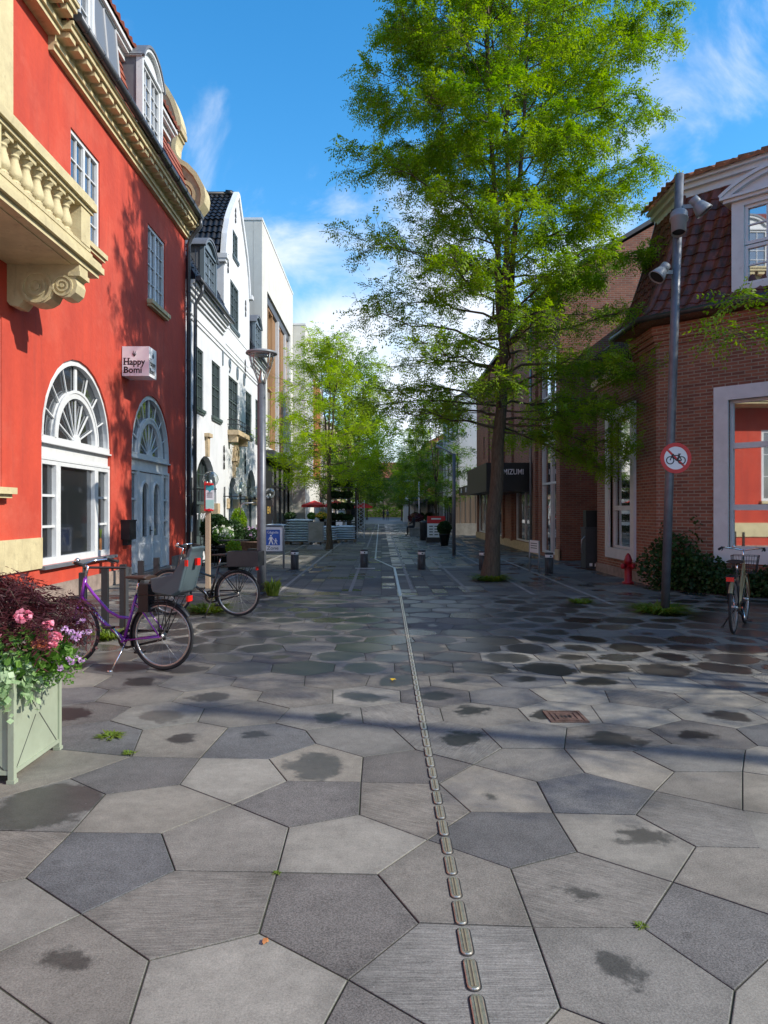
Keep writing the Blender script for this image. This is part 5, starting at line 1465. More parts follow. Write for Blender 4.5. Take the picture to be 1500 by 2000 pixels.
big_prof = [(2.4, 2.1), (3.2, 2.7), (4.5, 3.2), (5.5, 3.45), (7, 3.35), (9, 3.4), (11, 3.35), (12.5, 3.3), (14, 3.0), (15.4, 2.3), (16.6, .9)]
big, nfr_ = make_tree('locust_tree', 'tallest locust tree with bare trunk standing in the street right of centre', (2.5, 16.5, 0), 3, 16.0, big_prof, 3.3, .185, 84, 9, 6, 13., 4, .07, .038, .26, 'leaf', lean=(.34, .0), leaders=4, split=.34,
    dens=[(2.5, .36), (4.5, .42), (6.5, .55), (8, 1.0), (12, 1.2), (16, 1.15)],
    extra=[((2.84 - 2.5, 0, 3.6), (5.0 - 2.5, -1.2, 2.75), .03, .8), ((.3, 0, 3.4), (2.6, -.2, 2.5), .025, .8), ((.3, 0, 3.9), (2.2, -1.6, 3.5), .025, .6), ((.3, 0, 4.4), (3.4, -1.0, 4.6), .03, .45), ((.3, 0, 4.0), (-2.6, -.6, 3.9), .03, .55)])
print('fronds', nfr_)
small_prof = [(2.2, 1.6), (3.2, 2.3), (4.5, 2.75), (6, 2.6), (7.5, 1.9), (8.6, .9), (9.4, .3)]
tA, _ = make_tree('street_tree', 'bright lime locust tree in front of the slatted block, nearest on the left', (-2.15, 29.5, 0), 21, 8.9, small_prof, 2.6, .12, 34, 7, 4, 6.0, 4, .095, .05, .36, 'leaf_b', leaders=3, split=.4, group='street trees in two rows', dens=[(2, 1.2), (5, 1.15), (7, .7), (9, .55)])
tall_prof = [(2.2, 1.8), (3.4, 2.6), (5, 3.0), (7, 2.9), (9, 2.4), (10.5, 1.4), (11.8, .3)]
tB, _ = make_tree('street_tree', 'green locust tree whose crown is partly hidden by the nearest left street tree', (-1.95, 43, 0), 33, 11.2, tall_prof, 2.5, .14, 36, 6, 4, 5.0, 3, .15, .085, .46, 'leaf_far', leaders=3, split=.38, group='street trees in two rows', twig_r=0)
def tree_copy(src, label, loc, s, rz):
    o = copy_tree(src); o.location = loc; o.scale = (s, s, s); o.rotation_euler.z = rz; o['label'] = label
tree_copy(tB, 'locust tree on the right of the street behind the big one', (3.5, 46, 0), .82, 1.2)
tree_copy(tB, 'third locust tree of the left row, above the flower racks', (-2.0, 60, 0), 1.0, 2.6)
tree_copy(tA, 'locust tree of the right row beside the shop with the black awning', (3.5, 66, 0), 1.05, .7)
tree_copy(tB, 'fourth locust tree of the left row', (-2.2, 78, 0), 1.0, 4.0)
tree_copy(tB, 'locust tree in front of the brick terrace on the right', (3.4, 88, 0), .82, 5.2)
tree_copy(tA, 'fifth locust tree of the left row, before the pale terrace', (-2.5, 98, 0), 1.05, 3.4)
tree_copy(tB, 'locust tree closing the view at the far right end of the street', (3.2, 114, 0), .85, .4)
tree_copy(tB, 'locust tree closing the view at the far left end of the street', (-2.5, 124, 0), .9, 1.9)
tree_copy(tB, 'farthest tree standing in the middle where the street bends away', (.4, 158, 0), .75, 1.0)
tree_copy(tB, 'farthest tree on the left before the end building', (-4.6, 160, 0), 1.0, 2.2)
tree_copy(tB, 'farthest tree on the right before the end building', (4.6, 162, 0), 1.0, 3.1)
# tree just outside the picture; one branch of it hangs in front of the corner house
oprof = [(3, 1.8), (4.5, 2.7), (6.5, 3.1), (8.5, 2.6), (10.5, .4)]
make_tree('overhanging_tree', 'locust tree whose low branch hangs into view before the corner house', (9.9, 8.6, 0), 51, 10.5, oprof, 3.6, .16, 30, 7, 5, 6.5, 4, .07, .035, .28, 'leaf', leaders=3, split=.4,
    extra=[((0, 0, 3.9), (-5.3, .9, 4.25), .05, 1.0), ((-1.4, .1, 4.2), (-4.6, .3, 3.7), .03, 1.1), ((-1.8, .2, 4.2), (-4.9, 1.6, 4.0), .03, 1.), ((-2.4, .2, 4.2), (-4.1, -.1, 3.5), .02, 1.)])

make_tree('added_dapple_tree', 'unseen locust tree added out of view on the right for its dappled shade', (10.6, 4.3, 0), 77, 10.0, oprof, 3.4, .15, 24, 6, 4, 3.0, 3, .09, .05, .3, 'leaf', leaders=3, split=.4)  # unseen tree added so its crown dapples the edge of the shade
# ------------------------------------------------------------------ low plants
def tuft(name, label, loc, n, r, h, seed, mat='weed', cat='weed', spread=1.):
    rng = np.random.RandomState(seed)
    a = rng.uniform(0, 2 * pi, n); rr_ = r * np.sqrt(rng.uniform(0, 1, n)) * .5
    P = np.stack([np.cos(a) * rr_, np.sin(a) * rr_, np.zeros(n)], 1)
    o = np.stack([np.cos(a + rng.normal(0, .5, n)), np.sin(a + rng.normal(0, .5, n)), np.zeros(n)], 1)
    hh_ = h * rng.uniform(.4, 1., n)[:, None]; ln = r * rng.uniform(.2, .8, n)[:, None] * spread
    s = np.cross(o, UPV) * min(.008 * (1 + r), .05 * r + .001)
    mid = P + o * ln * .5 + UPV * hh_ * .8; tip = P + o * ln + UPV * hh_ * rng.uniform(.4, 1.1, n)[:, None]
    Q = np.concatenate([np.stack([P - s, P + s, mid + s, mid - s], 1), np.stack([mid - s, mid + s, tip + s * .1, tip - s * .1], 1)], 0)
    o_ = quads_object(name, Q, [mat], None, loc); return tag(o_, label, cat)
tuft('weed_tuft', 'ragged green weeds around the foot of the floodlight pole', (4.35, 11.25, 0), 450, .5, .15, 1, spread=1.2)
tuft('weed_tuft', 'small yellow green weed on the slabs left of the floodlight pole', (3.45, 12.4, 0), 160, .28, .08, 2)
tuft('weed_tuft', 'leafy weeds round the trunk of the tallest locust tree', (2.5, 16.35, 0), 700, .5, .16, 3)
tuft('weed_tuft', 'tall weed growing at the foot of the left lamp post', (-2.05, 13.5, 0), 200, .2, .34, 4)
tuft('weed_tuft', 'flat green weed beside a dark spot in a joint near the planter', (-1.92, 5.08, 0), 90, .1, .02, 5, spread=1.2)
tuft('weed_tuft', 'tiny weed in the slab joint nearest the planter', (-1.66, 4.72, 0), 40, .055, .018, 6)
tuft('weed_tuft', 'tiny moss tuft at a slab corner in the right foreground', (1.0, 2.757, 0), 45, .028, .01, 7)
tuft('weed_tuft', 'tiny moss tuft at a slab corner left of the guide bars', (-.46, 3.16, 0), 40, .022, .009, 8)
tuft('weed_tuft', 'grassy weeds under the black bicycle with the crate', (-2.75, 11.4, 0), 300, .5, .12, 9)
tuft('weed_tuft', 'weeds at the foot of the bicycle stands behind the purple bicycle', (-3.4, 9.0, 0), 200, .3, .12, 10)
rng = np.random.RandomState(8)
# ivy shrub along the cut corner
pts = []
for k in range(44):
    u = .1 + 4.8 * k / 43; c_ = FD.p(u, 0, .35)
    hh_ = .55 + .2 * math.sin(u * 2.1 + .6) + rng.uniform(-.1, .22) + (.25 if .2 < u < .8 else 0)
    pts.append(ball_pts(230, (c_.x, c_.y, hh_ * .48), (.36, .36, hh_ * .55), rng, .5))
for u in (.2, .35, .9):
    c_ = FD.p(u, 0, .2); z = np.linspace(.7, 1.25 + rng.uniform(0, .3), 26); pts.append(np.stack([c_.x + rng.normal(0, .05, 26), c_.y + rng.normal(0, .05, 26), z], 1))
P = np.concatenate(pts); P = P[P[:, 2] > .01]
tag(quads_object('ivy_shrub', leaf_quads(P, .045, rng, .5, .8), ['leaf_d']), 'dark leafy shrub along the foot of the corner house wall', 'shrub')
def potted(name, label, loc, pot, bush, leafm, n, size, seed, potm='black', cat='potted plant', flowers=None, group=None):
    rng = np.random.RandomState(seed)
    t = thing(name, label, cat, loc, group); L_ = Vector(loc)
    r0, r1, h = pot
    mb = MB(potm); mb.lathe([(r0, 0), (r1, h * .9), (r1 * 1.06, h * .9), (r1 * 1.06, h), (r1 * .9, h), (r1 * .85, h * .9)], L_, 16); mb.build('pot', t)
    (rx, rz, cz) = bush
    P = ball_pts(n, (0, 0, cz), (rx, rx, rz), rng, .55)
    quads_object('foliage', leaf_quads(P, size, rng, .3, .7), [leafm], t)
    if flowers:
        P = ball_pts(flowers[1], (0, 0, cz + rz * .25), (rx, rx, rz * .85), rng, .9)
        P = np.repeat(P, 7, 0) + rng.normal(0, size * .7, (flowers[1] * 7, 3)); quads_object('flowers', leaf_quads(P, size * .8, rng, .6, .9), [flowers[0]], t)
    return t
potted('round_bush', 'clipped round dark bush in a tapered black pot beside the red and white board', (2.85, 32.4, 0), (.16, .24, .55), (.33, .33, .8), 'leaf_d', 2200, .04, 1)
potted('potted_bush', 'dark bush in a black tub under the tall arched window', (-5.25, 22.6, 0), (.28, .35, .5), (.46, .5, 1.0), 'leaf_d', 2300, .05, 2)
potted('potted_bush', 'smaller dark bush in a black tub right of the parking post', (-5.1, 24.3, 0), (.25, .3, .45), (.45, .45, .85), 'leaf_d', 2000, .05, 3)
potted('flower_pot', 'white flowering plant in a black pot before the white house', (-4.9, 24.6 - 2.4, 0), (.18, .22, .5), (.34, .26, .82), 'leaf_g', 900, .04, 4, flowers=('whiteflower', 55))
potted('lime_plant', 'tall lime green plant between the arched door and the flowers', (-5.3, 26.6, 0), (.18, .22, .45), (.3, .6, 1.1), 'leaf_y', 1300, .05, 5)
potted('flower_pot', 'dark flowering plant in a rust red tub left of the lamp post', (-4.7, 25.8, 0), (.35, .4, .5), (.42, .25, .72), 'leaf_d', 1100, .04, 6, 'rust', flowers=('lilac', 30))
potted('lime_plant', 'small lime plant standing behind the crate of the black bicycle', (-4.0, 19.4, 0), (.15, .18, .35), (.22, .25, .55), 'leaf_y', 500, .04, 7)

P = np.random.RandomState(5).uniform((-14, -.8, 0), (14, .8, 2.6), (9000, 3)); P[:, 2] += .35 * np.sin(P[:, 0] * 1.7) * (P[:, 2] > 1.5)
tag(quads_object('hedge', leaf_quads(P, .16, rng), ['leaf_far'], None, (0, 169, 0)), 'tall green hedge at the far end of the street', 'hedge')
# ------------------------------------------------------------------ planter in the left foreground
px0, px1, py0, py1, pzt = -2.80, -2.15, 4.19, 4.82, .66
t_ = thing('planter_box', 'tall sage green planter box with crossed seams on its sides', 'planter', ((px0 + px1) / 2, (py0 + py1) / 2, 0))
mb = MB('planter')
mb.wbox(px0 + .012, px1 - .012, py0 + .012, py1 - .012, .05, pzt - .03)
mb.build('body', t_)
for x in (px0, px1 - .035):
    for y in (py0, py1 - .035):
        mb = MB('planter'); mb.wbox(x, x + .035, y, y + .035, .02, pzt); mb.wbox(x - .006, x + .041, y - .006, y + .041, 0, .02); mb.build('corner_post', t_)
for (a, b, c, d) in ((px0, px1, py0, py0 + .025), (px0, px1, py1 - .025, py1), (px0, px0 + .025, py0, py1), (px1 - .025, px1, py0, py1)):
    mb = MB('planter'); mb.wbox(a + .002, b - .002, c + .002, d - .002, pzt - .03, pzt - .002); mb.build('rim', t_)
    mb = MB('planter'); mb.wbox(a + .003, b - .003, c + .003, d - .003, .05, .075); mb.build('foot_rail', t_)
for side in range(2):
    F_ = Fr((px1 - .012, (py0 + py1) / 2, .05), (0, 1, 0), (1, 0, 0)) if side == 0 else Fr(((px0 + px1) / 2, py0 + .012, .05), (1, 0, 0), (0, -1, 0))
    mb = MB('planter_dark', 'planter'); w, h = .275, pzt - .08
    for sg in (-1, 1):
        for a_, b_ in ((0.02, .46), (.54, .98)):
            A_ = (-w * sg + 2 * w * sg * a_, h * a_ + .01); B_ = (-w * sg + 2 * w * sg * b_, h * b_ + .01); n_ = Vector((-(B_[1] - A_[1]), B_[0] - A_[0])).normalized() * .0035
            mb.prism(F_, [(A_[0] - n_.x, A_[1] - n_.y), (B_[0] - n_.x, B_[1] - n_.y), (B_[0] + n_.x, B_[1] + n_.y), (A_[0] + n_.x, A_[1] + n_.y)], -.004, .0015, 0)
    mb.build('seams', t_)
mb = MB('soil'); mb.wbox(px0 + .03, px1 - .03, py0 + .03, py1 - .03, pzt - .1, pzt - .045); mb.build('soil', t_)
# purple maple
t_ = thing('maple_shrub', 'weeping purple leaved maple growing in the planter box', 'shrub', (-2.6, 4.6, pzt - .05))
mb = MB('bark'); FP, FD_ = [], []
base = Vector((-2.6, 4.6, pzt - .05))
for k in range(40):
    az = k * 2.4; r_ = rng.uniform(.25, .78); zt = rng.uniform(.38, .62) - .25 * (r_ - .25)
    pts = [base, base + Vector((0, 0, .22)), base + Vector((math.cos(az) * r_ * .4, math.sin(az) * r_ * .4, zt)), base + Vector((math.cos(az) * r_ * .8, math.sin(az) * r_ * .8, zt * .97)), base + Vector((math.cos(az) * r_, math.sin(az) * r_, zt * .78))]
    mb.tube(pts, [.012, .009, .006, .004, .002], 5)
    for j in range(58):
        f = rng.uniform(.3, 1.) * 3 + 1; i = min(int(f), 3); q = pts[i].lerp(pts[i + 1], f - i)
        FP.append(np.array(q - base) + rng.normal(0, .035, 3)); FD_.append(np.array([math.cos(az), math.sin(az), -.4]) + rng.normal(0, .6, 3))
mb.build('stems', t_)
quads_object('foliage', frond_quads(np.array(FP), np.array(FD_), rng.uniform(.08, .14, len(FP)), 4, .055, .012, rng, .6), ['leaf_m'], t_)
# geraniums
t_ = thing('geranium', 'pink and peach geranium in bloom at the near corner of the planter', 'flowers', (-2.25, 4.32, pzt - .05))
o_ = np.array((-2.25, 4.32, pzt - .05))
P = np.concatenate([ball_pts(800, (.0, .02, .12), (.3, .22, .17), rng, .5), ball_pts(300, (.22, .1, .1), (.14, .14, .12), rng, .4)]); 
quads_object('foliage', leaf_quads(P, .024, rng, .9, .9), ['leaf_g'], t_)
for (x, y, z, r_, m_) in ((.12, -.06, .36, .055, 'pink'), (.26, -.04, .31, .033, 'pink'), (.3, -.05, .235, .045, 'pink'), (.29, -.06, .195, .03, 'pink'), (.22, -.07, .2, .04, 'peach'), (-.02, -.08, .24, .04, 'pink'), (.25, -.08, .19, .028, 'peach')):
    P = ball_pts(70, (x, y, z), (r_, r_, r_ * .75), rng, .6); quads_object('flower_head', leaf_quads(P, .014, rng, .8, .95, (P - np.array((x, y, z))) * 25), [m_], t_)
    mb = MB('leaf_g'); mb.tube([Vector(o_) + Vector((x * .5, y * .3, .05)), Vector(o_) + Vector((x, y, z))], .003, 4); mb.build('stalk', t_)
t_ = thing('verbena', 'small lilac flowers leaning out over the planter beside the bicycle wheel', 'flowers', (-2.1, 4.5, pzt - .05))
mb = MB('leaf_g'); P = []
for k in range(16):
    e = Vector((rng.uniform(.08, .32), rng.uniform(-.22, .12), rng.uniform(-.05, .3))); mb.tube([Vector((-2.1, 4.5, pzt - .05)) + Vector((-.06, rng.uniform(-.15, .1), 0)), Vector((-2.1, 4.5, pzt - .05)) + e * .6 + Vector((0, 0, .08)), Vector((-2.1, 4.5, pzt - .05)) + e], .0025, 4)
    P.append(ball_pts(26, tuple(e), (.02, .02, .018), rng, .5))
    if k % 2: P.append(ball_pts(16, tuple(e * .85 + Vector((0, 0, .03))), (.014, .014, .012), rng, .5))
mb.build('stems', t_)
for q_ in P: quads_object('flower_head', leaf_quads(q_, .008, rng, .5, .9), ['lilac'], t_)
P = ball_pts(420, (.08, -.03, .02), (.16, .22, .13), rng, .3); quads_object('foliage', leaf_quads(P, .014, rng, .6, .6), ['leaf_g'], t_)
t_ = thing('trailing_plant', 'pale variegated trailing plant spilling over the front edge of the planter', 'plant', (-2.3, 4.25, pzt - .04))
P = []
for k in range(60):
    s_ = rng.uniform(0, 1)
    if s_ < .5: st = np.array((.165, rng.uniform(-.06, .5), .03)); dr_ = np.array((rng.uniform(.0, .06), rng.uniform(-.05, .05), 0))
    else: st = np.array((rng.uniform(-.5, .16), -.07, .03)); dr_ = np.array((rng.uniform(-.05, .05), rng.uniform(-.06, .0), 0))
    l = rng.uniform(.03, .19) * (1.3 if st[1] < .2 else .5); n_ = int(26)
    f = np.linspace(0, 1, n_)[:, None]
    P.append(st + dr_ * np.minimum(1, f * 2.5) + UPV * (.06 * np.sin(f * 3.1) - l * f ** 1.5) + rng.normal(0, .016, (n_, 3)))
P.append(ball_pts(420, (-.05, .0, .07), (.26, .14, .1), rng, .5))
P = np.concatenate(P)
out = np.where((P[:, 0:1] > .15), np.array([[1.2, 0, 0.]]), np.array([[0, -1.2, 0.]]))
quads_object('foliage', leaf_quads(P, .026, rng, .6, .95, out), ['leaf_v'], t_)
# ------------------------------------------------------------------ bicycles
WR, WB = .345, 1.07
def V3(x, y, z): return Vector((x, y, z))
def wheel(t, x, name):
    a = MB('rubber'); a.tube([V3(x + (WR - .018) * math.cos(q), 0, WR + (WR - .018) * math.sin(q)) for q in np.linspace(0, 2 * pi, 41)[:-1]], .018, 8, closed=True)
    w = a.build(name, t, org=(0, 0, 0), uv=False)
    a = MB('steel'); a.tube([V3(x + (WR - .042) * math.cos(q), 0, WR + (WR - .042) * math.sin(q)) for q in np.linspace(0, 2 * pi, 41)[:-1]], .0125, 6, closed=True); a.build('rim', w, org=(0, 0, 0), uv=False)
    a = MB('steel')
    for k in range(20):
        q = 2 * pi * k / 20; s = .03 if k % 2 else -.03; q2 = q + (.5 if k % 4 < 2 else -.5)
        a.tube([V3(x + .022 * math.cos(q2), s, WR + .022 * math.sin(q2)), V3(x + (WR - .045) * math.cos(q), 0, WR + (WR - .045) * math.sin(q))], .0017, 3, cap=False)
    a.tube([V3(x, -.05, WR), V3(x, .05, WR)], .024, 8); a.build('spokes', w, org=(0, 0, 0), uv=False)
def guard(t, x, a0, a1, m, r=WR + .02):
    a = MB(m); an = np.linspace(R(a0), R(a1), 22)
    for s in (-1,):
        vs = []
        for q in an:
            c, sn = math.cos(q), math.sin(q)
            for (yy, k) in ((-.026, -.012), (-.018, .002), (.018, .002), (.026, -.012)): vs.append(V3(x + (r + k) * c, yy, WR + (r + k) * sn))
        a.add(vs, [(i * 4 + j, i * 4 + j + 1, (i + 1) * 4 + j + 1, (i + 1) * 4 + j) for i in range(21) for j in range(3)], 0, True)
    return a.build('mudguard', t, org=(0, 0, 0), uv=False)
def bicycle(name, label, paint, loc, rz, kind, group='parked bicycles'):
    t = thing(name, label, 'bicycle', (0, 0, 0), group)
    wheel(t, 0, 'rear_wheel'); wheel(t, WB, 'front_wheel')
    BB = V3(.44, 0, .285); hs0 = V3(.895, 0, .9); hs1 = V3(.945, 0, .68); st = V3(.30, 0, .74)
    f = MB(paint)
    f.tube([hs0, hs1], .021, 10); f.tube([hs1 + V3(-.005, 0, .03), V3(.7, 0, .47), BB], .019, 9); f.tube([BB, st], .017, 9)
    if kind == 'black': f.tube([hs0 + V3(.01, 0, -.06), V3(.62, 0, .66), V3(.345, 0, .58)], .017, 9)
    else: f.tube([hs0 + V3(.01, 0, -.04), V3(.8, 0, .74), V3(.62, 0, .57), V3(.5, 0, .515), V3(.37, 0, .51)], .016, 9)
    for s in (-1, 1):
        f.tube([BB + V3(-.02, s * .03, 0), V3(0, s * .062, WR)], .010, 7); f.tube([st + V3(.01, s * .015, -.08), V3(.18, s * .055, .57), V3(0, s * .062, WR)], .008, 6)
        f.tube([hs1 + V3(.004, s * .03, -.02), V3(.985, s * .045, .52), V3(WB, s * .052, WR)], [.014, .012, .009], 7)
    f.tube([hs1 + V3(.004, -.032, -.02), hs1 + V3(.004, .032, -.02)], .014, 7)
    f.tube([BB + V3(0, -.04, 0), BB + V3(0, .04, 0)], .024, 9)
    f.build('frame', t, org=(0, 0, 0), uv=False)
    gm = paint if kind == 'gold' else 'black'
    g = guard(t, 0, 35 - 55, 205 - 60, gm); guard(t, WB, -8 + 10, 150, gm)
    a = MB('reflector'); q = R(8); a.lathe([(.02, 0), (.022, .012), (.012, .02)], V3(-(WR + .024) * math.cos(q), 0, WR + (WR + .024) * math.sin(q)), 10, axis=(-1, 0, .1)); 
    a = MB('chrome'); a.tube([st, V3(.265, 0, .9)], .013, 8); a.build('seat_post', t, org=(0, 0, 0), uv=False)
    a = MB('leather' if kind != 'purple' else 'brown_leather'); sec = []
    prof = [(.13, .115, .905, .945), (.18, .105, .9, .955), (.25, .085, .9, .945), (.33, .04, .905, .94), (.4, .022, .905, .935), (.42, .01, .91, .93)]
    vs = []
    for x, w, z0, z1 in prof:
        for k in range(10):
            an = 2 * pi * k / 10; vs.append(V3(x, w * math.cos(an), (z0 + z1) / 2 + (z1 - z0) / 2 * math.sin(an)))
    a.add(vs, [(i * 10 + k, i * 10 + (k + 1) % 10, (i + 1) * 10 + (k + 1) % 10, (i + 1) * 10 + k) for i in range(5) for k in range(10)], 0, True); a.add(vs[:10], [tuple(range(10))]); a.build('saddle', t, org=(0, 0, 0), uv=False)
    a = MB('chrome', 'rubber'); a.tube([hs0, hs0 + V3(-.03, 0, .12), hs0 + V3(.03, 0, .14)], .013, 8)
    hb = [V3(.72, -.28, 1.06), V3(.84, -.26, 1.08), V3(.92, -.16, 1.07), V3(.925, 0, 1.04), V3(.92, .16, 1.07), V3(.84, .26, 1.08), V3(.72, .28, 1.06)]
    a.tube(hb, .011, 8)
    for s in (-1, 1): a.tube([V3(.7, s * .283, 1.057), V3(.82, s * .265, 1.078)], .017, 8, 1); a.tube([V3(.84, s * .25, 1.07), V3(.72, s * .25, 1.04)], .006, 5, 1)
    a.lathe([(.025, 0), (.028, .02), (.01, .035)], V3(.9, .12, 1.08), 8); a.build('handlebar', t, org=(0, 0, 0), uv=False)
    a = MB('black', 'chrome'); 
    a.strip(W0, [(.44 + .1 * math.cos(q), .285 + .1 * math.sin(q)) for q in np.linspace(pi / 2, -pi / 2, 9)] + [(0, WR - .05)] + [(0, WR + .05)], [(.44 + .075 * math.cos(q), .285 + .075 * math.sin(q)) for q in np.linspace(pi / 2, -pi / 2, 9)] + [(0.01, WR - .03)] + [(.01, WR + .03)], -.065, -.035, 0, True)
    a.prism(W0, [(.44 + .07 * math.cos(q), .285 + .07 * math.sin(q)) for q in np.linspace(0, 2 * pi, 17)[:-1]], -.055, -.048, 1)
    a.tube([BB + V3(0, .05, 0), BB + V3(.09, .075, .14)], .011, 6, 1); a.tube([BB + V3(0, -.06, 0), BB + V3(-.09, -.085, -.14)], .011, 6, 1)
    a.box(W0, .44 + .05, .44 + .14, .285 + .13, .285 + .15, .08, .16); a.box(W0, .44 - .14, .44 - .05, .285 - .155, .285 - .135, -.17, -.09); a.build('crankset', t, org=(0, 0, 0), uv=False)
    a = MB('chrome' if kind == 'purple' else 'black'); a.tube([BB + V3(-.05, .03, 0), V3(.42, .14, .12), V3(.45, .2, .005)], .009, 6); a.tube([V3(.44, .19, .006), V3(.48, .22, .006)], .012, 6); a.build('kickstand', t, org=(0, 0, 0), uv=False)
    a = MB('black')
    for s in (-.06, .06):
        a.tube([V3(-.28, s, .755), V3(.24, s, .755)], .006, 5); 
        for xx in (-.22, -.1, .02): a.tube([V3(xx, s, .755), V3(0, s * 1.05, WR)], .005, 5)
    for xx in (-.28, -.15, 0, .15): a.tube([V3(xx, -.06, .755), V3(xx, .06, .755)], .005, 5)
    a.build('rack', t, org=(0, 0, 0), uv=False)
    a = MB('reflector'); a.box(W0, -.305, -.285, .70, .755, -.045, .045); a.build('rear_reflector', t, org=(0, 0, 0), uv=False)
    if kind == 'purple':
        a = MB('sign_white'); dt = (BB - hs1); 
        for k in range(8): p = hs1 + dt * (.22 + .045 * k) + V3(0, .0185, .008); a.tube([p, p + V3(-.012, 0, -.022)], .006, 4)
        a.build('lettering', t, org=(0, 0, 0), uv=False)
        a = MB('seat_grey'); pr_ = [(.06, .84), (.03, .79), (-.06, .765), (-.2, .76), (-.27, .80), (-.31, .93), (-.385, 1.19), (-.41, 1.235), (-.385, 1.25), (-.35, 1.22), (-.27, 1.0), (-.2, .9), (-.02, .875), (.03, .9)]
        a.prism(W0, [(x, z) for x, z in pr_], -.13, .13)
        for s in (-1, 1): a.prism(W0, [(.02, .8), (-.2, .77), (-.28, .82), (-.37, 1.15), (-.3, 1.12), (-.2, .98), (-.05, .95), (.05, .93)], s * .13 if s > 0 else -.165, .165 if s > 0 else -.13)
        cs = a.build('child_seat', t, org=(0, 0, 0), uv=False); bv = cs.modifiers.new('soft', 'BEVEL'); bv.width = .015; bv.segments = 2
        a = MB('reflector'); a.box(W0, -.375, -.345, 1.06, 1.12, .166, .18); a.build('reflector', cs, org=(0, 0, 0), uv=False); a = MB('reflector'); a.box(W0, -.4, -.372, 1.06, 1.13, -.03, .03); a.build('reflector', cs, org=(0, 0, 0), uv=False)
        a = MB('black'); a.box(W0, .13, .24, .58, .86, -.06, .06); a.tube([V3(.2, .03, .83), V3(-.1, .05, .76)], .008, 5); a.tube([V3(.2, -.03, .83), V3(-.1, -.05, .76)], .008, 5); a.build('seat_mount', t, org=(0, 0, 0), uv=False)
    if kind == 'gold':
        a = MB('charcoal')
        for z, k in ((.72, .8), (.8, .86), (.88, .93), (.96, 1.)):
            w, l = .17 * k, .14 * k; cx = 1.08; a.tube([V3(cx - l, -w, z), V3(cx + l, -w, z), V3(cx + l, w, z), V3(cx - l, w, z)], .004, 5, closed=True)
        for q in range(6):
            yy = -.17 + .34 * q / 5
            for sx_ in (-1, 1): a.tube([V3(1.08 + sx_ * .112, yy * .8, .72), V3(1.08 + sx_ * .14, yy, .96)], .003, 4)
            a.tube([V3(1.08 - .112, yy * .8, .72), V3(1.08 + .112, yy * .8, .72)], .003, 4)
        for q in range(5):
            xx = -.14 + .28 * q / 4
            for s in (-1, 1): a.tube([V3(1.08 + xx * .8, s * .136, .72), V3(1.08 + xx, s * .17, .96)], .003, 4)
        a.build('basket', t, org=(0, 0, 0), uv=False)
    t.location = loc; t.rotation_euler.z = rz
    WL[t.name] = Vector(loc); return t
bicycle('bicycle', 'purple step through bicycle with a grey child seat', 'purple', (-2.19, 7.18, 0), math.atan2(.27, -1.05), 'purple')
bicycle('bicycle', 'black bicycle carrying a dark crate behind its saddle', 'bike_black', (-2.17, 10.85, 0), math.atan2(.12, -1.06), 'black')
bicycle('bicycle', 'champagne coloured bicycle with a wire front basket at right edge', 'gold_paint', (4.57, 9.3, 0), math.atan2(.83, .56), 'gold')
# crate on the black bicycle
rz = math.atan2(.12, -1.06); ca, sa = math.cos(rz), math.sin(rz)
FC_ = Fr((-2.17, 10.85, 0), (ca, sa, 0), (-sa, ca, 0))
mb = MB('charcoal')
for (a, b, c, d) in ((-.36, .12, -.17, -.155), (-.36, .12, .155, .17), (-.36, -.345, -.155, .155), (.105, .12, -.155, .155)): mb.box(FC_, a, b, .765, .985, c, d)
mb.box(FC_, -.345, .105, .765, .78, -.155, .155); mb.box(FC_, -.3, .0, .88, .93, -.173, -.1701); tag(mb.build('crate'), 'dark open crate strapped on the rear rack of the black bicycle', 'crate')

# bicycle stands
post = None
for k, (x, y) in enumerate(((-3.56, 8.55), (-3.57, 9.26), (-3.55, 9.85), (-3.54, 10.55), (-3.53, 11.25))):
    if post is None:
        mb = MB('charcoal'); mb.wbox(-.04, .04, -.03, -.012, 0, .86); mb.wbox(-.04, .04, .012, .03, 0, .86); mb.wbox(-.04, .04, -.012, .012, .78, .858); mb.wbox(-.042, .042, -.032, .032, .02, .06); post = mb.build('bicycle_stand', org=(0, 0, 0)); o = post
    else: o = copy_tree(post)
    o.location = (x, y, 0)
    tag(o, ['first steel bicycle stand, behind the front wheel of the purple bicycle', 'second steel bicycle stand, behind the middle of the purple bicycle', 'third steel bicycle stand, behind the saddle of the purple bicycle', 'fourth steel bicycle stand, before the white door', 'farthest steel bicycle stand, beside the black bicycle front wheel'][k], 'bicycle stand', 'bicycle stands before the red house')
mb = MB('charcoal'); mb.tube([(-3.75, 9.05, 0), (-3.75, 9.05, .88), (-3.2, 9.0, .88), (-3.2, 9.0, 0)], .03, 4, smooth=False); tag(mb.build('bicycle_hoop'), 'square steel hoop standing among the bicycle stands', 'bicycle stand')

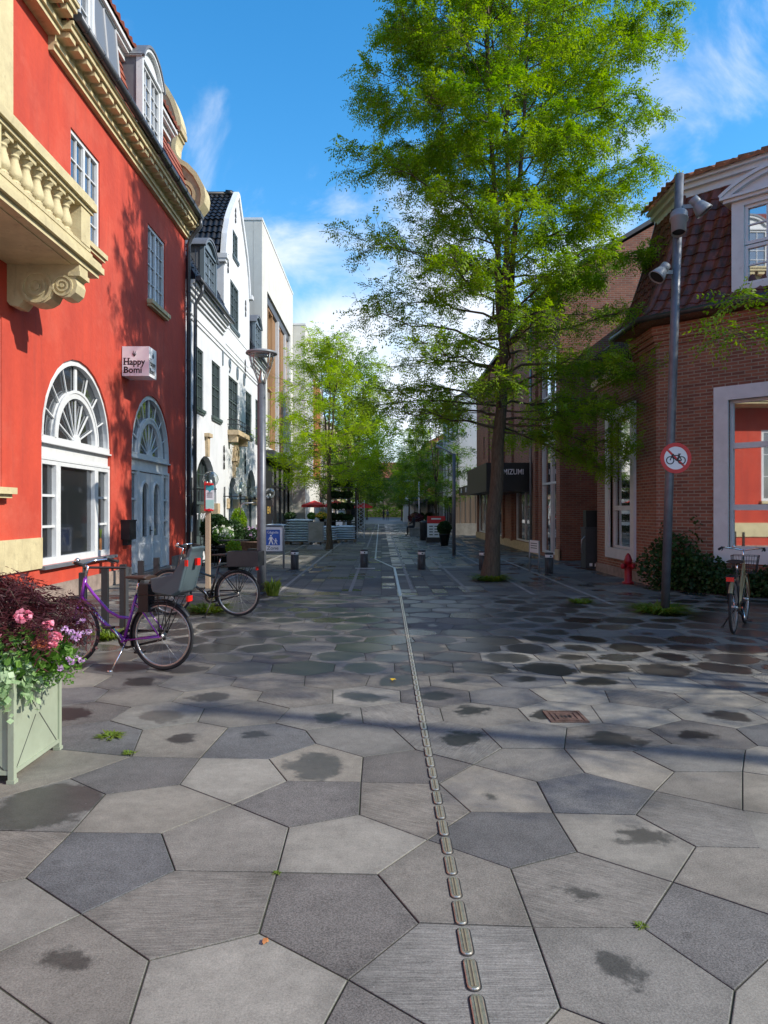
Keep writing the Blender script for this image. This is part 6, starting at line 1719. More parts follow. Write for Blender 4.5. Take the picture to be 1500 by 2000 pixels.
# ------------------------------------------------------------------ lamps, poles, signs
# left lamp post
bx, by = -2.3, 13.75
t_ = thing('street_lamp', 'grey street lamp with glass cone and flat hat, left of the street', 'street lamp', (bx, by, 0))
mb = MB('pole'); mb.tube([(bx, by, 0), (bx, by, 1.2), (bx, by, 4.02)], [.088, .086, .078], 18); mb.tube([(bx, by, 0), (bx, by, .04)], .12, 18); mb.build('pole', t_)
mb = MB('clear'); mb.lathe([(.07, 4.02), (.085, 4.1), (.13, 4.22), (.19, 4.36), (.235, 4.5), (.25, 4.58)], (bx, by, 0), 20); mb.build('glass', t_)
mb = MB('steel'); mb.lathe([(.065, 4.0), (.06, 4.12), (.035, 4.2), (.03, 4.3)], (bx, by, 0), 14)
mb.build('lamp_socket', t_)
mb = MB('pole_light')
for k in range(4):
    a = pi / 4 + k * pi / 2; c, s = math.cos(a), math.sin(a); mb.tube([(bx + r_ * c, by + r_ * s, z) for r_, z in ((.078, 4.0), (.1, 4.1), (.17, 4.25), (.24, 4.42), (.27, 4.6))], .01, 6)
mb.build('arms', t_)
mb = MB('lamp_grey', 'sign_white'); mb.lathe([(.02, 4.68), (.18, 4.67), (.29, 4.64), (.305, 4.61), (.295, 4.595)], (bx, by, 0), 28); mb.lathe([(.29, 4.597), (.1, 4.585), (.02, 4.58)], (bx, by, 0), 28, 1); mb.build('hat', t_)
mb = MB('steel'); mb.tube([(bx - .09, by - .02, 1.75), (bx - .32, by - .05, 1.74), (bx - .38, by - .06, 1.7), (bx - .4, by - .06, 1.52)], .012, 6); mb.build('hook', t_)
# right pole with floodlights
bx, by = 4.47, 11.3
t_ = thing('floodlight_pole', 'leaning grey pole with three floodlights before the corner house', 'lamp post', (bx, by, 0))
ln = .23 / 6.9
mb = MB('pole'); mb.tube([(bx + ln * z, by, z) for z in (0, 2, 4, 6.9)], .066, 16); mb.build('pole', t_)
def flood(z, az, tilt, arm, s=1.):
    d = Vector((math.cos(az), math.sin(az), 0)); c = Vector((bx + ln * z, by, z))
    ax = (d * math.cos(tilt) + Vector((0, 0, -math.sin(tilt)))).normalized()
    p = c + d * arm
    mb = MB('lamp_grey', 'black'); mb.box(Fr(c, d, Vector((0, 0, 1)).cross(d)), .03, arm, -.03, .03, -.012, .012)
    o0 = p - ax * .16 * s
    mb.lathe([(.02, 0), (.075 * s, .01), (.08 * s, .1 * s), (.07 * s, .115 * s), (.085 * s, .13 * s), (.1 * s, .17 * s), (.13 * s, .26 * s), (.14 * s, .3 * s), (.128 * s, .3 * s), (.1 * s, .25 * s)], o0, 18, 0, ax)
    mb.lathe([(.118 * s, .285 * s), (.01, .28 * s)], o0, 16, 1, ax)
    mb.build('floodlight', t_)
flood(6.38, R(-12), R(52), .3); flood(5.35, R(190), R(50), .26, .95)
mb = MB('lamp_grey', 'black'); c = Vector((bx + ln * 6.0, by - .0, 6.0)); ax = Vector((-.12, -.25, -1)).normalized(); o0 = c + Vector((-.02, -.1, .26))
mb.lathe([(.02, 0), (.12, .01), (.13, .03), (.13, .1), (.138, .11), (.138, .14), (.115, .15), (.11, .38), (.1, .38), (.095, .33)], o0, 20, 0, ax); mb.lathe([(.095, .345), (.01, .34)], o0, 16, 1, ax); mb.tube([c, o0 + ax * .1], .02, 6); mb.build('floodlight', t_)
# no-cycling sign
cz = 2.42; F_ = Fr((bx + ln * cz + .055, by - .085, cz), (1, -.04, 0), (-.04, -1, 0))
t_ = thing('no_cycling_sign', 'round red and white no cycling sign on the leaning pole', 'sign', tuple(F_.p(0, -.24, 0)))
mb = MB('pole_light'); mb.ring(F_, 0, 0, 0, .236, 0, 360, 36, -.012, -.001); mb.box(F_, -.1, .1, -.03, .03, -.03, -.012); mb.build('back', t_)
mb = MB('sign_red', 'sign_white', 'sign_black')
mb.ring(F_, 0, 0, .18, .24, 0, 360, 40, -.001, .004, 0); mb.ring(F_, 0, 0, 0, .181, 0, 360, 36, -.0005, .002, 1)
d_ = math.sqrt(.5)
mb.prism(F_, [(-.13 - .012, .13 - .012), (-.13 + .012, .13 + .012), (.13 + .012, -.13 + .012), (.13 - .012, -.13 - .012)], .002, .0045, 0)
for cx in (-.088, .088): mb.ring(F_, cx, -.035, .049, .064, 0, 360, 24, .0021, .006, 2)
def ln_(a, b, w=.0078):
    a, b = Vector(a), Vector(b); n = Vector((-(b - a).y, (b - a).x)).normalized() * w; mb.prism(F_, [tuple(a - n), tuple(b - n), tuple(b + n), tuple(a + n)], .0022, .0062, 2)
for a, b in (((-.088, -.035), (-.055, .055)), ((-.06, .04), (.05, .04)), ((-.062, .035), (.012, -.04)), ((.012, -.04), (.055, .06)), ((.012, -.04), (.088, -.035)), ((.05, .04), (.088, -.035)), ((-.055, .055), (-.03, .06)), ((.035, .062), (.075, .062))): ln_(a, b)
mb.build('face', t_)
# parking notice post
bx, by = -3.58, 14.8
t_ = thing('notice_post', 'pale wooden post holding a white and turquoise notice in red clamps', 'sign post', (bx, by, 0))
mb = MB('wood_post'); mb.wbox(bx - .045, bx + .045, by - .045, by + .045, 0, 2.18); mb.build('post', t_)
F_ = Fr((bx, by - .05, 1.62), (1, 0, 0), (0, -1, 0))
mb = MB('sign_white', 'teal', 'mint', 'sign_black'); mb.box(F_, -.03, .14, .0, .5, .02, .03); mb.box(F_, -.028, .138, .4, .498, .03, .032, 1); mb.box(F_, -.028, .138, .02, .2, .03, .032, 2); mb.prism(F_, [(.02, .4), (.09, .4), (.055, .35)], .031, .0335, 1)
for z in (.33, .29, .25): mb.box(F_, .0, .11, z, z + .015, .03, .0325, 3)
mb.build('notice', t_)
for z in (-.03, .5): mb = MB('sign_red'); mb.box(F_, -.06, .1, z, z + .04, -.1, .05); mb.tube([F_.p(.05, z + .02, .03), F_.p(.05, z + .02, .08)], .03, 8); mb.build('clamp', t_)
mb = MB('sign_red'); mb.box(F_, -.06, -.035, .0, .58, -.02, .02); mb.build('strap', t_)
# pedestrian zone sign
t_ = thing('pedestrian_sign', 'blue and white sign reading Gågade Zone with two walking figures', 'sign', (-3.0, 19.8, 0))
F_ = Fr((-3.0, 19.8, 0), (1, 0, 0), (0, -1, 0))
mb = MB('lamp_grey'); lp = [(-.3, 0), (-.3, 1.08), (-.28, 1.15), (-.22, 1.18), (.22, 1.18), (.28, 1.15), (.3, 1.08), (.3, 0)]; mb.tube([F_.p(u, v, 0) for u, v in lp], .028, 8); mb.tube([F_.p(-.3, .45, 0), F_.p(.3, .45, 0)], .02, 8); mb.build('frame', t_)
mb = MB('sign_white', 'sign_blue', 'sign_black'); mb.box(F_, -.265, .265, .48, 1.14, -.01, .012); mb.box(F_, -.2, .2, .64, 1.07, .012, .015, 1)
mb.text(F_, 'Gågade', .105, 0, .965, .015, 0, .004, .003, 'CENTER', 1.); mb.text(F_, 'Zone', .13, 0, .52, .0125, 2, .004, .003, 'CENTER', 1.15)
def man(cx, cz, h):
    def P_(*q): mb.prism(F_, [(cx + a * h, cz + b * h) for a, b in q], .0152, .018, 0)
    mb.ring(F_, cx, cz + .9 * h, 0, .085 * h, 0, 360, 14, .0152, .018, 0)
    P_((-.13, .78), (.12, .78), (.12, .42), (-.1, .42)); P_((-.1, .43), (.02, .43), (-.14, .0), (-.26, .0)); P_((-.02, .43), (.12, .43), (.27, .0), (.15, .0)); P_((-.13, .78), (-.06, .74), (-.2, .45), (-.27, .49)); P_((.06, .74), (.12, .78), (.3, .5), (.24, .45))
man(-.05, .66, .27); man(.08, .66, .18)
mb.build('plate', t_)
# bollards
bol = None
for k, (x, y) in enumerate(((-2.36, 19.5), (-.48, 19.85), (1.09, 19.5), (2.72, 19.2), (4.28, 18.3))):
    lab = ['black bollard with white band beside the blue pedestrian sign', 'black bollard with white band standing left of the guide line', 'black bollard with white band between guide line and big tree', 'black bollard with white band half hidden behind the big tree trunk', 'black bollard with white band beside the low two legged sign'][k]
    if bol is None:
        bol = thing('bollard', lab, 'bollard', (0, 0, 0), 'black bollards across the street'); o = bol
        mb = MB('anthracite'); mb.lathe([(.1, 0), (.1, .4)], (0, 0, 0), 20)
        for q in range(10): a = 2 * pi * q / 10; mb.wbox(.1 * math.cos(a) - .008, .1 * math.cos(a) + .008, .1 * math.sin(a) - .008, .1 * math.sin(a) + .008, .02, .38)
        mb.build('body', bol)
        mb = MB('sign_white', 'anthracite'); mb.lathe([(.104, .4), (.104, .475)], (0, 0, 0), 20); 
        for q in range(3): a = 2 * pi * q / 3 - 1.4; mb.wbox(.1 * math.cos(a) - .02, .1 * math.cos(a) + .02, .1 * math.sin(a) - .02, .1 * math.sin(a) + .02, .42, .455, 1)
        mb.build('band', bol)
        mb = MB('anthracite'); mb.lathe([(.108, .475), (.112, .5), (.1, .525), (.02, .53)], (0, 0, 0), 20); mb.build('cap', bol)
    else: o = copy_tree(bol)
    o.location = (x, y, 0); o['label'] = lab
mb = MB('pole_light'); mb.wbox(-.72, -.18, 19.6, 19.68, 0, .03); tag(mb.build('bollard_plate'), 'low steel plate lying in front of the bollard left of the guide line', 'steel plate')
# low two-legged sign
t_ = thing('low_sign', 'low two legged sign with a pale plate before the glazed bay', 'sign', (4.0, 18.7, 0))
for y_, x_ in ((19.0, 3.93), (18.4, 4.05)): mb = MB('pole_light'); mb.tube([(x_, y_, 0), (x_, y_, .82)], .022, 8); mb.build('leg', t_)
mb = MB('sign_white', 'anthracite'); F_ = Fr((3.93, 19.0, 0), (.12, -.6, 0), (-.6, -.12, 0)); mb.box(F_, .03, .58, .5, .82, -.01, .012); 
for z in (.73, .67, .61): mb.box(F_, .1, .5, z, z + .02, .012, .014, 1)
mb.build('plate', t_)
# hydrant
t_ = thing('fire_hydrant', 'small red fire hydrant at the foot of the corner house', 'hydrant', (5.42, 15.75, 0))
mb = MB('hydrant'); mb.lathe([(.13, 0), (.13, .03), (.085, .05), (.08, .45), (.095, .46), (.095, .5), (.08, .53), (.06, .6), (.02, .66)], (5.42, 15.75, 0), 14); mb.build('body', t_)
for ax_ in ((-1, -.3, 0), (.6, -.9, 0)): mb = MB('hydrant'); a = Vector(ax_).normalized(); mb.lathe([(.05, .06), (.05, .12), (.062, .12), (.062, .16), (.02, .17)], (5.42, 15.75, .38), 12, axis=a); mb.build('outlet', t_)
# cabinet with bin by the passage
t_ = thing('grey_cabinet', 'dark grey cabinet with curved handle beside the corner house', 'cabinet', (5.7, 19.5, 0))
mb = MB('anthracite'); mb.wbox(5.5, 5.9, 19.3, 19.75, .04, 1.1); mb.wbox(5.48, 5.92, 19.28, 19.77, 1.1, 1.15); mb.build('body', t_)
mb = MB('black'); mb.wbox(5.54, 5.86, 19.4, 19.7, 1.15, 1.6); mb.build('upper_box', t_)
mb = MB('pole_light'); mb.tube([(5.5, 19.35, .9), (5.4, 19.33, .8), (5.4, 19.33, .45)], .02, 6); mb.build('handle', t_)
mb = MB('sign_white'); mb.wbox(5.6, 5.68, 19.292, 19.3, .1, .18); mb.wbox(5.74, 5.82, 19.292, 19.3, .09, .17); mb.build('sticker', t_)
# dry leaf, litter
mb = MB('wood_orange'); mb.add([(-.4335 + .012 * math.cos(a) * (1 + .4 * math.cos(a)), 2.654 + .018 * math.sin(a), .004 + .006 * abs(math.sin(2 * a))) for a in np.linspace(0, 6.28, 9)[:-1]], [tuple(range(8))]); tag(mb.build('dry_leaf'), 'small brown dry leaf lying in a slab joint in the foreground', 'leaf')
mb = MB('yellow'); mb.add([(.1 + .03 * math.cos(a) * (1 + .4 * math.cos(a)), 6.74 + .022 * math.sin(a), .006 + .012 * abs(math.sin(2 * a))) for a in np.linspace(0, 6.28, 9)[:-1]], [tuple(range(8))]); tag(mb.build('fallen_leaf'), 'yellow fallen leaf in a joint just left of the guide bars', 'leaf')

# ------------------------------------------------------------------ market goods and furniture down the street
def sack(w, l, h):
    mb = MB('bag'); n = 6; vs = []
    for j in range(n + 1):
        for i in range(n + 1):
            x, y = (i / n - .5) * w, (j / n - .5) * l; e = (1 - abs(2 * i / n - 1) ** 4) * (1 - abs(2 * j / n - 1) ** 4); vs.append((x, y, h / 2 + h / 2 * (.25 + .75 * e)))
    m = len(vs); vs += [(x, y, h - z) for x, y, z in vs]
    fs = []
    for j in range(n):
        for i in range(n):
            a = j * (n + 1) + i; fs += [(a, a + 1, a + n + 2, a + n + 1), (m + a, m + a + n + 1, m + a + n + 2, m + a + 1)]
    rim = [i for i in range(n + 1)] + [j * (n + 1) + n for j in range(1, n + 1)] + [n * (n + 1) + i for i in range(n - 1, -1, -1)] + [j * (n + 1) for j in range(n - 1, 0, -1)]
    for k in range(len(rim)): a, b = rim[k], rim[(k + 1) % len(rim)]; fs.append((a, b, m + b, m + a))
    mb.add(vs, fs, 0, True); return mb
sk0 = None; pl0 = None
for (cx, cy, nn, w, desc) in ((-5.0, 34.2, 7, 1.15, 'low stack behind the pedestrian sign'), (-3.85, 34.0, 9, 1.25, 'tall stack left of the advert board'), (-2.6, 35.5, 6, .8, 'stack just left of the nearest street tree'), (-1.85, 36.5, 6, 1.0, 'stack right of the nearest street tree')):
    if pl0 is None:
        mb = MB('pallet')
        for k in range(5): mb.wbox(-.6, .6, -.4 + .18 * k, -.3 + .18 * k, .1, .122)
        for x in (-.55, 0, .45): mb.wbox(x, x + .1, -.4, .42, 0, .1)
        pl0 = mb.build('pallet', org=(0, 0, 0)); o = pl0
    else: o = copy_tree(pl0)
    o.location = (cx, cy, 0); tag(o, 'wooden pallet under the ' + desc, 'pallet', 'pallets of sacks')
    for k in range(nn):
        if sk0 is None: sk0 = sack(1.2, .8, .13).build('sack', org=(0, 0, 0)); o = sk0
        else: o = copy_tree(sk0)
        o.location = (cx + rr.uniform(-.02, .02), cy, .12 + .118 * k); o.scale = (w / 1.2, 1, 1); o.rotation_euler.z = rr.uniform(-.03, .03)
        tag(o, 'pale blue sack lying in the ' + desc, 'sack', 'sacks in the ' + desc)
t_ = thing('advert_board', 'blank pale grey advert board on a grey wheeled base', 'advert board', (-2.72, 29.8, 0))
mb = MB('lamp_grey'); mb.wbox(-3.05, -2.4, 29.75, 29.82, .28, 1.13); mb.build('frame', t_); mb = MB('concrete'); mb.wbox(-3.0, -2.45, 29.74, 29.748, .33, 1.08); mb.build('panel', t_)
mb = MB('lamp_grey'); mb.prism(Fr((0, 29.45, 0), (1, 0, 0), (0, 1, 0)), [(-3.08, .0), (-2.36, .0), (-2.36, .06), (-2.48, .17), (-2.96, .17), (-3.08, .06)], 0, .65); mb.build('base', t_)
for x in (-2.95, -2.55): mb = MB('black'); mb.wbox(x, x + .06, 29.72, 29.85, .16, .29); mb.build('foot', t_)
t_ = thing('flower_rack', 'tall black flower rack full of dark plants beside the street tree', 'plant rack', (-2.3, 41, 0))
for x in (-3.0, -1.5):
    for y in (40.6, 41.4): mb = MB('black'); mb.wbox(x, x + .06, y, y + .06, 0, 2.9); mb.build('upright', t_)
for z in (.3, .95, 1.6, 2.25, 2.9): mb = MB('black'); mb.wbox(-3.0, -1.44, 40.6, 41.46, z, z + .04); mb.build('shelf', t_)
P = np.concatenate([ball_pts(220, (-.6 + .22 * i, 0, z + .25), (.17, .3, .2), rng, .4) for i in range(6) for z in (.3, .95, 1.6, 2.25, 2.9)]); quads_object('plants', leaf_quads(P, .06, rng), ['leaf_d'], t_)
t_ = thing('trellis', 'white lattice trellis standing right of the flower rack', 'trellis', (-1.2, 41.5, 0))
mb = MB('white')
for k in range(9): mb.tube([(-1.38, 41.5, .1 + .22 * k), (-1.02, 41.5, .32 + .22 * k)], .012, 4); mb.tube([(-1.02, 41.5, .1 + .22 * k), (-1.38, 41.5, .32 + .22 * k)], .012, 4)
for x in (-1.4, -1.0): mb.wbox(x - .02, x + .02, 41.48, 41.52, 0, 2.2)
mb.build('lattice', t_)
par = None
for k, (x, y, lab) in enumerate(((-4.3, 46.0, 'red square parasol left of the flower rack, nearer the wall'), (-3.0, 47.0, 'red square parasol just behind the flower rack'), (-1.5, 60, 'small red parasol farther down behind the white trellis'))):
    if par is None:
        par = thing('parasol', lab, 'parasol', (0, 0, 0), 'red parasols'); o = par
        mb = MB('parasol'); mb.add([(0, 0, 2.25), (-.75, -.75, 1.95), (.75, -.75, 1.95), (.75, .75, 1.95), (-.75, .75, 1.95), (-.75, -.75, 1.8), (.75, -.75, 1.8), (.75, .75, 1.8), (-.75, .75, 1.8)], [(0, 1, 2), (0, 2, 3), (0, 3, 4), (0, 4, 1), (1, 5, 6, 2), (2, 6, 7, 3), (3, 7, 8, 4), (4, 8, 5, 1)]); mb.build('canopy', par)
        mb = MB('lamp_grey'); mb.tube([(0, 0, 0), (0, 0, 2.25)], .025, 8); mb.lathe([(.25, 0), (.25, .08), (.04, .1)], (0, 0, 0), 14); mb.build('pole', par)
    else: o = copy_tree(par)
    o.location = (x, y, 0); o['label'] = lab
t_ = thing('plant_table', 'long dark table of potted flowers behind the sacks', 'table', (-4.2, 38.5, 0))
mb = MB('black'); mb.wbox(-5.4, -2.9, 38.1, 38.9, .95, 1.0)
for x in (-5.3, -3.05): mb.wbox(x, x + .06, 38.2, 38.26, 0, .95); mb.wbox(x, x + .06, 38.7, 38.76, 0, .95)
mb.build('top', t_)
potted('flower_pot', 'yellow flowers standing on the long dark table', (-3.2, 38.4, 1.0), (.1, .14, .15), (.3, .18, .3), 'leaf_g', 250, .05, 31, flowers=('yellow', 40))
potted('flower_pot', 'green leafy plant left of the yellow flowers on the table', (-3.75, 38.4, 1.0), (.1, .14, .15), (.22, .2, .3), 'leaf_g', 300, .06, 32)
potted('flower_pot', 'dark leafy plant at the left end of the long table', (-4.9, 38.4, 1.0), (.1, .14, .15), (.35, .2, .32), 'leaf_d', 350, .06, 33)
t_ = thing('cafe_table', 'small black cafe table standing before the white house', 'table', (-4.3, 21.2, 0))
mb = MB('black'); mb.wbox(-4.75, -3.95, 20.9, 21.5, .7, .73); mb.build('top', t_); mb = MB('black'); mb.tube([(-4.35, 21.2, .02), (-4.35, 21.2, .7)], .03, 8); mb.wbox(-4.6, -4.1, 21.0, 21.4, 0, .03); mb.build('leg', t_)
ch = None
for k, (x, y, a, lab) in enumerate(((-5.0, 20.9, 0, 'black cafe chair left of the small table'), (-3.75, 21.3, pi, 'black cafe chair right of the small table'))):
    if ch is None:
        ch = thing('cafe_chair', lab, 'chair', (0, 0, 0), 'cafe chairs'); o = ch
        mb = MB('black'); mb.wbox(-.2, .2, -.2, .2, .43, .46); mb.build('seat', ch); mb = MB('black')
        for yy in (-.19, .19): mb.tube([(-.2, yy, .46), (-.24, yy, .88)], .012, 6)
        for z in (.62, .74, .86): mb.tube([(-.22, -.19, z), (-.22, .19, z)], .012, 6)
        mb.build('backrest', ch)
        for x_ in (-.18, .18):
            for y_ in (-.18, .18): mb = MB('black'); mb.tube([(x_, y_, 0), (x_ * .95, y_ * .95, .43)], .012, 6); mb.build('leg', ch)
    else: o = copy_tree(ch)
    o.location = (x, y, 0); o.rotation_euler.z = a; o['label'] = lab
# right side furniture
t_ = thing('lamp_post', 'slim dark lamp post with a pale arm on the right of the street', 'street lamp', (2.58, 25.5, 0))
mb = MB('pole'); mb.tube([(2.58, 25.5, 0), (2.58, 25.5, 3.62)], .062, 12); mb.build('pole', t_)
mb = MB('pole_light'); mb.tube([(2.58, 25.5, 3.55), (2.3, 25.5, 3.75), (1.95, 25.5, 3.9)], [.03, .03, .06], 8); mb.build('lamp_arm', t_)
t_ = thing('info_board', 'red and white information board beside the clipped round bush', 'sign', (2.75, 36, 0))
mb = MB('sign_red', 'sign_white'); mb.wbox(2.3, 3.2, 35.97, 36.03, .95, 1.32); mb.box(Fr((2.3, 35.97, .95), (1, 0, 0), (0, -1, 0)), .2, .68, .2, .26, 0, .004, 1); mb.build('header', t_)
mb = MB('sign_white', 'anthracite'); mb.wbox(2.3, 3.2, 35.975, 36.025, .25, .948)
for k in range(4):
    for j in range(3): mb.wbox(2.4 + .26 * j, 2.58 + .26 * j, 35.968, 35.975, .36 + .14 * k, .41 + .14 * k, 1)
mb.build('panel', t_); mb = MB('black'); mb.wbox(2.25, 3.25, 35.8, 36.2, 0, .25); mb.build('base', t_)
mb = MB('anthracite'); mb.lathe([(.22, 0), (.24, .9), (.26, .92), (.26, 1.0), (.1, 1.05)], (2.3, 38.6, 0), 16); tag(mb.build('litter_bin'), 'dark round litter bin left of the red and white board', 'litter bin')
mb = MB('concrete'); mb.wbox(1.75, 2.45, 44.2, 44.9, 0, .46); mb.wbox(1.7, 2.5, 44.15, 44.95, .46, .52); tag(mb.build('bench'), 'grey block bench on which the person sits', 'bench')
t_ = thing('planter_trough', 'grey trough with reddish plants beyond the bench', 'planter', (2.6, 56, 0))
mb = MB('concrete'); mb.wbox(2.1, 3.3, 55, 57.5, 0, .7); mb.build('trough', t_); quads_object('plants', leaf_quads(ball_pts(900, (.1, .2, 1.0), (.65, 1.2, .4), rng, .4), .07, rng), ['leaf_m'], t_)
mb = MB('sign_white'); mb.tube([(3.15, 60, 0), (3.15, 60, 4.0)], .05, 8); tag(mb.build('white_pole'), 'thin white pole on the right in front of the black awning', 'pole')
mb = MB('wood_orange'); mb.lathe([(.02, -.35), (.3, -.2), (.38, 0), (.3, .2), (.02, .35)], (4.1, 58, 3.2), 14); mb.tube([(4.1, 58, 3.5), (5.5, 58, 3.6)], .02, 5); tag(mb.build('hanging_sign'), 'round orange sign hanging from the white house on the right', 'sign')
mb = MB('sign_white'); mb.wbox(3.0, 4.4, 97, 99, 0, 2.3); mb.wbox(2.95, 4.45, 96.9, 99.1, 2.3, 2.4); tag(mb.build('white_stall'), 'small white stall far down on the right side', 'stall')
# shop signs, boards and tubs along the far half of the street
sg0 = None
for k, (s_, y, z, c_) in enumerate(((-1, 62, 3.0, 'sign_black'), (-1, 71, 3.1, 'sign_white'), (-1, 84, 3.0, 'teal'), (1, 70, 3.2, 'sign_black'), (1, 86, 3.3, 'sign_white'), (1, 98, 3.2, 'sign_blue'))):
    xf_ = -5.0 if s_ < 0 else 5.2; d_ = -s_
    mb = MB(c_, 'black', 'sign_white' if c_ != 'sign_white' else 'sign_black'); mb.wbox(min(xf_ + d_ * .15, xf_ + d_ * .95), max(xf_ + d_ * .15, xf_ + d_ * .95), y, y + .12, z, z + .7); mb.wbox(min(xf_, xf_ + d_ * .9), max(xf_, xf_ + d_ * .9), y + .04, y + .08, z + .72, z + .78, 1); mb.wbox(min(xf_ + d_ * .3, xf_ + d_ * .8), max(xf_ + d_ * .3, xf_ + d_ * .8), y - .01, y, z + .3, z + .4, 2)
    tag(mb.build('hanging_sign'), ['black hanging shop sign on the brown brick building', 'white hanging shop sign farther along the brown brick building', 'turquoise hanging shop sign on the cream shop building', 'black hanging shop sign on the grey shop building', 'white hanging shop sign on the red brick terrace', 'blue hanging shop sign on the red brick terrace'][k], 'sign', 'hanging shop signs')
for k, (x, y) in enumerate(((-3.4, 58), (-3.2, 69), (3.6, 52), (3.7, 74), (-3.3, 82))):
    mb = MB('anthracite', 'sign_white'); F_ = Fr((x, y, 0), (1, 0, 0), (0, -1, 0)); mb.prism(Fr((x, y, 0), (0, 1, 0), (1, 0, 0)), [(-.3, 0), (-.26, 0), (.02, 1.05), (-.02, 1.05)], -.32, .32); mb.prism(Fr((x, y, 0), (0, 1, 0), (1, 0, 0)), [(.3, 0), (.26, 0), (-.02, 1.05), (.02, 1.05)], -.32, .32)
    mb.add([F_.p(-.26, .15, .268), F_.p(.26, .15, .268), F_.p(.26, .95, .045), F_.p(-.26, .95, .045)], [(0, 1, 2, 3)], 1)
    tag(mb.build('sandwich_board'), 'dark sandwich board with white face ' + ['in front of the slatted block', 'before the brown brick building', 'before the white mansard house', 'before the grey shop building', 'before the cream shop building'][k], 'sandwich board', 'sandwich boards outside the shops')
for k, (x, y) in enumerate(((-4.3, 64.5), (-4.2, 74), (4.5, 68), (4.4, 80), (4.4, 92))):
    potted('potted_bush', ['round bush in a black pot between two left hand sandwich boards', 'round bush in a black pot at the far end of the brown brick building', 'round bush in a black pot under the first black awning', 'round bush in a black pot at the end of the grey shop building', 'round bush in a black pot before the red brick terrace'][k], (x, y, 0), (.25, .32, .6), (.45, .45, .95), 'leaf_d', 700, .08, 60 + k)
# unseen mast, added to throw a shadow band across the foreground
mb = MB('pole'); mb.tube([(16.5, .35, 0), (16.5, .35, 13.6)], [.15, .1], 12); mb.lathe([(.02, 13.6), (.2, 13.62), (.22, 13.7), (.02, 13.8)], (16.5, .35, 0), 14); tag(mb.build('added_shadow_mast'), 'tall grey mast added out of view on the right for its shadow', 'mast')

# ------------------------------------------------------------------ people
def person(label, loc, rz, joints, clothes, hairm='hair', group=None):
    """joints: name -> (pos, radius); one skinned body; clothing by body region"""
    t = thing('person', label, 'person', loc, group)
    edges = [('pelvis', 'belly'), ('belly', 'chest'), ('chest', 'neck'), ('neck', 'head'), ('head', 'crown'), ('chest', 'shL'), ('shL', 'elL'), ('elL', 'haL'), ('chest', 'shR'), ('shR', 'elR'), ('elR', 'haR'), ('pelvis', 'hiL'), ('hiL', 'knL'), ('knL', 'anL'), ('anL', 'toL'), ('pelvis', 'hiR'), ('hiR', 'knR'), ('knR', 'anR'), ('anR', 'toR')]
    names = list(joints); me = bpy.data.meshes.new('body')
    me.from_pydata([joints[n][0] for n in names], [(names.index(a), names.index(b)) for a, b in edges], [])
    o = bpy.data.objects.new('body', me); COL.objects.link(o)
    md_ = o.modifiers.new('skin', 'SKIN'); sb = o.modifiers.new('sub', 'SUBSURF'); sb.levels = 1; sb.render_levels = 1
    for i, n in enumerate(names):
        r_ = joints[n][1]; me.skin_vertices[0].data[i].radius = r_ if isinstance(r_, tuple) else (r_, r_)
    me.skin_vertices[0].data[names.index('pelvis')].use_root = True
    dg = bpy.context.evaluated_depsgraph_get(); dg.update(); m2 = bpy.data.meshes.new_from_object(o.evaluated_get(dg)); bpy.data.objects.remove(o)
    for m in ('skin', *clothes): m2.materials.append(M[m])
    J = {n: Vector(joints[n][0]) for n in names}
    def dist(p, a, b):
        ab = b - a; k = max(0, min(1, (p - a).dot(ab) / max(ab.length_squared, 1e-9))); return (p - a - ab * k).length
    for p in m2.polygons:
        e = min(edges, key=lambda e: dist(p.center, J[e[0]], J[e[1]]))
        p.material_index = 0 if ('head' in e or e[1].startswith('ha') and (p.center - J[e[1]]).length < .1) else (2 if e[1][:2] in ('hi', 'kn', 'an', 'to') else 1)
        p.use_smooth = True
    b = bpy.data.objects.new('body', m2); COL.objects.link(b); b.parent = t; WL[b.name] = Vector(loc)
    hd = J['head']; mb = MB(hairm); L_ = Vector(loc)
    mb.lathe([(.06, -.12), (.1, -.08), (.112, .02), (.1, .09), (.06, .13), (.01, .145)], hd + L_ + Vector((0, .02, .03)), 12); mb.build('hair', t, uv=False)
    t.rotation_euler.z = rz; return t
def standing(stride, w=1.):
    return dict(pelvis=((0, 0, .95), (.14, .1)), belly=((0, 0, 1.12), (.13, .09)), chest=((0, 0, 1.33), (.16, .1)), neck=((0, 0, 1.49), .05), head=((0, -.01, 1.6), (.075, .09)), crown=((0, -.01, 1.7), (.065, .075)),
        shL=((-.18, 0, 1.4), .055), elL=((-.23, .08 * stride, 1.14), .04), haL=((-.22, -.06, .9), .032), shR=((.18, 0, 1.4), .055), elR=((.23, -.08 * stride, 1.14), .04), haR=((.22, -.12, .92), .032),
        hiL=((-.09, 0, .88), .085), knL=((-.09, -.12 * stride, .5), .06), anL=((-.09, -.1 * stride, .1), .04), toL=((-.09, -.1 * stride - .13, .035), .03), hiR=((.09, 0, .88), .085), knR=((.09, .04 * stride, .5), .06), anR=((.09, .24 * stride, .12), .04), toR=((.09, .24 * stride - .1, .04), .03))
person('person in dark clothes walking far down the street, left of the pair', (.35, 118, 0), pi, standing(1.), ('cloth_dark', 'cloth_dark'), group='people walking far down the street')
person('person in grey top walking far down the street, right of the pair', (.95, 112, 0), .2, standing(-1.), ('cloth_grey', 'cloth_dark'), group='people walking far down the street')
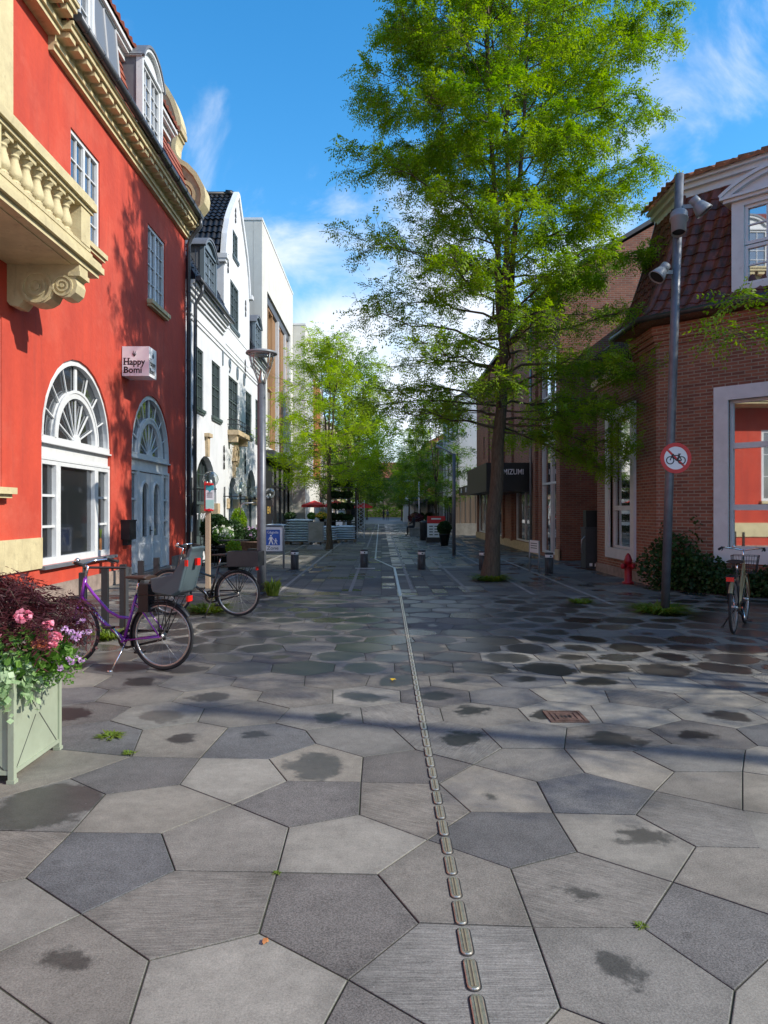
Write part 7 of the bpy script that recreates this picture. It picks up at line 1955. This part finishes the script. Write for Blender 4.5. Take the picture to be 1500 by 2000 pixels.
seat = dict(pelvis=((0, 0, .62), (.15, .12)), belly=((0, -.02, .8), (.13, .1)), chest=((0, -.06, 1.02), (.16, .1)), neck=((0, -.08, 1.16), .05), head=((0, -.11, 1.27), (.075, .09)), crown=((0, -.11, 1.37), (.065, .075)),
    shL=((-.18, -.05, 1.08), .055), elL=((-.2, -.18, .84), .04), haL=((-.08, -.38, .76), .032), shR=((.18, -.05, 1.08), .055), elR=((.2, -.18, .84), .04), haR=((.08, -.38, .76), .032),
    hiL=((-.1, -.05, .6), .09), knL=((-.12, -.44, .58), .065), anL=((-.12, -.42, .12), .042), toL=((-.12, -.56, .04), .032), hiR=((.1, -.05, .6), .09), knR=((.12, -.44, .58), .065), anR=((.12, -.42, .12), .042), toR=((.12, -.56, .04), .032))
person('person with auburn hair in dark clothes sitting on the grey block bench', (2.05, 44.5, 0), -pi / 2, seat, ('cloth_dark', 'cloth_dark'), 'hair_red')
# ------------------------------------------------------------------ light, sky, camera
AZ, EL = Vector((.957, -.29, 0)), R(36)
sd = Vector((AZ.x * math.cos(EL), AZ.y * math.cos(EL), math.sin(EL))).normalized()
sl = bpy.data.lights.new('sun', 'SUN'); sl.energy = 4.4; sl.angle = R(.53); sl.color = (1, .94, .84)
so = bpy.data.objects.new('sun', sl); COL.objects.link(so); so.rotation_euler = sd.to_track_quat('Z', 'Y').to_euler(); so.location = sd * 60
wd = bpy.data.worlds.new('World'); SC.world = wd; wd.use_nodes = True
t = wd.node_tree; N, L = t.nodes, t.links
bg = N['Background']; bg.inputs['Strength'].default_value = SKY_STRENGTH = .12
sk = N.new('ShaderNodeTexSky'); sk.sky_type = 'NISHITA'; sk.sun_disc = False; sk.sun_elevation = EL; sk.sun_rotation = math.atan2(sd.x, sd.y)
sk.air_density = 1.0; sk.dust_density = .25; sk.ozone_density = 2.2; sk.altitude = 0
hs = N.new('ShaderNodeHueSaturation'); hs.inputs['Saturation'].default_value = 1.36; hs.inputs['Hue'].default_value = .494; hs.inputs['Value'].default_value = 1.8
L.new(sk.outputs[0], hs.inputs['Color'])
tc = N.new('ShaderNodeTexCoord')
mp = N.new('ShaderNodeMapping'); mp.inputs['Scale'].default_value = (2., 1.5, 2.2); mp.inputs['Location'].default_value = (.35, .2, .1)
L.new(tc.outputs['Generated'], mp.inputs[0])
n1 = N.new('ShaderNodeTexNoise'); n1.inputs['Scale'].default_value = 2.6; n1.inputs['Detail'].default_value = 9; n1.inputs['Roughness'].default_value = .58; n1.inputs['Distortion'].default_value = .5
L.new(mp.outputs[0], n1.inputs['Vector'])
sx = N.new('ShaderNodeSeparateXYZ'); L.new(tc.outputs['Generated'], sx.inputs[0])
hz = N.new('ShaderNodeMapRange'); hz.inputs[1].default_value = .1; hz.inputs[2].default_value = .42; hz.inputs[3].default_value = .22; hz.inputs[4].default_value = -.03
L.new(sx.outputs['Z'], hz.inputs[0])
rx = N.new('ShaderNodeMapRange'); rx.inputs[1].default_value = -.1; rx.inputs[2].default_value = .5; rx.inputs[3].default_value = -.05; rx.inputs[4].default_value = .1
L.new(sx.outputs['X'], rx.inputs[0])
a1 = N.new('ShaderNodeMath'); a1.operation = 'ADD'; L.new(n1.outputs['Fac'], a1.inputs[0]); L.new(hz.outputs[0], a1.inputs[1])
a2 = N.new('ShaderNodeMath'); a2.operation = 'ADD'; L.new(a1.outputs[0], a2.inputs[0]); L.new(rx.outputs[0], a2.inputs[1])
def puff(d, r0, r1, amt, src):
    d = Vector(d).normalized(); vm = N.new('ShaderNodeVectorMath'); vm.operation = 'DISTANCE'; vm.inputs[1].default_value = d; L.new(tc.outputs['Generated'], vm.inputs[0])
    m_ = N.new('ShaderNodeMapRange'); m_.interpolation_type = 'SMOOTHSTEP'; m_.inputs[1].default_value = r1; m_.inputs[2].default_value = r0; m_.inputs[4].default_value = amt; L.new(vm.outputs['Value'], m_.inputs[0])
    q = N.new('ShaderNodeMath'); q.operation = 'ADD'; L.new(src, q.inputs[0]); L.new(m_.outputs[0], q.inputs[1]); return q.outputs[0]
src_ = puff((-.06, 1, .25), .005, .075, .2, a2.outputs[0]); src_ = puff((.12, 1, .2), .03, .22, .16, src_); src_ = puff((-.35, 1, .62), .02, .3, .07, src_); src_ = puff((.5, 1, .7), .02, .22, .1, src_)
cr = N.new('ShaderNodeMapRange'); cr.interpolation_type = 'SMOOTHSTEP'; cr.inputs[1].default_value = .5; cr.inputs[2].default_value = .8; cr.inputs[4].default_value = .85
L.new(src_, cr.inputs[0])
mx = N.new('ShaderNodeMix'); mx.data_type = 'RGBA'; mx.inputs['B'].default_value = (7.5, 7.7, 8.2, 1)
L.new(cr.outputs[0], mx.inputs['Factor']); L.new(hs.outputs[0], mx.inputs['A']); L.new(mx.outputs['Result'], bg.inputs['Color'])

cam = bpy.data.cameras.new('camera'); co = bpy.data.objects.new('camera', cam); COL.objects.link(co); SC.camera = co
co.location = (0, 0, EYE); co.rotation_euler = (R(90), 0, 0)
cam.sensor_fit = 'VERTICAL'; cam.sensor_height = 36; cam.sensor_width = 27; cam.lens = FPX * 36 / 2000
cam.shift_x = (750 - VX) / 2000; cam.shift_y = -(1000 - VY) / 2000
cam.clip_start = .05; cam.clip_end = 5000
SC.view_settings.view_transform = 'Standard'; SC.view_settings.look = 'None'; SC.view_settings.exposure = .38; SC.view_settings.gamma = 1
SC.cycles.max_bounces = 7; SC.cycles.transparent_max_bounces = 8; SC.cycles.use_denoising = True
